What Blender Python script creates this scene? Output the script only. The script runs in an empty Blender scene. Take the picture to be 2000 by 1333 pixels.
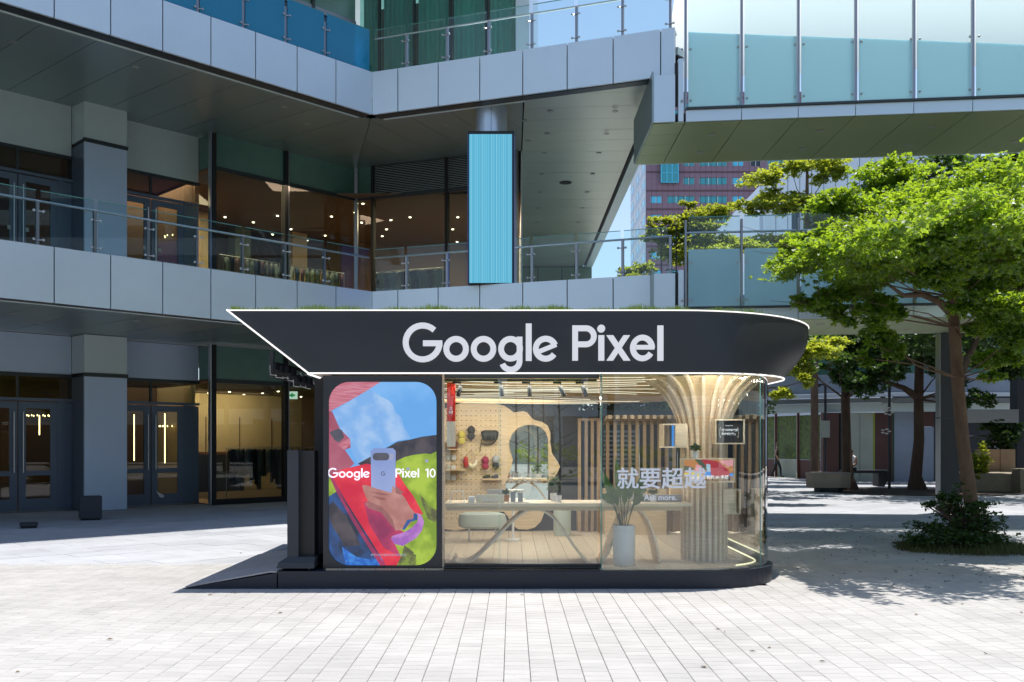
import bpy, math, random
import numpy as np
from mathutils import Vector, Matrix
R = math.radians
rnd = random.Random(7)
scene = bpy.context.scene
COL = scene.collection
F = 1865.0                       # focal length in photo pixels (photo 2000 wide), horizon at row 865
def W(px, py, D): return Vector(((px-1000)*D/F, D, 1.7+(865-py)*D/F))
# ---------------------------------------------------------------- camera, sky, sun, exposure
cam_d = bpy.data.cameras.new('camera'); cam = bpy.data.objects.new('camera', cam_d); COL.objects.link(cam)
cam.location = (0, 0, 1.7); cam.rotation_euler = (R(90), 0, 0)
cam_d.sensor_width = 36; cam_d.lens = 36*F/2000; cam_d.shift_y = (865-666.5)/2000
cam_d.clip_start = .1; cam_d.clip_end = 2000
scene.camera = cam
SUN = Vector((.155, .12, 1)).normalized()
elev = math.asin(SUN.z); azim = math.atan2(SUN.x, SUN.y)
world = bpy.data.worlds.new('World'); scene.world = world; world.use_nodes = True
wn = world.node_tree; bg = wn.nodes['Background']
sky = wn.nodes.new('ShaderNodeTexSky'); sky.sky_type = 'NISHITA'; sky.sun_disc = False
sky.sun_elevation = elev; sky.sun_rotation = azim; sky.air_density = 1.0; sky.dust_density = .5; sky.ozone_density = 3.0
_tc = wn.nodes.new('ShaderNodeTexCoord'); _sx = wn.nodes.new('ShaderNodeSeparateXYZ'); wn.links.new(_tc.outputs['Generated'], _sx.inputs[0])
_mr = wn.nodes.new('ShaderNodeMapRange'); _mr.interpolation_type = 'SMOOTHSTEP'; _mr.inputs[1].default_value = .0; _mr.inputs[2].default_value = .75; _mr.inputs[3].default_value = .62; _mr.inputs[4].default_value = .04; wn.links.new(_sx.outputs[2], _mr.inputs[0])
_nz = wn.nodes.new('ShaderNodeTexNoise'); _nz.inputs['Scale'].default_value = 2.2; _nz.inputs['Detail'].default_value = 7; _nz.inputs['Roughness'].default_value = .6; wn.links.new(_tc.outputs['Generated'], _nz.inputs['Vector'])
_m2 = wn.nodes.new('ShaderNodeMapRange'); _m2.inputs[1].default_value = .42; _m2.inputs[2].default_value = .68; _m2.inputs[3].default_value = .75; _m2.inputs[4].default_value = 1.4; wn.links.new(_nz.outputs[0], _m2.inputs[0])
_mu = wn.nodes.new('ShaderNodeMath'); _mu.operation = 'MULTIPLY'; _mu.use_clamp = True; wn.links.new(_mr.outputs[0], _mu.inputs[0]); wn.links.new(_m2.outputs[0], _mu.inputs[1])
_mx = wn.nodes.new('ShaderNodeMix'); _mx.data_type = 'RGBA'; _mx.inputs[7].default_value = (3.3, 4.0, 4.5, 1); wn.links.new(_mu.outputs[0], _mx.inputs[0]); wn.links.new(sky.outputs[0], _mx.inputs[6])
wn.links.new(_mx.outputs[2], bg.inputs[0]); bg.inputs[1].default_value = .14
sd = bpy.data.lights.new('sun', 'SUN'); sun = bpy.data.objects.new('sun', sd); COL.objects.link(sun)
sd.energy = 4.1; sd.angle = R(.55); sd.color = (1, .96, .9)
sun.rotation_euler = SUN.to_track_quat('Z', 'Y').to_euler(); sun.location = (20, 10, 60)
scene.view_settings.view_transform = 'Standard'; scene.view_settings.look = 'None'
scene.view_settings.exposure = .6; scene.view_settings.gamma = 1; scene.view_settings.use_curve_mapping = False
scene.render.engine = 'CYCLES'
cy = scene.cycles
cy.use_denoising = True; cy.max_bounces = 8; cy.diffuse_bounces = 4; cy.glossy_bounces = 4; cy.transmission_bounces = 6
cy.transparent_max_bounces = 16; cy.caustics_reflective = False; cy.caustics_refractive = False; cy.sample_clamp_indirect = 6
# ---------------------------------------------------------------- materials
def _set(b, **k):
    for n, v in k.items():
        b.inputs[n].default_value = v if not isinstance(v, tuple) else (*v, 1)[:4]
def mat(name, col, rough=.6, metal=0, noise=0, scale=3, bump=0, bscale=30, spec=.5, var=0, coord='Object', stretch=None, coat=0):
    m = bpy.data.materials.new(name); m.use_nodes = True; nt = m.node_tree; b = nt.nodes['Principled BSDF']
    b.inputs['Base Color'].default_value = (*col, 1); b.inputs['Roughness'].default_value = rough
    b.inputs['Metallic'].default_value = metal; b.inputs['Specular IOR Level'].default_value = spec
    b.inputs['Coat Weight'].default_value = coat
    L = nt.links.new; N = nt.nodes.new
    src = None
    if noise or bump:
        tc = N('ShaderNodeTexCoord'); out = tc.outputs[coord]
        if stretch:
            mp = N('ShaderNodeMapping'); mp.inputs['Scale'].default_value = stretch; L(out, mp.inputs[0]); out = mp.outputs[0]
    if noise:
        t = N('ShaderNodeTexNoise'); t.inputs['Scale'].default_value = scale; t.inputs['Detail'].default_value = 6; t.inputs['Roughness'].default_value = .65
        L(out, t.inputs['Vector'])
        mr = N('ShaderNodeMapRange'); mr.inputs[1].default_value = .3; mr.inputs[2].default_value = .7
        mr.inputs[3].default_value = 1-noise; mr.inputs[4].default_value = 1+noise; L(t.outputs['Fac'], mr.inputs[0]); src = mr.outputs[0]
        rr = N('ShaderNodeMapRange'); rr.inputs[1].default_value = .3; rr.inputs[2].default_value = .7
        rr.inputs[3].default_value = rough; rr.inputs[4].default_value = min(1, rough*(1+noise)+.03); L(t.outputs['Fac'], rr.inputs[0]); L(rr.outputs[0], b.inputs['Roughness'])
    if var:
        oi = N('ShaderNodeObjectInfo'); mr = N('ShaderNodeMapRange'); mr.inputs[3].default_value = 1-var; mr.inputs[4].default_value = 1+var
        L(oi.outputs['Random'], mr.inputs[0])
        if src:
            mm = N('ShaderNodeMath'); mm.operation = 'MULTIPLY'; L(src, mm.inputs[0]); L(mr.outputs[0], mm.inputs[1]); src = mm.outputs[0]
        else: src = mr.outputs[0]
    if src:
        vm = N('ShaderNodeVectorMath'); vm.operation = 'SCALE'; vm.inputs[0].default_value = col; L(src, vm.inputs['Scale']); L(vm.outputs[0], b.inputs['Base Color'])
    if bump:
        t = N('ShaderNodeTexNoise'); t.inputs['Scale'].default_value = bscale; t.inputs['Detail'].default_value = 5; L(out, t.inputs['Vector'])
        bp = N('ShaderNodeBump'); bp.inputs['Strength'].default_value = bump; bp.inputs['Distance'].default_value = .01
        L(t.outputs['Fac'], bp.inputs['Height']); L(bp.outputs[0], b.inputs['Normal'])
    return m
def emis(name, col, s):
    m = bpy.data.materials.new(name); m.use_nodes = True; nt = m.node_tree; nt.nodes.remove(nt.nodes['Principled BSDF'])
    e = nt.nodes.new('ShaderNodeEmission'); e.inputs[0].default_value = (*col, 1); e.inputs[1].default_value = s
    nt.links.new(e.outputs[0], nt.nodes['Material Output'].inputs[0]); return m
def glass(name, tint=(.9, .96, .94), ior=1.5, gain=1.0, rough=0.0, base=0.0):
    m = bpy.data.materials.new(name); m.use_nodes = True; nt = m.node_tree; nt.nodes.remove(nt.nodes['Principled BSDF'])
    N = nt.nodes.new; L = nt.links.new
    tr = N('ShaderNodeBsdfTransparent'); tr.inputs[0].default_value = (*tint, 1)
    gl = N('ShaderNodeBsdfGlossy'); gl.inputs['Roughness'].default_value = rough
    fr = N('ShaderNodeFresnel'); fr.inputs[0].default_value = ior
    ma = N('ShaderNodeMath'); ma.operation = 'MULTIPLY_ADD'; ma.inputs[1].default_value = gain; ma.inputs[2].default_value = base; ma.use_clamp = True
    ge = N('ShaderNodeNewGeometry'); iv = N('ShaderNodeMath'); iv.operation = 'SUBTRACT'; iv.inputs[0].default_value = 1; L(ge.outputs['Backfacing'], iv.inputs[1]); m0 = N('ShaderNodeMath'); m0.operation = 'MULTIPLY'
    mx = N('ShaderNodeMixShader'); L(fr.outputs[0], ma.inputs[0]); L(ma.outputs[0], m0.inputs[0]); L(iv.outputs[0], m0.inputs[1]); L(m0.outputs[0], mx.inputs[0]); L(tr.outputs[0], mx.inputs[1]); L(gl.outputs[0], mx.inputs[2])
    L(mx.outputs[0], nt.nodes['Material Output'].inputs[0]); return m
def frosted(name, col, trans=.5, clear=.08):
    m = bpy.data.materials.new(name); m.use_nodes = True; nt = m.node_tree; nt.nodes.remove(nt.nodes['Principled BSDF'])
    N = nt.nodes.new; L = nt.links.new
    d = N('ShaderNodeBsdfDiffuse'); d.inputs[0].default_value = (*col, 1)
    t = N('ShaderNodeBsdfTranslucent'); t.inputs[0].default_value = (*col, 1)
    tr = N('ShaderNodeBsdfTransparent'); tr.inputs[0].default_value = (*col, 1)
    g = N('ShaderNodeBsdfGlossy'); g.inputs['Roughness'].default_value = .04
    fr = N('ShaderNodeFresnel'); fr.inputs[0].default_value = 1.5
    m1 = N('ShaderNodeMixShader'); m1.inputs[0].default_value = trans; L(d.outputs[0], m1.inputs[1]); L(t.outputs[0], m1.inputs[2])
    m2 = N('ShaderNodeMixShader'); m2.inputs[0].default_value = clear; L(m1.outputs[0], m2.inputs[1]); L(tr.outputs[0], m2.inputs[2])
    ge = N('ShaderNodeNewGeometry'); iv = N('ShaderNodeMath'); iv.operation = 'SUBTRACT'; iv.inputs[0].default_value = 1; L(ge.outputs['Backfacing'], iv.inputs[1]); m0 = N('ShaderNodeMath'); m0.operation = 'MULTIPLY'; L(fr.outputs[0], m0.inputs[0]); L(iv.outputs[0], m0.inputs[1]); m3 = N('ShaderNodeMixShader'); L(m0.outputs[0], m3.inputs[0]); L(m2.outputs[0], m3.inputs[1]); L(g.outputs[0], m3.inputs[2])
    L(m3.outputs[0], nt.nodes['Material Output'].inputs[0]); return m
def leafmat(name, c1, c2, tcol, trans=.45):
    m = bpy.data.materials.new(name); m.use_nodes = True; nt = m.node_tree; nt.nodes.remove(nt.nodes['Principled BSDF'])
    N = nt.nodes.new; L = nt.links.new
    at = N('ShaderNodeAttribute'); at.attribute_name = 'tone'
    mc = N('ShaderNodeMix'); mc.data_type = 'RGBA'; mc.inputs[6].default_value = (*c1, 1); mc.inputs[7].default_value = (*c2, 1); L(at.outputs['Fac'], mc.inputs[0])
    mt = N('ShaderNodeMix'); mt.data_type = 'RGBA'; mt.inputs[6].default_value = (*[x*.6 for x in tcol], 1); mt.inputs[7].default_value = (*tcol, 1); L(at.outputs['Fac'], mt.inputs[0])
    d = N('ShaderNodeBsdfDiffuse'); L(mc.outputs[2], d.inputs[0])
    t = N('ShaderNodeBsdfTranslucent'); L(mt.outputs[2], t.inputs[0])
    g = N('ShaderNodeBsdfGlossy'); g.inputs['Roughness'].default_value = .45
    m1 = N('ShaderNodeMixShader'); m1.inputs[0].default_value = trans; L(d.outputs[0], m1.inputs[1]); L(t.outputs[0], m1.inputs[2])
    m2 = N('ShaderNodeMixShader'); m2.inputs[0].default_value = .06; L(m1.outputs[0], m2.inputs[1]); L(g.outputs[0], m2.inputs[2])
    L(m2.outputs[0], nt.nodes['Material Output'].inputs[0]); return m
def woodmat(name, col, var=.06, stretch=(1, 1, 12), rough=.5, noise=.16):
    return mat(name, col, rough, noise=noise, scale=4, stretch=stretch, var=var, bump=.06, bscale=12)
M = dict(
 panel=mat('satin_aluminium_panel', (.66, .75, .82), .30, .38, noise=.035, scale=.7, var=.02),  # bluish base stands in for part of the reflected sky
 panel2=mat('grey_aluminium_panel', (.64, .74, .74), .42, .2, noise=.05, scale=.8, var=.03),
 panelblue=mat('blue_grey_panel', (.58, .70, .88), .40, .25, noise=.04, scale=.6),
 spandrel=mat('green_spandrel_glass', (.11, .24, .19), .14, 0, spec=.8, noise=.2, scale=.4),
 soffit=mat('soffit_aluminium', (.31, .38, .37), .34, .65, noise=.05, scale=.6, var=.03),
 soffit2=mat('bridge_soffit_aluminium', (.36, .42, .24), .36, .6, noise=.06, scale=.5, var=.03),  # olive tint stands in for the trees mirrored in the metal
 dark=mat('dark_joint', (.012, .013, .014), .7),
 frame=mat('dark_anodised_frame', (.06, .07, .075), .4, .6),
 doorframe=mat('grey_door_frame', (.14, .18, .24), .45, .5),
 steel=mat('stainless_steel', (.48, .49, .50), .28, 1, noise=.08, scale=8),
 steeldark=mat('brushed_steel_post', (.28, .29, .32), .35, 1),
 shopglass=glass('shop_window_glass', (.74, .80, .74), 1.5, 1.5, base=.01),
 railglass=glass('rail_glass', (.90, .97, .97), 1.5, 1.3),
 blueglass=frosted('blue_film_glass', (.03, .66, .93), .72, .32),
 kioskglass=glass('kiosk_glass', (.95, .985, .97), 1.52, 3.6, base=.0),
 edgeglass=mat('glass_edge', (.12, .32, .28), .15),
 frost=frosted('frosted_glass', (.66, .90, .95), .68, .05),
 canopy=frosted('white_canopy_sheet', (.86, .88, .87), .5, .0),
 curtain=mat('teal_curtain', (.22, .56, .52), .7, noise=.2, scale=1, stretch=(1, 1, .02)),
 black=mat('kiosk_charcoal_panel', (.030, .032, .038), .38, .1, noise=.10, scale=1.2),
 navy=mat('kiosk_navy_skirt', (.012, .018, .034), .42, noise=.08, scale=1.5),
 matteblack=mat('matte_black', (.014, .014, .016), .6),
 white=mat('white_paint', (.78, .78, .79), .45, noise=.03, scale=2),
 sign=mat('white_sign_acrylic', (.80, .82, .88), .4), signlit=emis('lit_sign_face', (.86, .90, 1.0), .52),
 cream=mat('cream_soffit', (.66, .52, .42), .6, noise=.03),
 strip=emis('led_strip', (1, .97, .95), .95),
 strip2=emis('led_strip_warm', (1, .95, .78), .95),
 led_yel=emis('led_floor_strip', (1, .93, .6), .9),
 wood=woodmat('birch_ply', (.60, .46, .30)),
 woodlight=woodmat('light_oak', (.74, .60, .44)),
 woodx=woodmat('ceiling_slat_wood', (.70, .50, .28), stretch=(.4, 12, 12)),
 woodfloor=woodmat('oak_floor', (.52, .42, .30), stretch=(12, .8, 1), noise=.12),
 woodgrey=woodmat('grey_decking', (.46, .42, .42), stretch=(12, .8, 1)),
 woodred=woodmat('red_brown_wood', (.16, .055, .035)),
 slatw=woodmat('larch_slat', (.33, .23, .15), var=.15),
 peg=mat('peg_hole', (.03, .02, .015), .9),
 mirror=mat('mirror', (.9, .93, .92), .01, 1),
 terracotta=mat('terracotta', (.30, .12, .05), .8),
 ceramic=mat('white_ceramic', (.68, .70, .74), .35, noise=.04, scale=9, bump=.08, bscale=18),
 soil=mat('soil', (.045, .032, .022), .95, noise=.4, scale=6, bump=.5, bscale=25),
 bark=mat('tree_bark', (.17, .11, .075), .9, noise=.35, scale=5, stretch=(1, 1, .35), bump=.5, bscale=18),
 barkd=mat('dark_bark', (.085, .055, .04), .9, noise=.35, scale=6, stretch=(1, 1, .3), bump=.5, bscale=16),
 leaf=leafmat('leaf_fresh', (.018, .06, .008), (.12, .25, .02), (.62, .86, .04), .5),
 leafy=leafmat('leaf_yellow_green', (.07, .13, .014), (.18, .26, .02), (.78, .84, .06), .5),
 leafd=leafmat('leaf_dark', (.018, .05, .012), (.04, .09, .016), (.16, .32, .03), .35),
 leafi=leafmat('leaf_indoor', (.02, .07, .02), (.05, .14, .03), (.15, .35, .06), .3),
 stone=mat('planter_stone', (.34, .29, .24), .8, noise=.12, scale=3, bump=.3),
 cube=mat('dark_planter', (.035, .04, .05), .6, noise=.1),
 red=mat('red_fabric', (.45, .015, .03), .6), maroon=mat('maroon_fabric', (.30, .012, .06), .7), yellow=mat('olive_yellow_fabric', (.50, .42, .08), .8),
 creamfab=mat('cream_fabric', (.72, .66, .52), .8), mint=mat('mint_upholstery', (.42, .48, .43), .8), greyfab=mat('grey_fabric', (.35, .36, .38), .8),
 blackfab=mat('black_fabric', (.02, .022, .026), .7), navyfab=mat('navy_fabric', (.02, .03, .09), .8), denim=mat('denim', (.16, .26, .36), .8),
 pinkfab=mat('dusty_pink_fabric', (.38, .22, .22), .8), sage=mat('sage_fabric', (.22, .28, .22), .8), dress=mat('spotted_fabric', (.2, .2, .2), .8, noise=.95, scale=45),
 skin=mat('skin', (.42, .25, .17), .55), hair=mat('black_hair', (.01, .009, .008), .5),
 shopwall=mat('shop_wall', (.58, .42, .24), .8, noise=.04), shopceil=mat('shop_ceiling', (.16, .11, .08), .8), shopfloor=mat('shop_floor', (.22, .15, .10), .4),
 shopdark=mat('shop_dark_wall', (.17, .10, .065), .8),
 downlight=emis('downlight_lit', (1, .86, .62), 14), fairy=emis('string_bulb', (1, .72, .32), 6), downoff=mat('downlight_trim', (.40, .40, .38), .4, .3),
 ledside=emis('led_side', (.05, .10, .45), .8),
 purple=mat('purple_granite', (.22, .14, .19), .5, noise=.08, scale=.4), purpled=mat('dark_granite_band', (.13, .07, .09), .5),
 paleface=mat('pale_side_cladding', (.50, .56, .66), .5), teal=mat('teal_window', (.06, .30, .34), .1, .5), cyan=mat('cyan_window', (.10, .48, .66), .1, .5),
 whiteclad=mat('white_cladding', (.66, .72, .80), .45, .1, noise=.04, scale=.4, var=.04), darkwin=mat('dark_window', (.03, .05, .07), .08, .3),
 brownpanel=mat('brown_red_panel', (.11, .05, .045), .6, noise=.25, scale=.8), greenpost=mat('dark_green_post', (.04, .09, .06), .5), shopwhite=mat('pale_shop_panel', (.42, .46, .40), .6, noise=.15, scale=.7),
 bluepanel=mat('pale_blue_hoarding', (.30, .36, .46), .6, noise=.15, scale=.6), tan=mat('tan_planter_box', (.42, .29, .2), .7, noise=.1), lowwall=mat('low_stone_wall', (.30, .25, .19), .85, noise=.15, scale=4),
)
# ---------------------------------------------------------------- object helpers
def link(o, parent=None):
    COL.objects.link(o)
    if parent: o.parent = parent
    return o
def empty(name, loc=(0, 0, 0), label=None, cat=None, group=None):
    o = bpy.data.objects.new(name, None); o.location = loc; o.empty_display_size = .2; link(o); tag(o, label, cat, group); return o
def tag(o, label=None, cat=None, group=None, kind=None):
    if label: o['label'] = label
    if cat: o['category'] = cat
    if group: o['group'] = group
    if kind: o['kind'] = kind
    return o
class MB:
    def __init__(s): s.v = []; s.f = []; s.m = []; s.mats = []
    def mi(s, m):
        if m is None: return 0
        if isinstance(m, str): m = M[m]
        if m not in s.mats: s.mats.append(m)
        return s.mats.index(m)
    def add(s, vs, fs, m=None):
        k = len(s.v); i = s.mi(m); s.v += [tuple(v) for v in vs]
        for f in fs: s.f.append([k+a for a in f]); s.m.append(i)
    def hexa(s, p, m=None):      # p: 4 bottom, 4 top
        s.add(p, [(3, 2, 1, 0), (4, 5, 6, 7), (0, 1, 5, 4), (1, 2, 6, 5), (2, 3, 7, 6), (3, 0, 4, 7)], m)
    def box(s, x0, x1, y0, y1, z0, z1, m=None):
        s.hexa([(x0, y0, z0), (x1, y0, z0), (x1, y1, z0), (x0, y1, z0), (x0, y0, z1), (x1, y0, z1), (x1, y1, z1), (x0, y1, z1)], m)
    def bbox(s, x0, x1, y0, y1, z0, z1, b, m=None):   # box with chamfered top/front edges
        P = [(x0, y0, z0), (x1, y0, z0), (x1, y1, z0), (x0, y1, z0), (x0, y0, z1-b), (x1, y0, z1-b), (x1, y1, z1-b), (x0, y1, z1-b),
             (x0+b, y0+b, z1), (x1-b, y0+b, z1), (x1-b, y1-b, z1), (x0+b, y1-b, z1)]
        s.add(P, [(3, 2, 1, 0), (0, 1, 5, 4), (1, 2, 6, 5), (2, 3, 7, 6), (3, 0, 4, 7), (4, 5, 9, 8), (5, 6, 10, 9), (6, 7, 11, 10), (7, 4, 8, 11), (8, 9, 10, 11)], m)
    def prism(s, pts, z0, z1, m=None, axis='z'):
        n = len(pts)
        if axis == 'z': a = [(x, y, z0) for x, y in pts]; b = [(x, y, z1) for x, y in pts]
        else: a = [(x, z0, y) for x, y in pts]; b = [(x, z1, y) for x, y in pts]      # axis y: pts are x,z
        s.add(a+b, [tuple(range(n))[::-1], tuple(range(n, 2*n))]+[(i, (i+1) % n, n+(i+1) % n, n+i) for i in range(n)], m)
    def tube(s, pts, rad, m=None, n=8, cap=True, flat=None):
        pts = [Vector(p) for p in pts]; rad = rad if isinstance(rad, (list, tuple)) else [rad]*len(pts); rings = []
        up = None
        for i, p in enumerate(pts):
            t = (pts[min(i+1, len(pts)-1)]-pts[max(i-1, 0)]).normalized()
            if up is None:
                up = Vector((0, 0, 1)) if abs(t.z) < .9 else Vector((1, 0, 0))
            a = t.cross(up).normalized(); b = a.cross(t).normalized(); up = b
            rings.append([p+(a*math.cos(k*2*math.pi/n)+b*math.sin(k*2*math.pi/n)*(flat or 1))*rad[i] for k in range(n)])
        vs = [v for r in rings for v in r]
        fs = [(i*n+k, i*n+(k+1) % n, (i+1)*n+(k+1) % n, (i+1)*n+k) for i in range(len(pts)-1) for k in range(n)]
        if cap: fs += [tuple(range(n))[::-1], tuple(range(len(vs)-n, len(vs)))]
        s.add(vs, fs, m)
    def lathe(s, prof, c=(0, 0, 0), m=None, n=24, sx=1, sy=1):
        vs = [(c[0]+r*math.cos(k*2*math.pi/n)*sx, c[1]+r*math.sin(k*2*math.pi/n)*sy, c[2]+z) for r, z in prof for k in range(n)]
        fs = [(i*n+k, i*n+(k+1) % n, (i+1)*n+(k+1) % n, (i+1)*n+k) for i in range(len(prof)-1) for k in range(n)]
        fs += [tuple(range(n))[::-1], tuple(range(len(vs)-n, len(vs)))]
        s.add(vs, fs, m)
    def ball(s, c, rx, ry, rz, m=None, n=12, k=8):
        prof = [(math.sin(math.pi*i/k), -math.cos(math.pi*i/k)) for i in range(k+1)]; prof[0] = (.02, -1); prof[-1] = (.02, 1)
        vs = [(c[0]+r*math.cos(j*2*math.pi/n)*rx, c[1]+r*math.sin(j*2*math.pi/n)*ry, c[2]+z*rz) for r, z in prof for j in range(n)]
        fs = [(i*n+j, i*n+(j+1) % n, (i+1)*n+(j+1) % n, (i+1)*n+j) for i in range(k) for j in range(n)]+[tuple(range(n))[::-1], tuple(range(len(vs)-n, len(vs)))]
        s.add(vs, fs, m)
    def build(s, name, parent=None, mat=None, smooth=False, loc=None):
        me = bpy.data.meshes.new(name)
        vs = s.v if loc is None else [(a-loc[0], b-loc[1], c-loc[2]) for a, b, c in s.v]
        me.from_pydata(vs, [], s.f); me.validate()
        for m in ([M[mat] if isinstance(mat, str) else mat] if mat else s.mats): me.materials.append(m)
        if not mat and len(me.polygons) == len(s.m): me.polygons.foreach_set('material_index', s.m)
        if smooth:
            me.shade_smooth()
            try: me.set_sharp_from_angle(angle=R(35))
            except Exception: pass
        me.update(); o = bpy.data.objects.new(name, me); link(o, parent)
        if loc is not None: o.location = loc
        elif parent and parent.location.length > 0: o.matrix_parent_inverse = Matrix.Translation(-parent.location)
        return o
def obox(name, parent, x0, x1, y0, y1, z0, z1, m, b=0):
    q = MB(); (q.bbox(x0, x1, y0, y1, z0, z1, b) if b else q.box(x0, x1, y0, y1, z0, z1)); return q.build(name, parent, m)
def copy_at(o, dx=0, dy=0, dz=0, parent=None):
    c = o.copy(); COL.objects.link(c); c.location = o.location+Vector((dx, dy, dz)); c.parent = parent or o.parent; c.matrix_parent_inverse = o.matrix_parent_inverse.copy(); return c
def copy_tree(root, loc, rz=None, label=None):
    r = root.copy(); COL.objects.link(r); r.location = loc
    if rz is not None: r.rotation_euler = (0, 0, rz)
    if label: r['label'] = label
    for ch in root.children:
        c = ch.copy(); COL.objects.link(c); c.parent = r; c.matrix_parent_inverse = ch.matrix_parent_inverse.copy()
        for g in ch.children:
            d = g.copy(); COL.objects.link(d); d.parent = c; d.matrix_parent_inverse = g.matrix_parent_inverse.copy()
    return r
def text_mesh(name, body, size, loc, parent, m, ext=.002, bold=0.0, width=None, rot=(math.pi/2, 0, 0), align='LEFT', spacing=1):
    c = bpy.data.curves.new('lettering', 'FONT'); c.body = body; c.size = size; c.extrude = ext; c.offset = bold; c.align_x = align; c.space_character = spacing
    o = bpy.data.objects.new('lettering', c); COL.objects.link(o)
    dg = bpy.context.evaluated_depsgraph_get(); dg.update()
    me = bpy.data.meshes.new_from_object(o.evaluated_get(dg)); bpy.data.objects.remove(o); bpy.data.curves.remove(c)
    me.materials.clear(); me.materials.append(M[m] if isinstance(m, str) else m); me.name = name
    if width:
        xs = [v.co.x for v in me.vertices]; k = width/(max(xs)-min(xs)); me.transform(Matrix.Scale(k, 4))
    r = bpy.data.objects.new(name, me); link(r, parent); r.location = loc; r.rotation_euler = rot
    if parent and parent.location.length > 0: r.matrix_parent_inverse = Matrix.Translation(-parent.location)
    return r
def clip(poly, a, b, c):         # keep a*x+b*y<=c
    out = []
    for i, p in enumerate(poly):
        q = poly[(i+1) % len(poly)]; fp = a*p[0]+b*p[1]-c; fq = a*q[0]+b*q[1]-c
        if fp <= 0: out.append(p)
        if (fp < 0 < fq) or (fq < 0 < fp):
            t = fp/(fp-fq); out.append((p[0]+(q[0]-p[0])*t, p[1]+(q[1]-p[1])*t))
    return out
def inset(poly, g):              # shrink convex polygon towards its centroid by about g
    cx = sum(p[0] for p in poly)/len(poly); cyy = sum(p[1] for p in poly)/len(poly); n = len(poly); out = poly
    ar = sum(poly[i][0]*poly[(i+1) % n][1]-poly[(i+1) % n][0]*poly[i][1] for i in range(n))
    s = 1 if ar > 0 else -1
    for i in range(n):
        p, q = poly[i], poly[(i+1) % n]; ex, ey = q[0]-p[0], q[1]-p[1]; l = math.hypot(ex, ey)
        if l < 1e-6: continue
        nx, ny = s*ey/l, -s*ex/l
        out = clip(out, nx, ny, nx*p[0]+ny*p[1]-g)
        if len(out) < 3: return None
    return out
# ---------------------------------------------------------------- lettering in a geometric sans
def arc(cx, cy, rx, ry, a0, a1, n=26): return [(cx+rx*math.cos(R(a0+(a1-a0)*i/n)), cy-ry*math.sin(R(a0+(a1-a0)*i/n))) for i in range(n+1)]
def stroke(pts, w):
    P = [Vector(p) for p in pts]; A = []; B = []
    for i, p in enumerate(P):
        t = (P[min(i+1, len(P)-1)]-P[max(i-1, 0)]).normalized(); nn = Vector((-t.y, t.x))*w/2; A.append(p+nn); B.append(p-nn)
    return A, B
GL = {   # strokes in photo pixels of the big sign: kind, data
 'G': [('s', arc(825.2, 669, 33.2, 33.2, 47, 360-2), 11.2), ('s', [(826, 670.6), (863.6, 670.6)], 11)],
 'o': [('s', arc(890.7, 681.6, 19.2, 19.4, 0, 360), 11.4)],
 'p': [('s', arc(944.3, 681.6, 19.2, 19.4, 0, 360), 11.4)],
 'g': [('s', arc(997.2, 681.4, 18.6, 19.2, 0, 360), 11.2), ('s', [(1014.8, 658), (1014.8, 705)]+arc(997.6, 705.3, 17.2, 17, 0, -160), 11.2)],
 'l': [('s', [(1032.7, 632.2), (1032.7, 705)], 11.5)],
 'e': [('s', arc(1066, 681.3, 19.5, 19.6, 22, 360-34), 11.2), ('s', [(1052.5, 687), (1086.5, 673.2)], 8.6)],
 'P': [('s', [(1123.5, 635.8), (1123.5, 704.5)], 11), ('s', [(1127, 641.3), (1144.5, 641.3)]+arc(1144.5, 657, 15.6, 15.7, 90, -90)+[(1127, 672.7)], 10.9)],
 'i': [('s', [(1174.7, 655), (1174.7, 704.5)], 11.4), ('s', arc(1174.5, 642, 3.8, 3.8, 0, 360), 7.5)],
 'x': [('q', [(1184.9, 655), (1197.8, 655), (1231.3, 704.5), (1218.4, 704.5)]), ('q', [(1218, 655), (1230.9, 655), (1197.7, 704.5), (1184.8, 704.5)])],
 'f': [('s', arc(1255.2, 679.8, 18.8, 20.4, 0, 360-31), 10.8), ('s', [(1243, 678.4), (1278.4, 678.4)], 8.6)],
 'L': [('s', [(1290.3, 636), (1290.3, 704.8)], 11.3)],
 '1': [('s', [(1331, 636), (1331, 704.8)], 11), ('q', [(1325.5, 636), (1325.5, 648), (1312, 652), (1312, 642)])],
 '0': [('s', arc(1370, 670.3, 19, 29.5, 0, 360), 10.8)],
}
def glyphs(keys, f, yf, depth, m, parent, name='letter', joined=False):
    """f maps sign pixels to (x, z); front face at yf, depth away from the camera"""
    q = MB(); outs = []
    for k in keys:
        if not joined: q = MB()
        for j, st in enumerate(GL[k]):
            y0 = yf-.0006*j
            if st[0] == 's':
                A, B = stroke(st[1], st[2]); n = len(A); A = [f(*p) for p in A]; B = [f(*p) for p in B]
                vs = [(x, y0, z) for x, z in A]+[(x, y0, z) for x, z in B]+[(x, yf+depth, z) for x, z in A]+[(x, yf+depth, z) for x, z in B]
                fs = []
                for i in range(n-1):
                    fs += [(i, i+1, n+i+1, n+i), (2*n+i+1, 2*n+i, 3*n+i, 3*n+i+1), (i+1, i, 2*n+i, 2*n+i+1), (n+i, n+i+1, 3*n+i+1, 3*n+i)]
                fs += [(0, n, 3*n, 2*n), (n-1, 3*n-1, 4*n-1, 2*n-1)]
                q.add(vs, fs, m)
            else: q.prism([f(*p) for p in st[1]], y0, yf+depth, m, axis='y')
        if not joined: outs.append(q.build(name, parent))
    if joined: return q.build(name, parent)
    return outs
M['curtglass'] = glass('curtain_wall_glass', (.62, .86, .82), 1.55, 1.7, base=.06)
M['steelcol'] = mat('satin_steel_column', (.55, .62, .72), .3, .6, noise=.05, scale=2)
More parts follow.
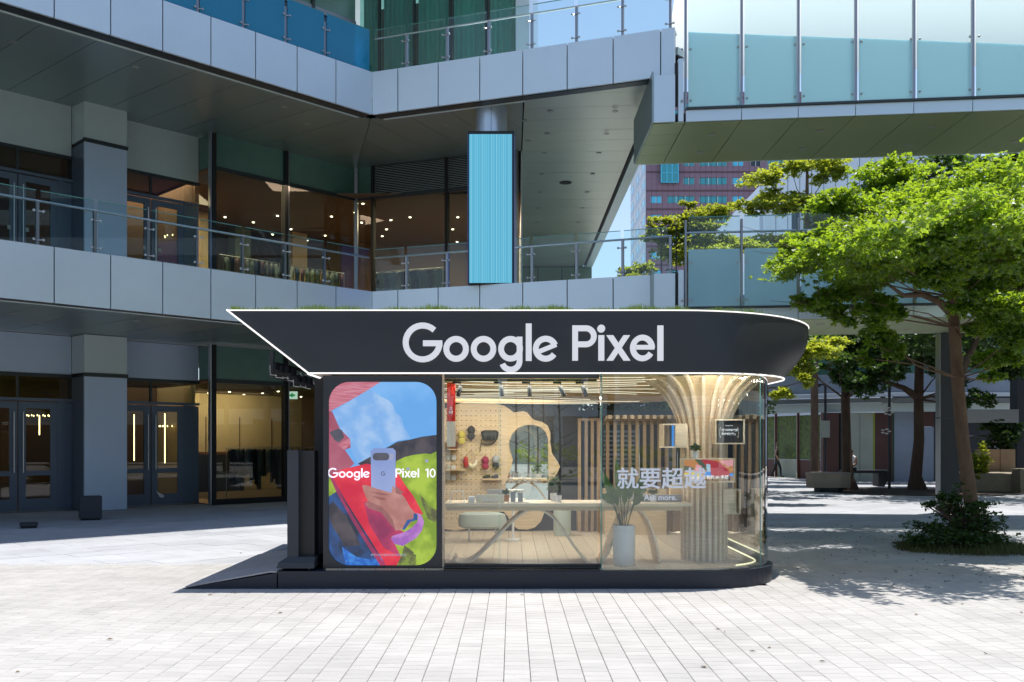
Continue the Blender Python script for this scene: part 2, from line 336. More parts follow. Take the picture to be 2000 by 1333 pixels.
def stripes():
    m = bpy.data.materials.new('led_stripe_display'); m.use_nodes = True; nt = m.node_tree; nt.nodes.remove(nt.nodes['Principled BSDF'])
    N = nt.nodes.new; L = nt.links.new
    tc = N('ShaderNodeTexCoord'); sx = N('ShaderNodeSeparateXYZ'); L(tc.outputs['Object'], sx.inputs[0])
    out = None
    def nz(sc, lo, hi):
        mu = N('ShaderNodeMath'); mu.operation = 'MULTIPLY'; mu.inputs[1].default_value = sc; L(sx.outputs[0], mu.inputs[0])
        cb = N('ShaderNodeCombineXYZ'); L(mu.outputs[0], cb.inputs[0]); t = N('ShaderNodeTexNoise'); t.inputs['Scale'].default_value = 1; t.inputs['Detail'].default_value = 3; t.inputs['Roughness'].default_value = .8
        L(cb.outputs[0], t.inputs['Vector']); mr = N('ShaderNodeMapRange'); mr.inputs[1].default_value = lo; mr.inputs[2].default_value = hi; L(t.outputs['Fac'], mr.inputs[0]); return mr.outputs[0]
    r = N('ShaderNodeValToRGB'); e = r.color_ramp.elements; e[0].position = 0; e[0].color = (.015, .11, .27, 1); e[1].position = 1; e[1].color = (.62, .90, 1, 1)
    for p, c in ((.3, (.07, .36, .58, 1)), (.6, (.17, .60, .82, 1))): k = e.new(p); k.color = c
    L(nz(48, .30, .70), r.inputs[0]); em = N('ShaderNodeEmission'); L(r.outputs[0], em.inputs[0]); em.inputs[1].default_value = .62
    L(em.outputs[0], nt.nodes['Material Output'].inputs[0]); return m
M['ledstripe'] = stripes()
M['leafwall'] = mat('lime_light_panel', (.35, .42, .08), .6)
M['greenview'] = mat('green_lit_window', (.10, .15, .04), .4, noise=.95, scale=6)
M['fargreen'] = mat('far_green_glass', (.16, .24, .14), .3)
M['soffitc'] = mat('bounce_lit_soffit', (.52, .55, .46), .34, .5, noise=.05, scale=.6, var=.03)  # corridor copy of the soffit, lightened to carry light bounced from below
M['paleground'] = mat('pale_stone_front', (.66, .60, .52), .8, noise=.1)
M['bannerred'] = frosted('red_banner_film', (.80, .07, .05), .5, .25)
M['bannerwhite'] = frosted('white_banner_film', (.85, .83, .80), .5, .2)
# ================================================================ GROUND
g = MB(); g.add([(-250, -120, 0), (250, -120, 0), (250, 420, 0), (-250, 420, 0)], [(0, 1, 2, 3)])
ground = g.build('ground', None, mat('asphalt_bed', (.30, .29, .27), .9, noise=.12, scale=1.5, bump=.2)); tag(ground, kind='structure'); ground.location.z = -.034
def pavermat(name, col, v):
    m = mat(name, col, .82, noise=.07, scale=2.2, bump=.25, bscale=60); nt = m.node_tree; N = nt.nodes.new; L = nt.links.new
    b = nt.nodes['Principled BSDF']; src = b.inputs['Base Color'].links[0].from_socket
    ge = N('ShaderNodeNewGeometry'); oi = N('ShaderNodeObjectInfo'); ad = N('ShaderNodeMath'); ad.operation = 'ADD'; fr = N('ShaderNodeMath'); fr.operation = 'FRACT'
    L(ge.outputs['Random Per Island'], ad.inputs[0]); L(oi.outputs['Random'], ad.inputs[1]); L(ad.outputs[0], fr.inputs[0])
    mr = N('ShaderNodeMapRange'); mr.inputs[3].default_value = 1-v; mr.inputs[4].default_value = 1+v*.7; L(fr.outputs[0], mr.inputs[0])
    tc = N('ShaderNodeTexCoord'); t = N('ShaderNodeTexNoise'); t.inputs['Scale'].default_value = .45; t.inputs['Detail'].default_value = 7; t.inputs['Roughness'].default_value = .7
    geo = N('ShaderNodeNewGeometry'); L(geo.outputs['Position'], t.inputs['Vector'])
    m2 = N('ShaderNodeMapRange'); m2.inputs[1].default_value = .35; m2.inputs[2].default_value = .65; m2.inputs[3].default_value = .86; m2.inputs[4].default_value = 1.05; L(t.outputs[0], m2.inputs[0])
    mu = N('ShaderNodeMath'); mu.operation = 'MULTIPLY'; L(mr.outputs[0], mu.inputs[0]); L(m2.outputs[0], mu.inputs[1])
    t3 = N('ShaderNodeTexNoise'); t3.inputs['Scale'].default_value = 1.3; t3.inputs['Detail'].default_value = 9; t3.inputs['Roughness'].default_value = .75; L(geo.outputs['Position'], t3.inputs['Vector']); m3 = N('ShaderNodeMapRange'); m3.inputs[1].default_value = .60; m3.inputs[2].default_value = .72; m3.inputs[3].default_value = 1; m3.inputs[4].default_value = .84; L(t3.outputs[0], m3.inputs[0]); mu2 = N('ShaderNodeMath'); mu2.operation = 'MULTIPLY'; L(mu.outputs[0], mu2.inputs[0]); L(m3.outputs[0], mu2.inputs[1]); mu = mu2
    vm = N('ShaderNodeVectorMath'); vm.operation = 'SCALE'; L(src, vm.inputs[0]); L(mu.outputs[0], vm.inputs['Scale']); L(vm.outputs[0], b.inputs['Base Color'])
    return m
PAV = pavermat('concrete_paver', (.43, .415, .395), .07)
SLAB = pavermat('granite_slab', (.41, .42, .44), .09)
pave = empty('pavement', (0, 0, 0)); tag(pave, kind='structure')
pw, pd, jt = .1946, .134, .0036
def row_off(i): return (.067 if i % 2 else 0)+((i*7919) % 13)/13*.02
Y0 = 4.2; rows = int((13.4-Y0)/pd)
near = []; rest = MB()
lib = []
for k in range(6):
    q = MB(); dz = [(rnd.random()-.5)*.003 for _ in range(4)]
    x0, x1, y0, y1 = jt/2, pw-jt/2, jt/4, pd-jt/4; b = .004
    P = [(x0, y0, -.03), (x1, y0, -.03), (x1, y1, -.03), (x0, y1, -.03)]+[(x, y, -b+dz[i]) for i, (x, y) in enumerate([(x0, y0), (x1, y0), (x1, y1), (x0, y1)])]+[(x+(b if x == x0 else -b), y+(b if y == y0 else -b), dz[i]) for i, (x, y) in enumerate([(x0, y0), (x1, y0), (x1, y1), (x0, y1)])]
    lib.append((P, [(0, 1, 5, 4), (1, 2, 6, 5), (2, 3, 7, 6), (3, 0, 4, 7), (4, 5, 9, 8), (5, 6, 10, 9), (6, 7, 11, 10), (7, 4, 8, 11), (8, 9, 10, 11)]))
libme = []
for P, Fc in lib:
    me = bpy.data.meshes.new('paver'); me.from_pydata(P, [], Fc); me.materials.append(PAV); libme.append(me)
cnt = 0
for i in range(-72, 72):
    xo = i*pw-.06
    for j in range(rows):
        y = Y0+j*pd+row_off(i)
        if abs(xo) > .62*y+1.0: continue
        if y > 11.25 and -3.6 < xo < 3.0 and y < 16: continue
        k = rnd.randrange(6)
        if 6.70 < y < 7.80 and abs(xo+pw/2) < .536*(y+pd)+.02 and cnt < 300:
            o = bpy.data.objects.new('paver', libme[k]); link(o, pave); o.location = (xo, y, 0); cnt += 1
        else:
            P, Fc = lib[k]; rest.add([(a+xo, b+y, c) for a, b, c in P], Fc)
o = rest.build('pavers', pave, PAV); tag(o, kind='stuff')
# large granite slabs beyond, laid along the left wing
big = MB(); sx, sy = 1.1, .55
ca, sa = .70036, .71379
for i in range(-60, 60):
    for j in range(-60, 70):
        u, v = i*sx+(j % 2)*.55, j*sy
        pts = []
        for du, dv in ((0, 0), (sx, 0), (sx, sy), (0, sy)):
            uu, vv = u+du, v+dv; pts.append((-10+uu*ca-vv*(-sa)*1, 20+uu*sa-vv*ca))
        cx = sum(p[0] for p in pts)/4; c_y = sum(p[1] for p in pts)/4
        if not (13.0 < c_y < 46) or abs(cx) > .60*c_y+3: continue
        pts = clip(pts, 0, -1, -13.25)
        if len(pts) < 3: continue
        ar = sum(pts[a][0]*pts[(a+1) % len(pts)][1]-pts[(a+1) % len(pts)][0]*pts[a][1] for a in range(len(pts)))
        if ar < 0: pts = pts[::-1]
        pts = inset(pts, .003)
        if not pts or len(pts) < 3: continue
        dz = -.0045+(rnd.random()-.5)*.002; n = len(pts)
        big.add([(x, y, -.03) for x, y in pts]+[(x, y, dz) for x, y in pts], [(a, (a+1) % n, n+(a+1) % n, n+a) for a in range(n)]+[tuple(range(n, 2*n))])
o = big.build('slabs', pave, SLAB); tag(o, kind='stuff')
# ================================================================ SHOPPING MALL (two wings meeting in a corner)
C = Vector((-3.433, 23.45)); DV = {1: Vector((1830, 1865)).normalized(), 2: Vector((5150, -1865)).normalized()}
NV = {k: Vector((d.y, -d.x)) for k, d in DV.items()}
def wp(w, t, off): return C+DV[w]*t-NV[w]*off
def hit(w, off, px):
    r = (px-1000)/F; a = C-NV[w]*off; d = DV[w]; return (r*a.y-a.x)/(d.x-r*d.y)
def wbox(q, w, t0, t1, o0, o1, z0, z1, m=None):
    a, b, c, d = wp(w, t0, o0), wp(w, t1, o0), wp(w, t1, o1), wp(w, t0, o1)
    q.hexa([(p.x, p.y, z0) for p in (a, b, c, d)]+[(p.x, p.y, z1) for p in (a, b, c, d)], m)
def wobj(name, par, w, t0, t1, o0, o1, z0, z1, m):
    q = MB(); wbox(q, w, t0, t1, o0, o1, z0, z1); return q.build(name, par, m)
def corner_t(w, off):   # t of the wall corner on wing w at offset off
    o = 3-w; a = C-NV[w]*off; b = C-NV[o]*off; d, e = DV[w], DV[o]; det = d.x*(-e.y)+d.y*e.x
    return ((b.x-a.x)*(-e.y)+(b.y-a.y)*e.x)/det
mall = empty('shopping_mall', (-6, 26, 0), 'silver panelled shopping mall with stacked balconies and a recessed glass shopfront', 'building')
ZS = {1: (4.35, 5.41), 2: (9.76, 10.80)}
w1, w2 = 1.07, 1.072; t2s = hit(2, 0, 777); tend = hit(2, 0, 1319)
gap = .012
for lv, (z0, z1) in ZS.items():
    t = 0; k = 0
    while t > -20:
        wobj('cladding_panel', mall, 1, t-w1+gap, t-(gap if k else .004), 0, .06, z0, z1, 'panel'); t -= w1; k += 1
    ts = [0.0, t2s]
    while ts[-1]+w2 < tend: ts.append(ts[-1]+w2)
    ts.append(tend)
    for a, b in zip(ts[:-1], ts[1:]): wobj('cladding_panel', mall, 2, a+(gap if a else .004), b-gap, 0, .06, z0, z1, 'panel')
    q = MB()   # dark backing, bottom return and light trim rail
    wbox(q, 1, -20, -.02, .066, .14, z0+.02, z1-.02); wbox(q, 2, .02, tend-.02, .066, .14, z0+.02, z1-.02); q.build('joint_backing', mall, 'dark')
    q = MB(); wbox(q, 1, -20, 0, .145, .40, z0+.01, z0+.05); wbox(q, 2, 0, tend, .145, .40, z0+.01, z0+.05); q.build('drip_reveal', mall, 'frame')
    q = MB(); wbox(q, 1, -20, -.1, .41, .46, z0-.005, z0+.06); wbox(q, 2, .1, hit(2, .4, 1024), .41, .46, z0-.005, z0+.06); q.build('trim_rail', mall, 'panel2')
    # fascia top cap
    q = MB(); wbox(q, 1, -20, 0, .145, .32, z1-.06, z1-.02); wbox(q, 2, 0, tend-.02, .145, .32, z1-.06, z1-.02); q.build('coping', mall, 'panel2')
    # floor deck above the soffit
    q = MB(); wbox(q, 1, -20, 8, .33, 14, z1-.5, z1-.30); DK = clip(clip([tuple(wp(2, a, o)) for a, o in ((-7, .33), (tend, .33), (tend+14, 32), (-7, 32))], 1, 0, 3.85), 0, 1, 46); q.prism(DK[::-1], z1-.505, z1-.305); q.build('floor_deck', mall, 'panel2')
    # soffit panels, clipped at the mitre and at the corridor edge
    zs0, zs1 = z0+.03, (4.40 if lv == 1 else 10.2)
    bis = (NV[1]-NV[2]).normalized()           # mitre line through C
    def soff(poly, wing):
        if wing == 1: poly = clip(poly, *(lambda n: (n.x, n.y, n.x*C.x+n.y*C.y))(Vector((DV[1]-(-DV[2])).normalized())))
        return poly
    mit = (DV[1]+DV[2]).normalized()
    def emitp(poly, wing, m, zf):
        if len(poly) < 3: return
        ar = sum(poly[a][0]*poly[(a+1) % len(poly)][1]-poly[(a+1) % len(poly)][0]*poly[a][1] for a in range(len(poly)))
        if abs(ar) < .06: return
        if ar < 0: poly = poly[::-1]
        poly = inset(poly, .007)
        if not poly or len(poly) < 3: return
        n = len(poly); q = MB(); q.add([(x, y, zf(x, y)) for x, y in poly]+[(x, y, zf(x, y)+.03) for x, y in poly], [tuple(range(n))[::-1], tuple(range(n, 2*n))]+[(a, (a+1) % n, n+(a+1) % n, n+a) for a in range(n)])
        q.build('soffit_panel', mall, m)
    def zf1(x, y): o = max(0, min(1, -((Vector((x, y))-C).dot(NV[1]))/5.6)); return zs0+(zs1-zs0)*o
    def zf2(x, y): o = max(0, min(1, -((Vector((x, y))-C).dot(NV[2]))/5.6)); return zs0+(zs1-zs0)*o
    for k in range(-18, 5):
        poly = [tuple(wp(1, a, o)) for a, o in ((k*w1, .47), ((k+1)*w1, .47), ((k+1)*w1, 6.05), (k*w1, 6.05))]
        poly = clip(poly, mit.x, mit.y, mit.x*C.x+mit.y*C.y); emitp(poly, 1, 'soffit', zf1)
    for k in range(-4, 8):
        a0 = t2s-w2+k*w2; poly = [tuple(wp(2, a, o)) for a, o in ((a0, .47), (a0+w2, .47), (a0+w2, 5.3), (a0, 5.3))]
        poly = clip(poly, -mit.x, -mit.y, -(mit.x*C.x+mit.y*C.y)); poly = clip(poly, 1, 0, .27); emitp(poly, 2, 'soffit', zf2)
    for k in range(24):
        ya = 20.0+k*1.115; poly = [(.29, ya), (3.45, ya), (3.45, ya+1.115), (.29, ya+1.115)]
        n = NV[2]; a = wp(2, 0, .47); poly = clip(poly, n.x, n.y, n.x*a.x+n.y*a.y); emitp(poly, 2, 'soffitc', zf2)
    q = MB(); q.box(3.47, 3.53, 21.6, 46, zs1-.03, zs1+.03); q.build('edge_channel', mall, 'dark')
    q = MB(); q.box(3.55, 3.86, 21.7, 46, zs1-.06, zs1+.2); q.build('edge_fascia', mall, 'panel2')
    if lv == 2:
        for a, b in ((.32, 1.25), (1.26, 2.4), (2.41, 3.84)): obox('far_wall_pane', mall, a+.02, b-.02, 46, 46.1, 5.2, 10.15, 'fargreen')
        obox('far_wall_mullion', mall, .3, 3.85, 46.11, 46.2, 5.2, 10.2, 'dark')
    q = MB(); wbox(q, 1, -20, 8, .34, 14, zs1+.05, zs1+.12); q.prism(DK[::-1], zs1+.055, zs1+.125); q.build('ceiling_void', mall, 'dark')
# downlights in the soffits
def downlight(x, y, z, lit, par):
    q = MB(); q.lathe([(.075, 0), (.075, .012), (.05, .014)][::-1], (x, y, z-.014), None, 12); o = q.build('downlight', par, 'downlight' if lit else 'downoff'); return o
for t, o, lit in ((-3, 3, 0), (-5.5, 4.2, 0), (-5.2, 1.6, 0), (-7.5, 2.2, 0), (-9, 3.8, 0), (-9.3, 1.2, 0), (-1.6, 1.4, 0), (-1, 3.4, 0), (-12, 3.3, 0), (-3.4, 4.9, 0), (-.4, 2.2, 0), (-6.6, 3.4, 0), (-11, 1.5, 0)):
    p = wp(1, t, o); downlight(p.x, p.y, 9.79+(10.2-9.79)*o/5.6-.005, lit, mall); downlight(p.x, p.y, 4.36, lit, mall)
for t, o in ((1.2, 1.8), (1.6, 3.4), (2.6, 4.2), (3.2, 2.2)):
    p = wp(2, t, o); downlight(p.x, p.y, 9.79+.41*o/5.6-.005, 0, mall)
for y in np.arange(23.6, 44, 2.2):
    for x in (.95, 2.55): downlight(x, float(y), 9.80+.4*min(1, (y-22.2)/5.6)-.006, 0, mall)
q = MB(); q.lathe([(.2, 0), (.2, .01)], (1.75, 31.2, 10.185), None, 20); q.build('ceiling_speaker', mall, 'dark')
# ------------------------------------------------ wall bays
OFF, REC = 5.2, 6.0
ct = corner_t(1, OFF); ct2 = corner_t(2, OFF)
T = lambda px, o=OFF: hit(1, o, px)
tc0, tc1 = T(165), T(248); tb0 = T(416); tm = T(557)
def pane(par, w, t0, t1, off, z0, z1, m='shopglass', name='window_pane'): return wobj(name, par, w, t0, t1, off, off+.02, z0, z1, m)
def frame_rect(par, w, t0, t1, off, z0, z1, th=.06, dep=.12, m='frame', name='window_frame'):
    q = MB(); wbox(q, w, t0, t0+th, off-dep/2, off+dep/2, z0, z1); wbox(q, w, t1-th, t1, off-dep/2, off+dep/2, z0, z1)
    wbox(q, w, t0+th, t1-th, off-dep/2+.003, off+dep/2-.003, z0, z0+th); wbox(q, w, t0+th, t1-th, off-dep/2+.003, off+dep/2-.003, z1-th, z1); return q.build(name, par, m)
def door_pair(lv, tcn, z0, head, lw, mid):
    """two leaves about tcn; hung in the recessed bay"""
    for s in (-1, 1):
        a, b = (tcn+.015, tcn+lw) if s > 0 else (tcn-lw, tcn-.015)
        q = MB(); st = .17
        wbox(q, 1, a, a+st, REC-.03, REC+.03, z0+.02, head); wbox(q, 1, b-st, b, REC-.03, REC+.03, z0+.02, head)
        wbox(q, 1, a+st, b-st, REC-.028, REC+.028, z0+.02, z0+.30); wbox(q, 1, a+st, b-st, REC-.028, REC+.028, head-.16, head); wbox(q, 1, a+st, b-st, REC-.028, REC+.028, z0+mid-.06, z0+mid+.06)
        d = q.build('door', mall, 'doorframe')
        g1 = wobj('door_pane', d, 1, a+st, b-st, REC-.008, REC+.008, z0+.30, z0+mid-.06, 'shopglass'); g1.matrix_parent_inverse = d.matrix_world.inverted() if 0 else Matrix.Identity(4)
        g2 = wobj('door_pane', d, 1, a+st, b-st, REC-.008, REC+.008, z0+mid+.06, head-.16, 'shopglass'); 
        hx = a+.09 if s > 0 else b-.09; p = wp(1, hx, REC-.10); q = MB(); q.tube([(p.x, p.y, z0+.95), (p.x, p.y, head-.25)], .016, None, 8)
        pp = wp(1, hx, REC-.03)
        for zz in (z0+1.05, head-.35): q.tube([(p.x, p.y, zz), (pp.x, pp.y, zz)], .01, None, 6)
        q.build('door_handle', d, 'steel')
for lv, zf, zdoor, ztr0, ztr1, zmul, ztop in ((1, .02, 2.72, 2.80, 3.33, 3.39, 4.38), (2, 5.6, 8.26, 8.34, 8.84, 9.20, 10.2)):
    # column with side face
    wobj('column_panel', mall, 1, tc0, tc1, OFF, OFF+.05, zmul+.05, ztop, 'panel2'); wobj('column_panel', mall, 1, tc0, tc1, OFF, OFF+.05, .004 if lv == 1 else zf, zmul-.05, 'panelblue')
    wobj('column_return', mall, 1, tc0-.0, tc0+.05, OFF+.052, REC, zf, zmul-.05, 'doorframe'); wobj('column_return', mall, 1, tc0-.0, tc0+.05, OFF+.052, REC, zmul+.05, ztop, 'panel2')
    wobj('column_core', mall, 1, tc0+.06, tc1-.02, OFF+.06, REC+.4, 0 if lv == 1 else zf, ztop, 'dark')
    wobj('mullion', mall, 1, tc0-.02, tc1+.02, OFF-.03, OFF+.05, zmul-.045, zmul+.045, 'frame')
    # recessed bays with doors
    for (t0, t1, c) in ((T(-430), tc0, hit(1, REC, 34)), (tc1, tb0, hit(1, REC, 294))):
        pn = MB(); wobj('wall_panel', mall, 1, t0, t1-.02, REC-.02, REC+.04, ztr1+.09, ztop, 'panelblue' if lv == 1 else 'panel2')
        lw = .93; a, b = c-lw-.16, c+lw+.16
        wobj('transom_rail', mall, 1, t0, t1, REC-.05, REC+.05, ztr1, ztr1+.085, 'frame'); wobj('transom_rail', mall, 1, t0, t1, REC-.05, REC+.05, ztr0-.075, ztr0, 'doorframe')
        for u0, u1 in ((t0, c-.03), (c+.03, t1)): pane(mall, 1, u0, u1, REC, ztr0, ztr1)
        wobj('transom_mullion', mall, 1, c-.03, c+.03, REC-.03, REC+.03, ztr0, ztr1, 'frame')
        for u0, u1 in ((a, a+.16), (b-.16, b)): wobj('door_frame', mall, 1, u0, u1, REC-.045, REC+.045, zf, zdoor, 'doorframe')
        door_pair(lv, c, zf, zdoor-.02, lw, .93)
        for u0, u1 in ((t0, a), (b, t1-.01)):
            if u1-u0 > .08:
                wobj('side_panel', mall, 1, u0, u1, REC-.02, REC+.03, zf, zdoor-.01, 'doorframe')
        wobj('door_sill', mall, 1, t0, t1, REC-.06, REC+.1, zf-.1, zf+.02, 'steeldark')
    # projecting glazed box to the corner, then wing 2
    seg = [(1, tb0, tm), (1, tm, ct)]
    wobj('plinth', mall, 1, tb0-.02, ct, OFF-.05, OFF+.1, 0 if lv == 1 else zf, zf+.13, 'dark')
    for w, a, b in seg:
        pane(mall, w, a+.06, b-.06, OFF, zf+.13, zmul-.06); pane(mall, w, a+.06, b-.06, OFF, zmul+.06, ztop-.03, 'spandrel', 'spandrel_pane')
        wobj('mullion', mall, w, a+.02, b, OFF-.05, OFF+.05, zmul-.055, zmul+.055, 'frame')
    for t in (tb0, tm): wobj('window_post', mall, 1, t-.055, t+.055, OFF-.09, OFF+.12, zf, ztop-.01, 'dark')
    wobj('window_post', mall, 1, tb0-.11, tb0-.065, OFF-.06, OFF+.06, zf, ztop-.01, 'steel')
    wobj('window_post', mall, 1, tm+.06, tm+.10, OFF-.07, OFF+.05, zf, ztop-.01, 'steeldark')
    p = wp(1, ct, OFF); q = MB(); q.box(p.x-.05, p.x+.05, p.y-.09, p.y+.05, zf, ztop-.012); q.build('corner_post', mall, 'steeldark')
    wobj('window_pane', mall, 1, tb0-.02, tb0, OFF+.1, REC-.05, zf+.13, zmul-.06, 'shopglass'); wobj('spandrel_pane', mall, 1, tb0-.02, tb0, OFF+.1, REC-.05, zmul+.06, ztop-.03, 'spandrel')
    H = lambda px: hit(2, OFF, px)
    xs = [ct2, H(729), H(873), H(1008)]
    for i, (a, b) in enumerate(zip(xs[:-1], xs[1:])):
        if lv == 1 or i < 3: pane(mall, 2, a+.04, b-.04, OFF, zf+.1, zmul-.06)
        if i == 0 or lv == 1: pane(mall, 2, a+.04, b-.04, OFF, zmul+.06, ztop-.03, 'spandrel', 'spandrel_pane')
        wobj('mullion', mall, 2, a+.01, b-.01, OFF-.05, OFF+.05, zmul-.055, zmul+.055, 'frame')
        wobj('window_post', mall, 2, b-.045, b+.045, OFF-.08, OFF+.1, zf, ztop-.013, 'dark' if i < 2 else 'steeldark')
    wobj('plinth', mall, 2, ct2, xs[-1], OFF-.045, OFF+.1, 0 if lv == 1 else zf, zf+.10, 'dark')
    if lv == 2:   # louvre over the wing 2 windows
        z = zmul+.08
        while z < ztop-.05:
            q = MB(); a, b = xs[1]+.06, xs[3]-.05
            P = [wp(2, a, OFF-.04), wp(2, b, OFF-.04), wp(2, b, OFF+.03), wp(2, a, OFF+.03)]
            q.hexa([(P[0].x, P[0].y, z), (P[1].x, P[1].y, z), (P[2].x, P[2].y, z+.03), (P[3].x, P[3].y, z+.03), (P[0].x, P[0].y, z+.008), (P[1].x, P[1].y, z+.008), (P[2].x, P[2].y, z+.038), (P[3].x, P[3].y, z+.038)])
            q.build('louvre_slat', mall, 'panel2'); z += .052
        wobj('louvre_backing', mall, 2, xs[1]+.05, xs[3]-.05, OFF+.06, OFF+.08, zmul+.06, ztop-.02, 'dark')
        wobj('louvre_mullion', mall, 2, H(873)-.03, H(873)+.03, OFF-.055, OFF+.05, zmul+.06, ztop-.02, 'panel2')
    # end return wall beside the open passage
    q = MB(); p = wp(2, xs[-1], OFF); q.box(.262, .30, p.y+.1, 46, zf, ztop-.01); q.build('passage_wall', mall, 'panel2')
    # rooms: floors, ceilings, back walls
    wobj('room_ceiling', mall, 1, -20, 9, REC+.1, 14, zmul+.02, zmul+.06, 'shopceil')
    wobj('room_ceiling', mall, 1, tb0, ct, OFF+.06, REC+.1, zmul+.022, zmul+.062, 'shopceil')
    wobj('room_floor', mall, 1, -20, 9, REC+.1, 14, zf-.04, zf, 'shopfloor'); wobj('room_floor', mall, 1, tb0, ct, OFF+.03, REC+.1, zf-.042, zf-.002, 'shopfloor')
    q = MB(); q.box(-6.5, .26, 28.9, 37, zmul+.015, zmul+.055); q.build('room_ceiling', mall, 'shopceil')
    q = MB(); q.box(-6.5, .26, 28.6, 37, zf-.038, zf+.001); q.build('room_floor', mall, 'shopfloor')
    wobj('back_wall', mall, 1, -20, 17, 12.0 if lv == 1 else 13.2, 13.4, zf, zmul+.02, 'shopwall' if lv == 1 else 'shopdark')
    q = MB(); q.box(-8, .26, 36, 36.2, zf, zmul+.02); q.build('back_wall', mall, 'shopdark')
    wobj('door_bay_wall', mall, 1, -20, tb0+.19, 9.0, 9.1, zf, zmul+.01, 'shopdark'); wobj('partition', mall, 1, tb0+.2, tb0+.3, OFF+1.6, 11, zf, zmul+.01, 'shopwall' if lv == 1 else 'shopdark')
# room lamps: lit downlights in the ceilings (warm), seen through the glass
def room_lamps(lv, z, pts, lit_e):
    for x, y in pts:
        q = MB(); q.lathe([(.036, 0), (.036, .012)], (x, y, z-.014), None, 10); q.build('room_downlight', mall, 'downlight')
pr = random.Random(5)
for lv, z in ((1, 3.40), (2, 9.21)):
    pts = []
    for t in np.arange(-16, 10.5, 1.35):
        for o in ((6.6, 7.6, 8.8, 10.2, 11.4) if t > -6 else (6.9, 8.3)):
            if pr.random() < .6: p = wp(1, float(t)+pr.uniform(-.3, .3), o); (pts.append((p.x, p.y)) if (Vector(p)-C).dot(NV[2]) < -5.6 and p.x < 0 else None)
    for x in np.arange(-4.6, 0, 1.3):
        for y in (30, 31.8, 33.6):
            if pr.random() < .6: pts.append((float(x)+pr.uniform(-.2, .2), y))
    room_lamps(lv, z, pts, 1)
def area(name, loc, to, sx, sy, e, col):
    l = bpy.data.lights.new(name, 'AREA'); l.shape = 'RECTANGLE'; l.size = sx; l.size_y = sy; l.energy = e; l.color = col
    o = bpy.data.objects.new(name, l); link(o); o.location = loc; o.rotation_euler = (Vector(to)-Vector(loc)).to_track_quat('-Z', 'Y').to_euler(); return o
p = wp(1, 0, 10.6); q2 = wp(1, 0, 12); area('wall_washer_lamp', (p.x, p.y, 3.3), (q2.x, q2.y, 2.2), 7, .2, 80, (1, .82, .56))
p = wp(1, -1, 8); area('ceiling_lamp', (p.x, p.y, 3.34), (p.x, p.y, 0), 6, 2, 22, (1, .8, .55))
p = wp(1, -9, 8.5); area('ceiling_lamp', (p.x, p.y, 3.34), (p.x, p.y, 0), 6, 2, 30, (1, .75, .5))
p = wp(1, -.5, 8.0); area('ceiling_lamp', (p.x, p.y, 9.14), (p.x, p.y, 5), 7, 3, 270, (1, .72, .48))
area('ceiling_lamp', (-2.4, 32, 9.14), (-2.4, 32, 5), 4, 3, 240, (1, .72, .48))
# top storey: tinted glass, curtain wall, added overhang that shades the plaza
ctt = corner_t(1, OFF)
ts = [T(-300), T(-60), T(150), T(330), T(470), T(610), ctt]
for a, b in zip(ts[:-1], ts[1:]):
    pane(mall, 1, a+.05, b-.05, OFF, 10.45, 14.5, 'darkwin'); wobj('spandrel_pane', mall, 1, a+.04, b-.04, OFF, OFF+.04, 14.68, 15.7, 'spandrel'); wobj('window_post', mall, 1, a-.05, a+.05, OFF-.08, OFF+.1, 10.4, 15.7, 'frame')
    wobj('mullion', mall, 1, a+.05, b-.05, OFF-.06, OFF+.06, 14.5, 14.67, 'steeldark')
ts = [ct2+.1]+[hit(2, OFF, x) for x in (741, 809, 879, 950, 1012)]
for a, b in zip(ts[:-1], ts[1:]):
    pane(mall, 2, a+.03, b-.03, OFF, 10.45, 15.7, 'curtglass', 'window_pane'); wobj('window_post', mall, 2, b-.025, b+.025, OFF-.06, OFF+.06, 10.4, 15.7, 'frame')
    q = MB(); n = int((b-a)/.05)
    for i in range(n):
        u = a+.04+(b-a-.08)*i/n; v = u+(b-a-.08)/n; d0 = .22+.05*math.sin(i*1.9)+.02*math.sin(i*.7); d1 = .22+.05*math.sin((i+1)*1.9)+.02*math.sin((i+1)*.7)
        A, B = wp(2, u, OFF+d0), wp(2, v, OFF+d1); q.add([(A.x, A.y, 10.4), (B.x, B.y, 10.4), (B.x, B.y, 15.7), (A.x, A.y, 15.7)], [(0, 1, 2, 3)])
    q.build('curtain', mall, 'curtain')
wobj('end_column', mall, 2, hit(2, OFF, 1014), hit(2, OFF, 1040), OFF-.3, OFF+.5, 10.4, 15.7, 'panel')
wobj('core_wall', mall, 1, -20, 2, OFF+1.2, OFF+1.4, 10.4, 15.7, 'shopdark'); wobj('core_wall', mall, 2, ct2, hit(2, OFF, 1012), OFF+1.5, OFF+1.7, 10.4, 15.7, 'dark')
q = MB(); wbox(q, 1, -20, 2.5, -1.95, 13, 17.4, 18.4); q.build('added_shade_overhang', mall, 'panel2')  # unseen overhang, added to cast the shade along the left wing
q = MB(); P = [wp(1, -2, 1.5), wp(2, 2.6, 1.5), wp(2, 0, 12), wp(1, 8, 12)]; q.prism([(p.x, p.y) for p in P], 17.41, 18.3); q.build('added_shade_overhang', mall, 'panel2')
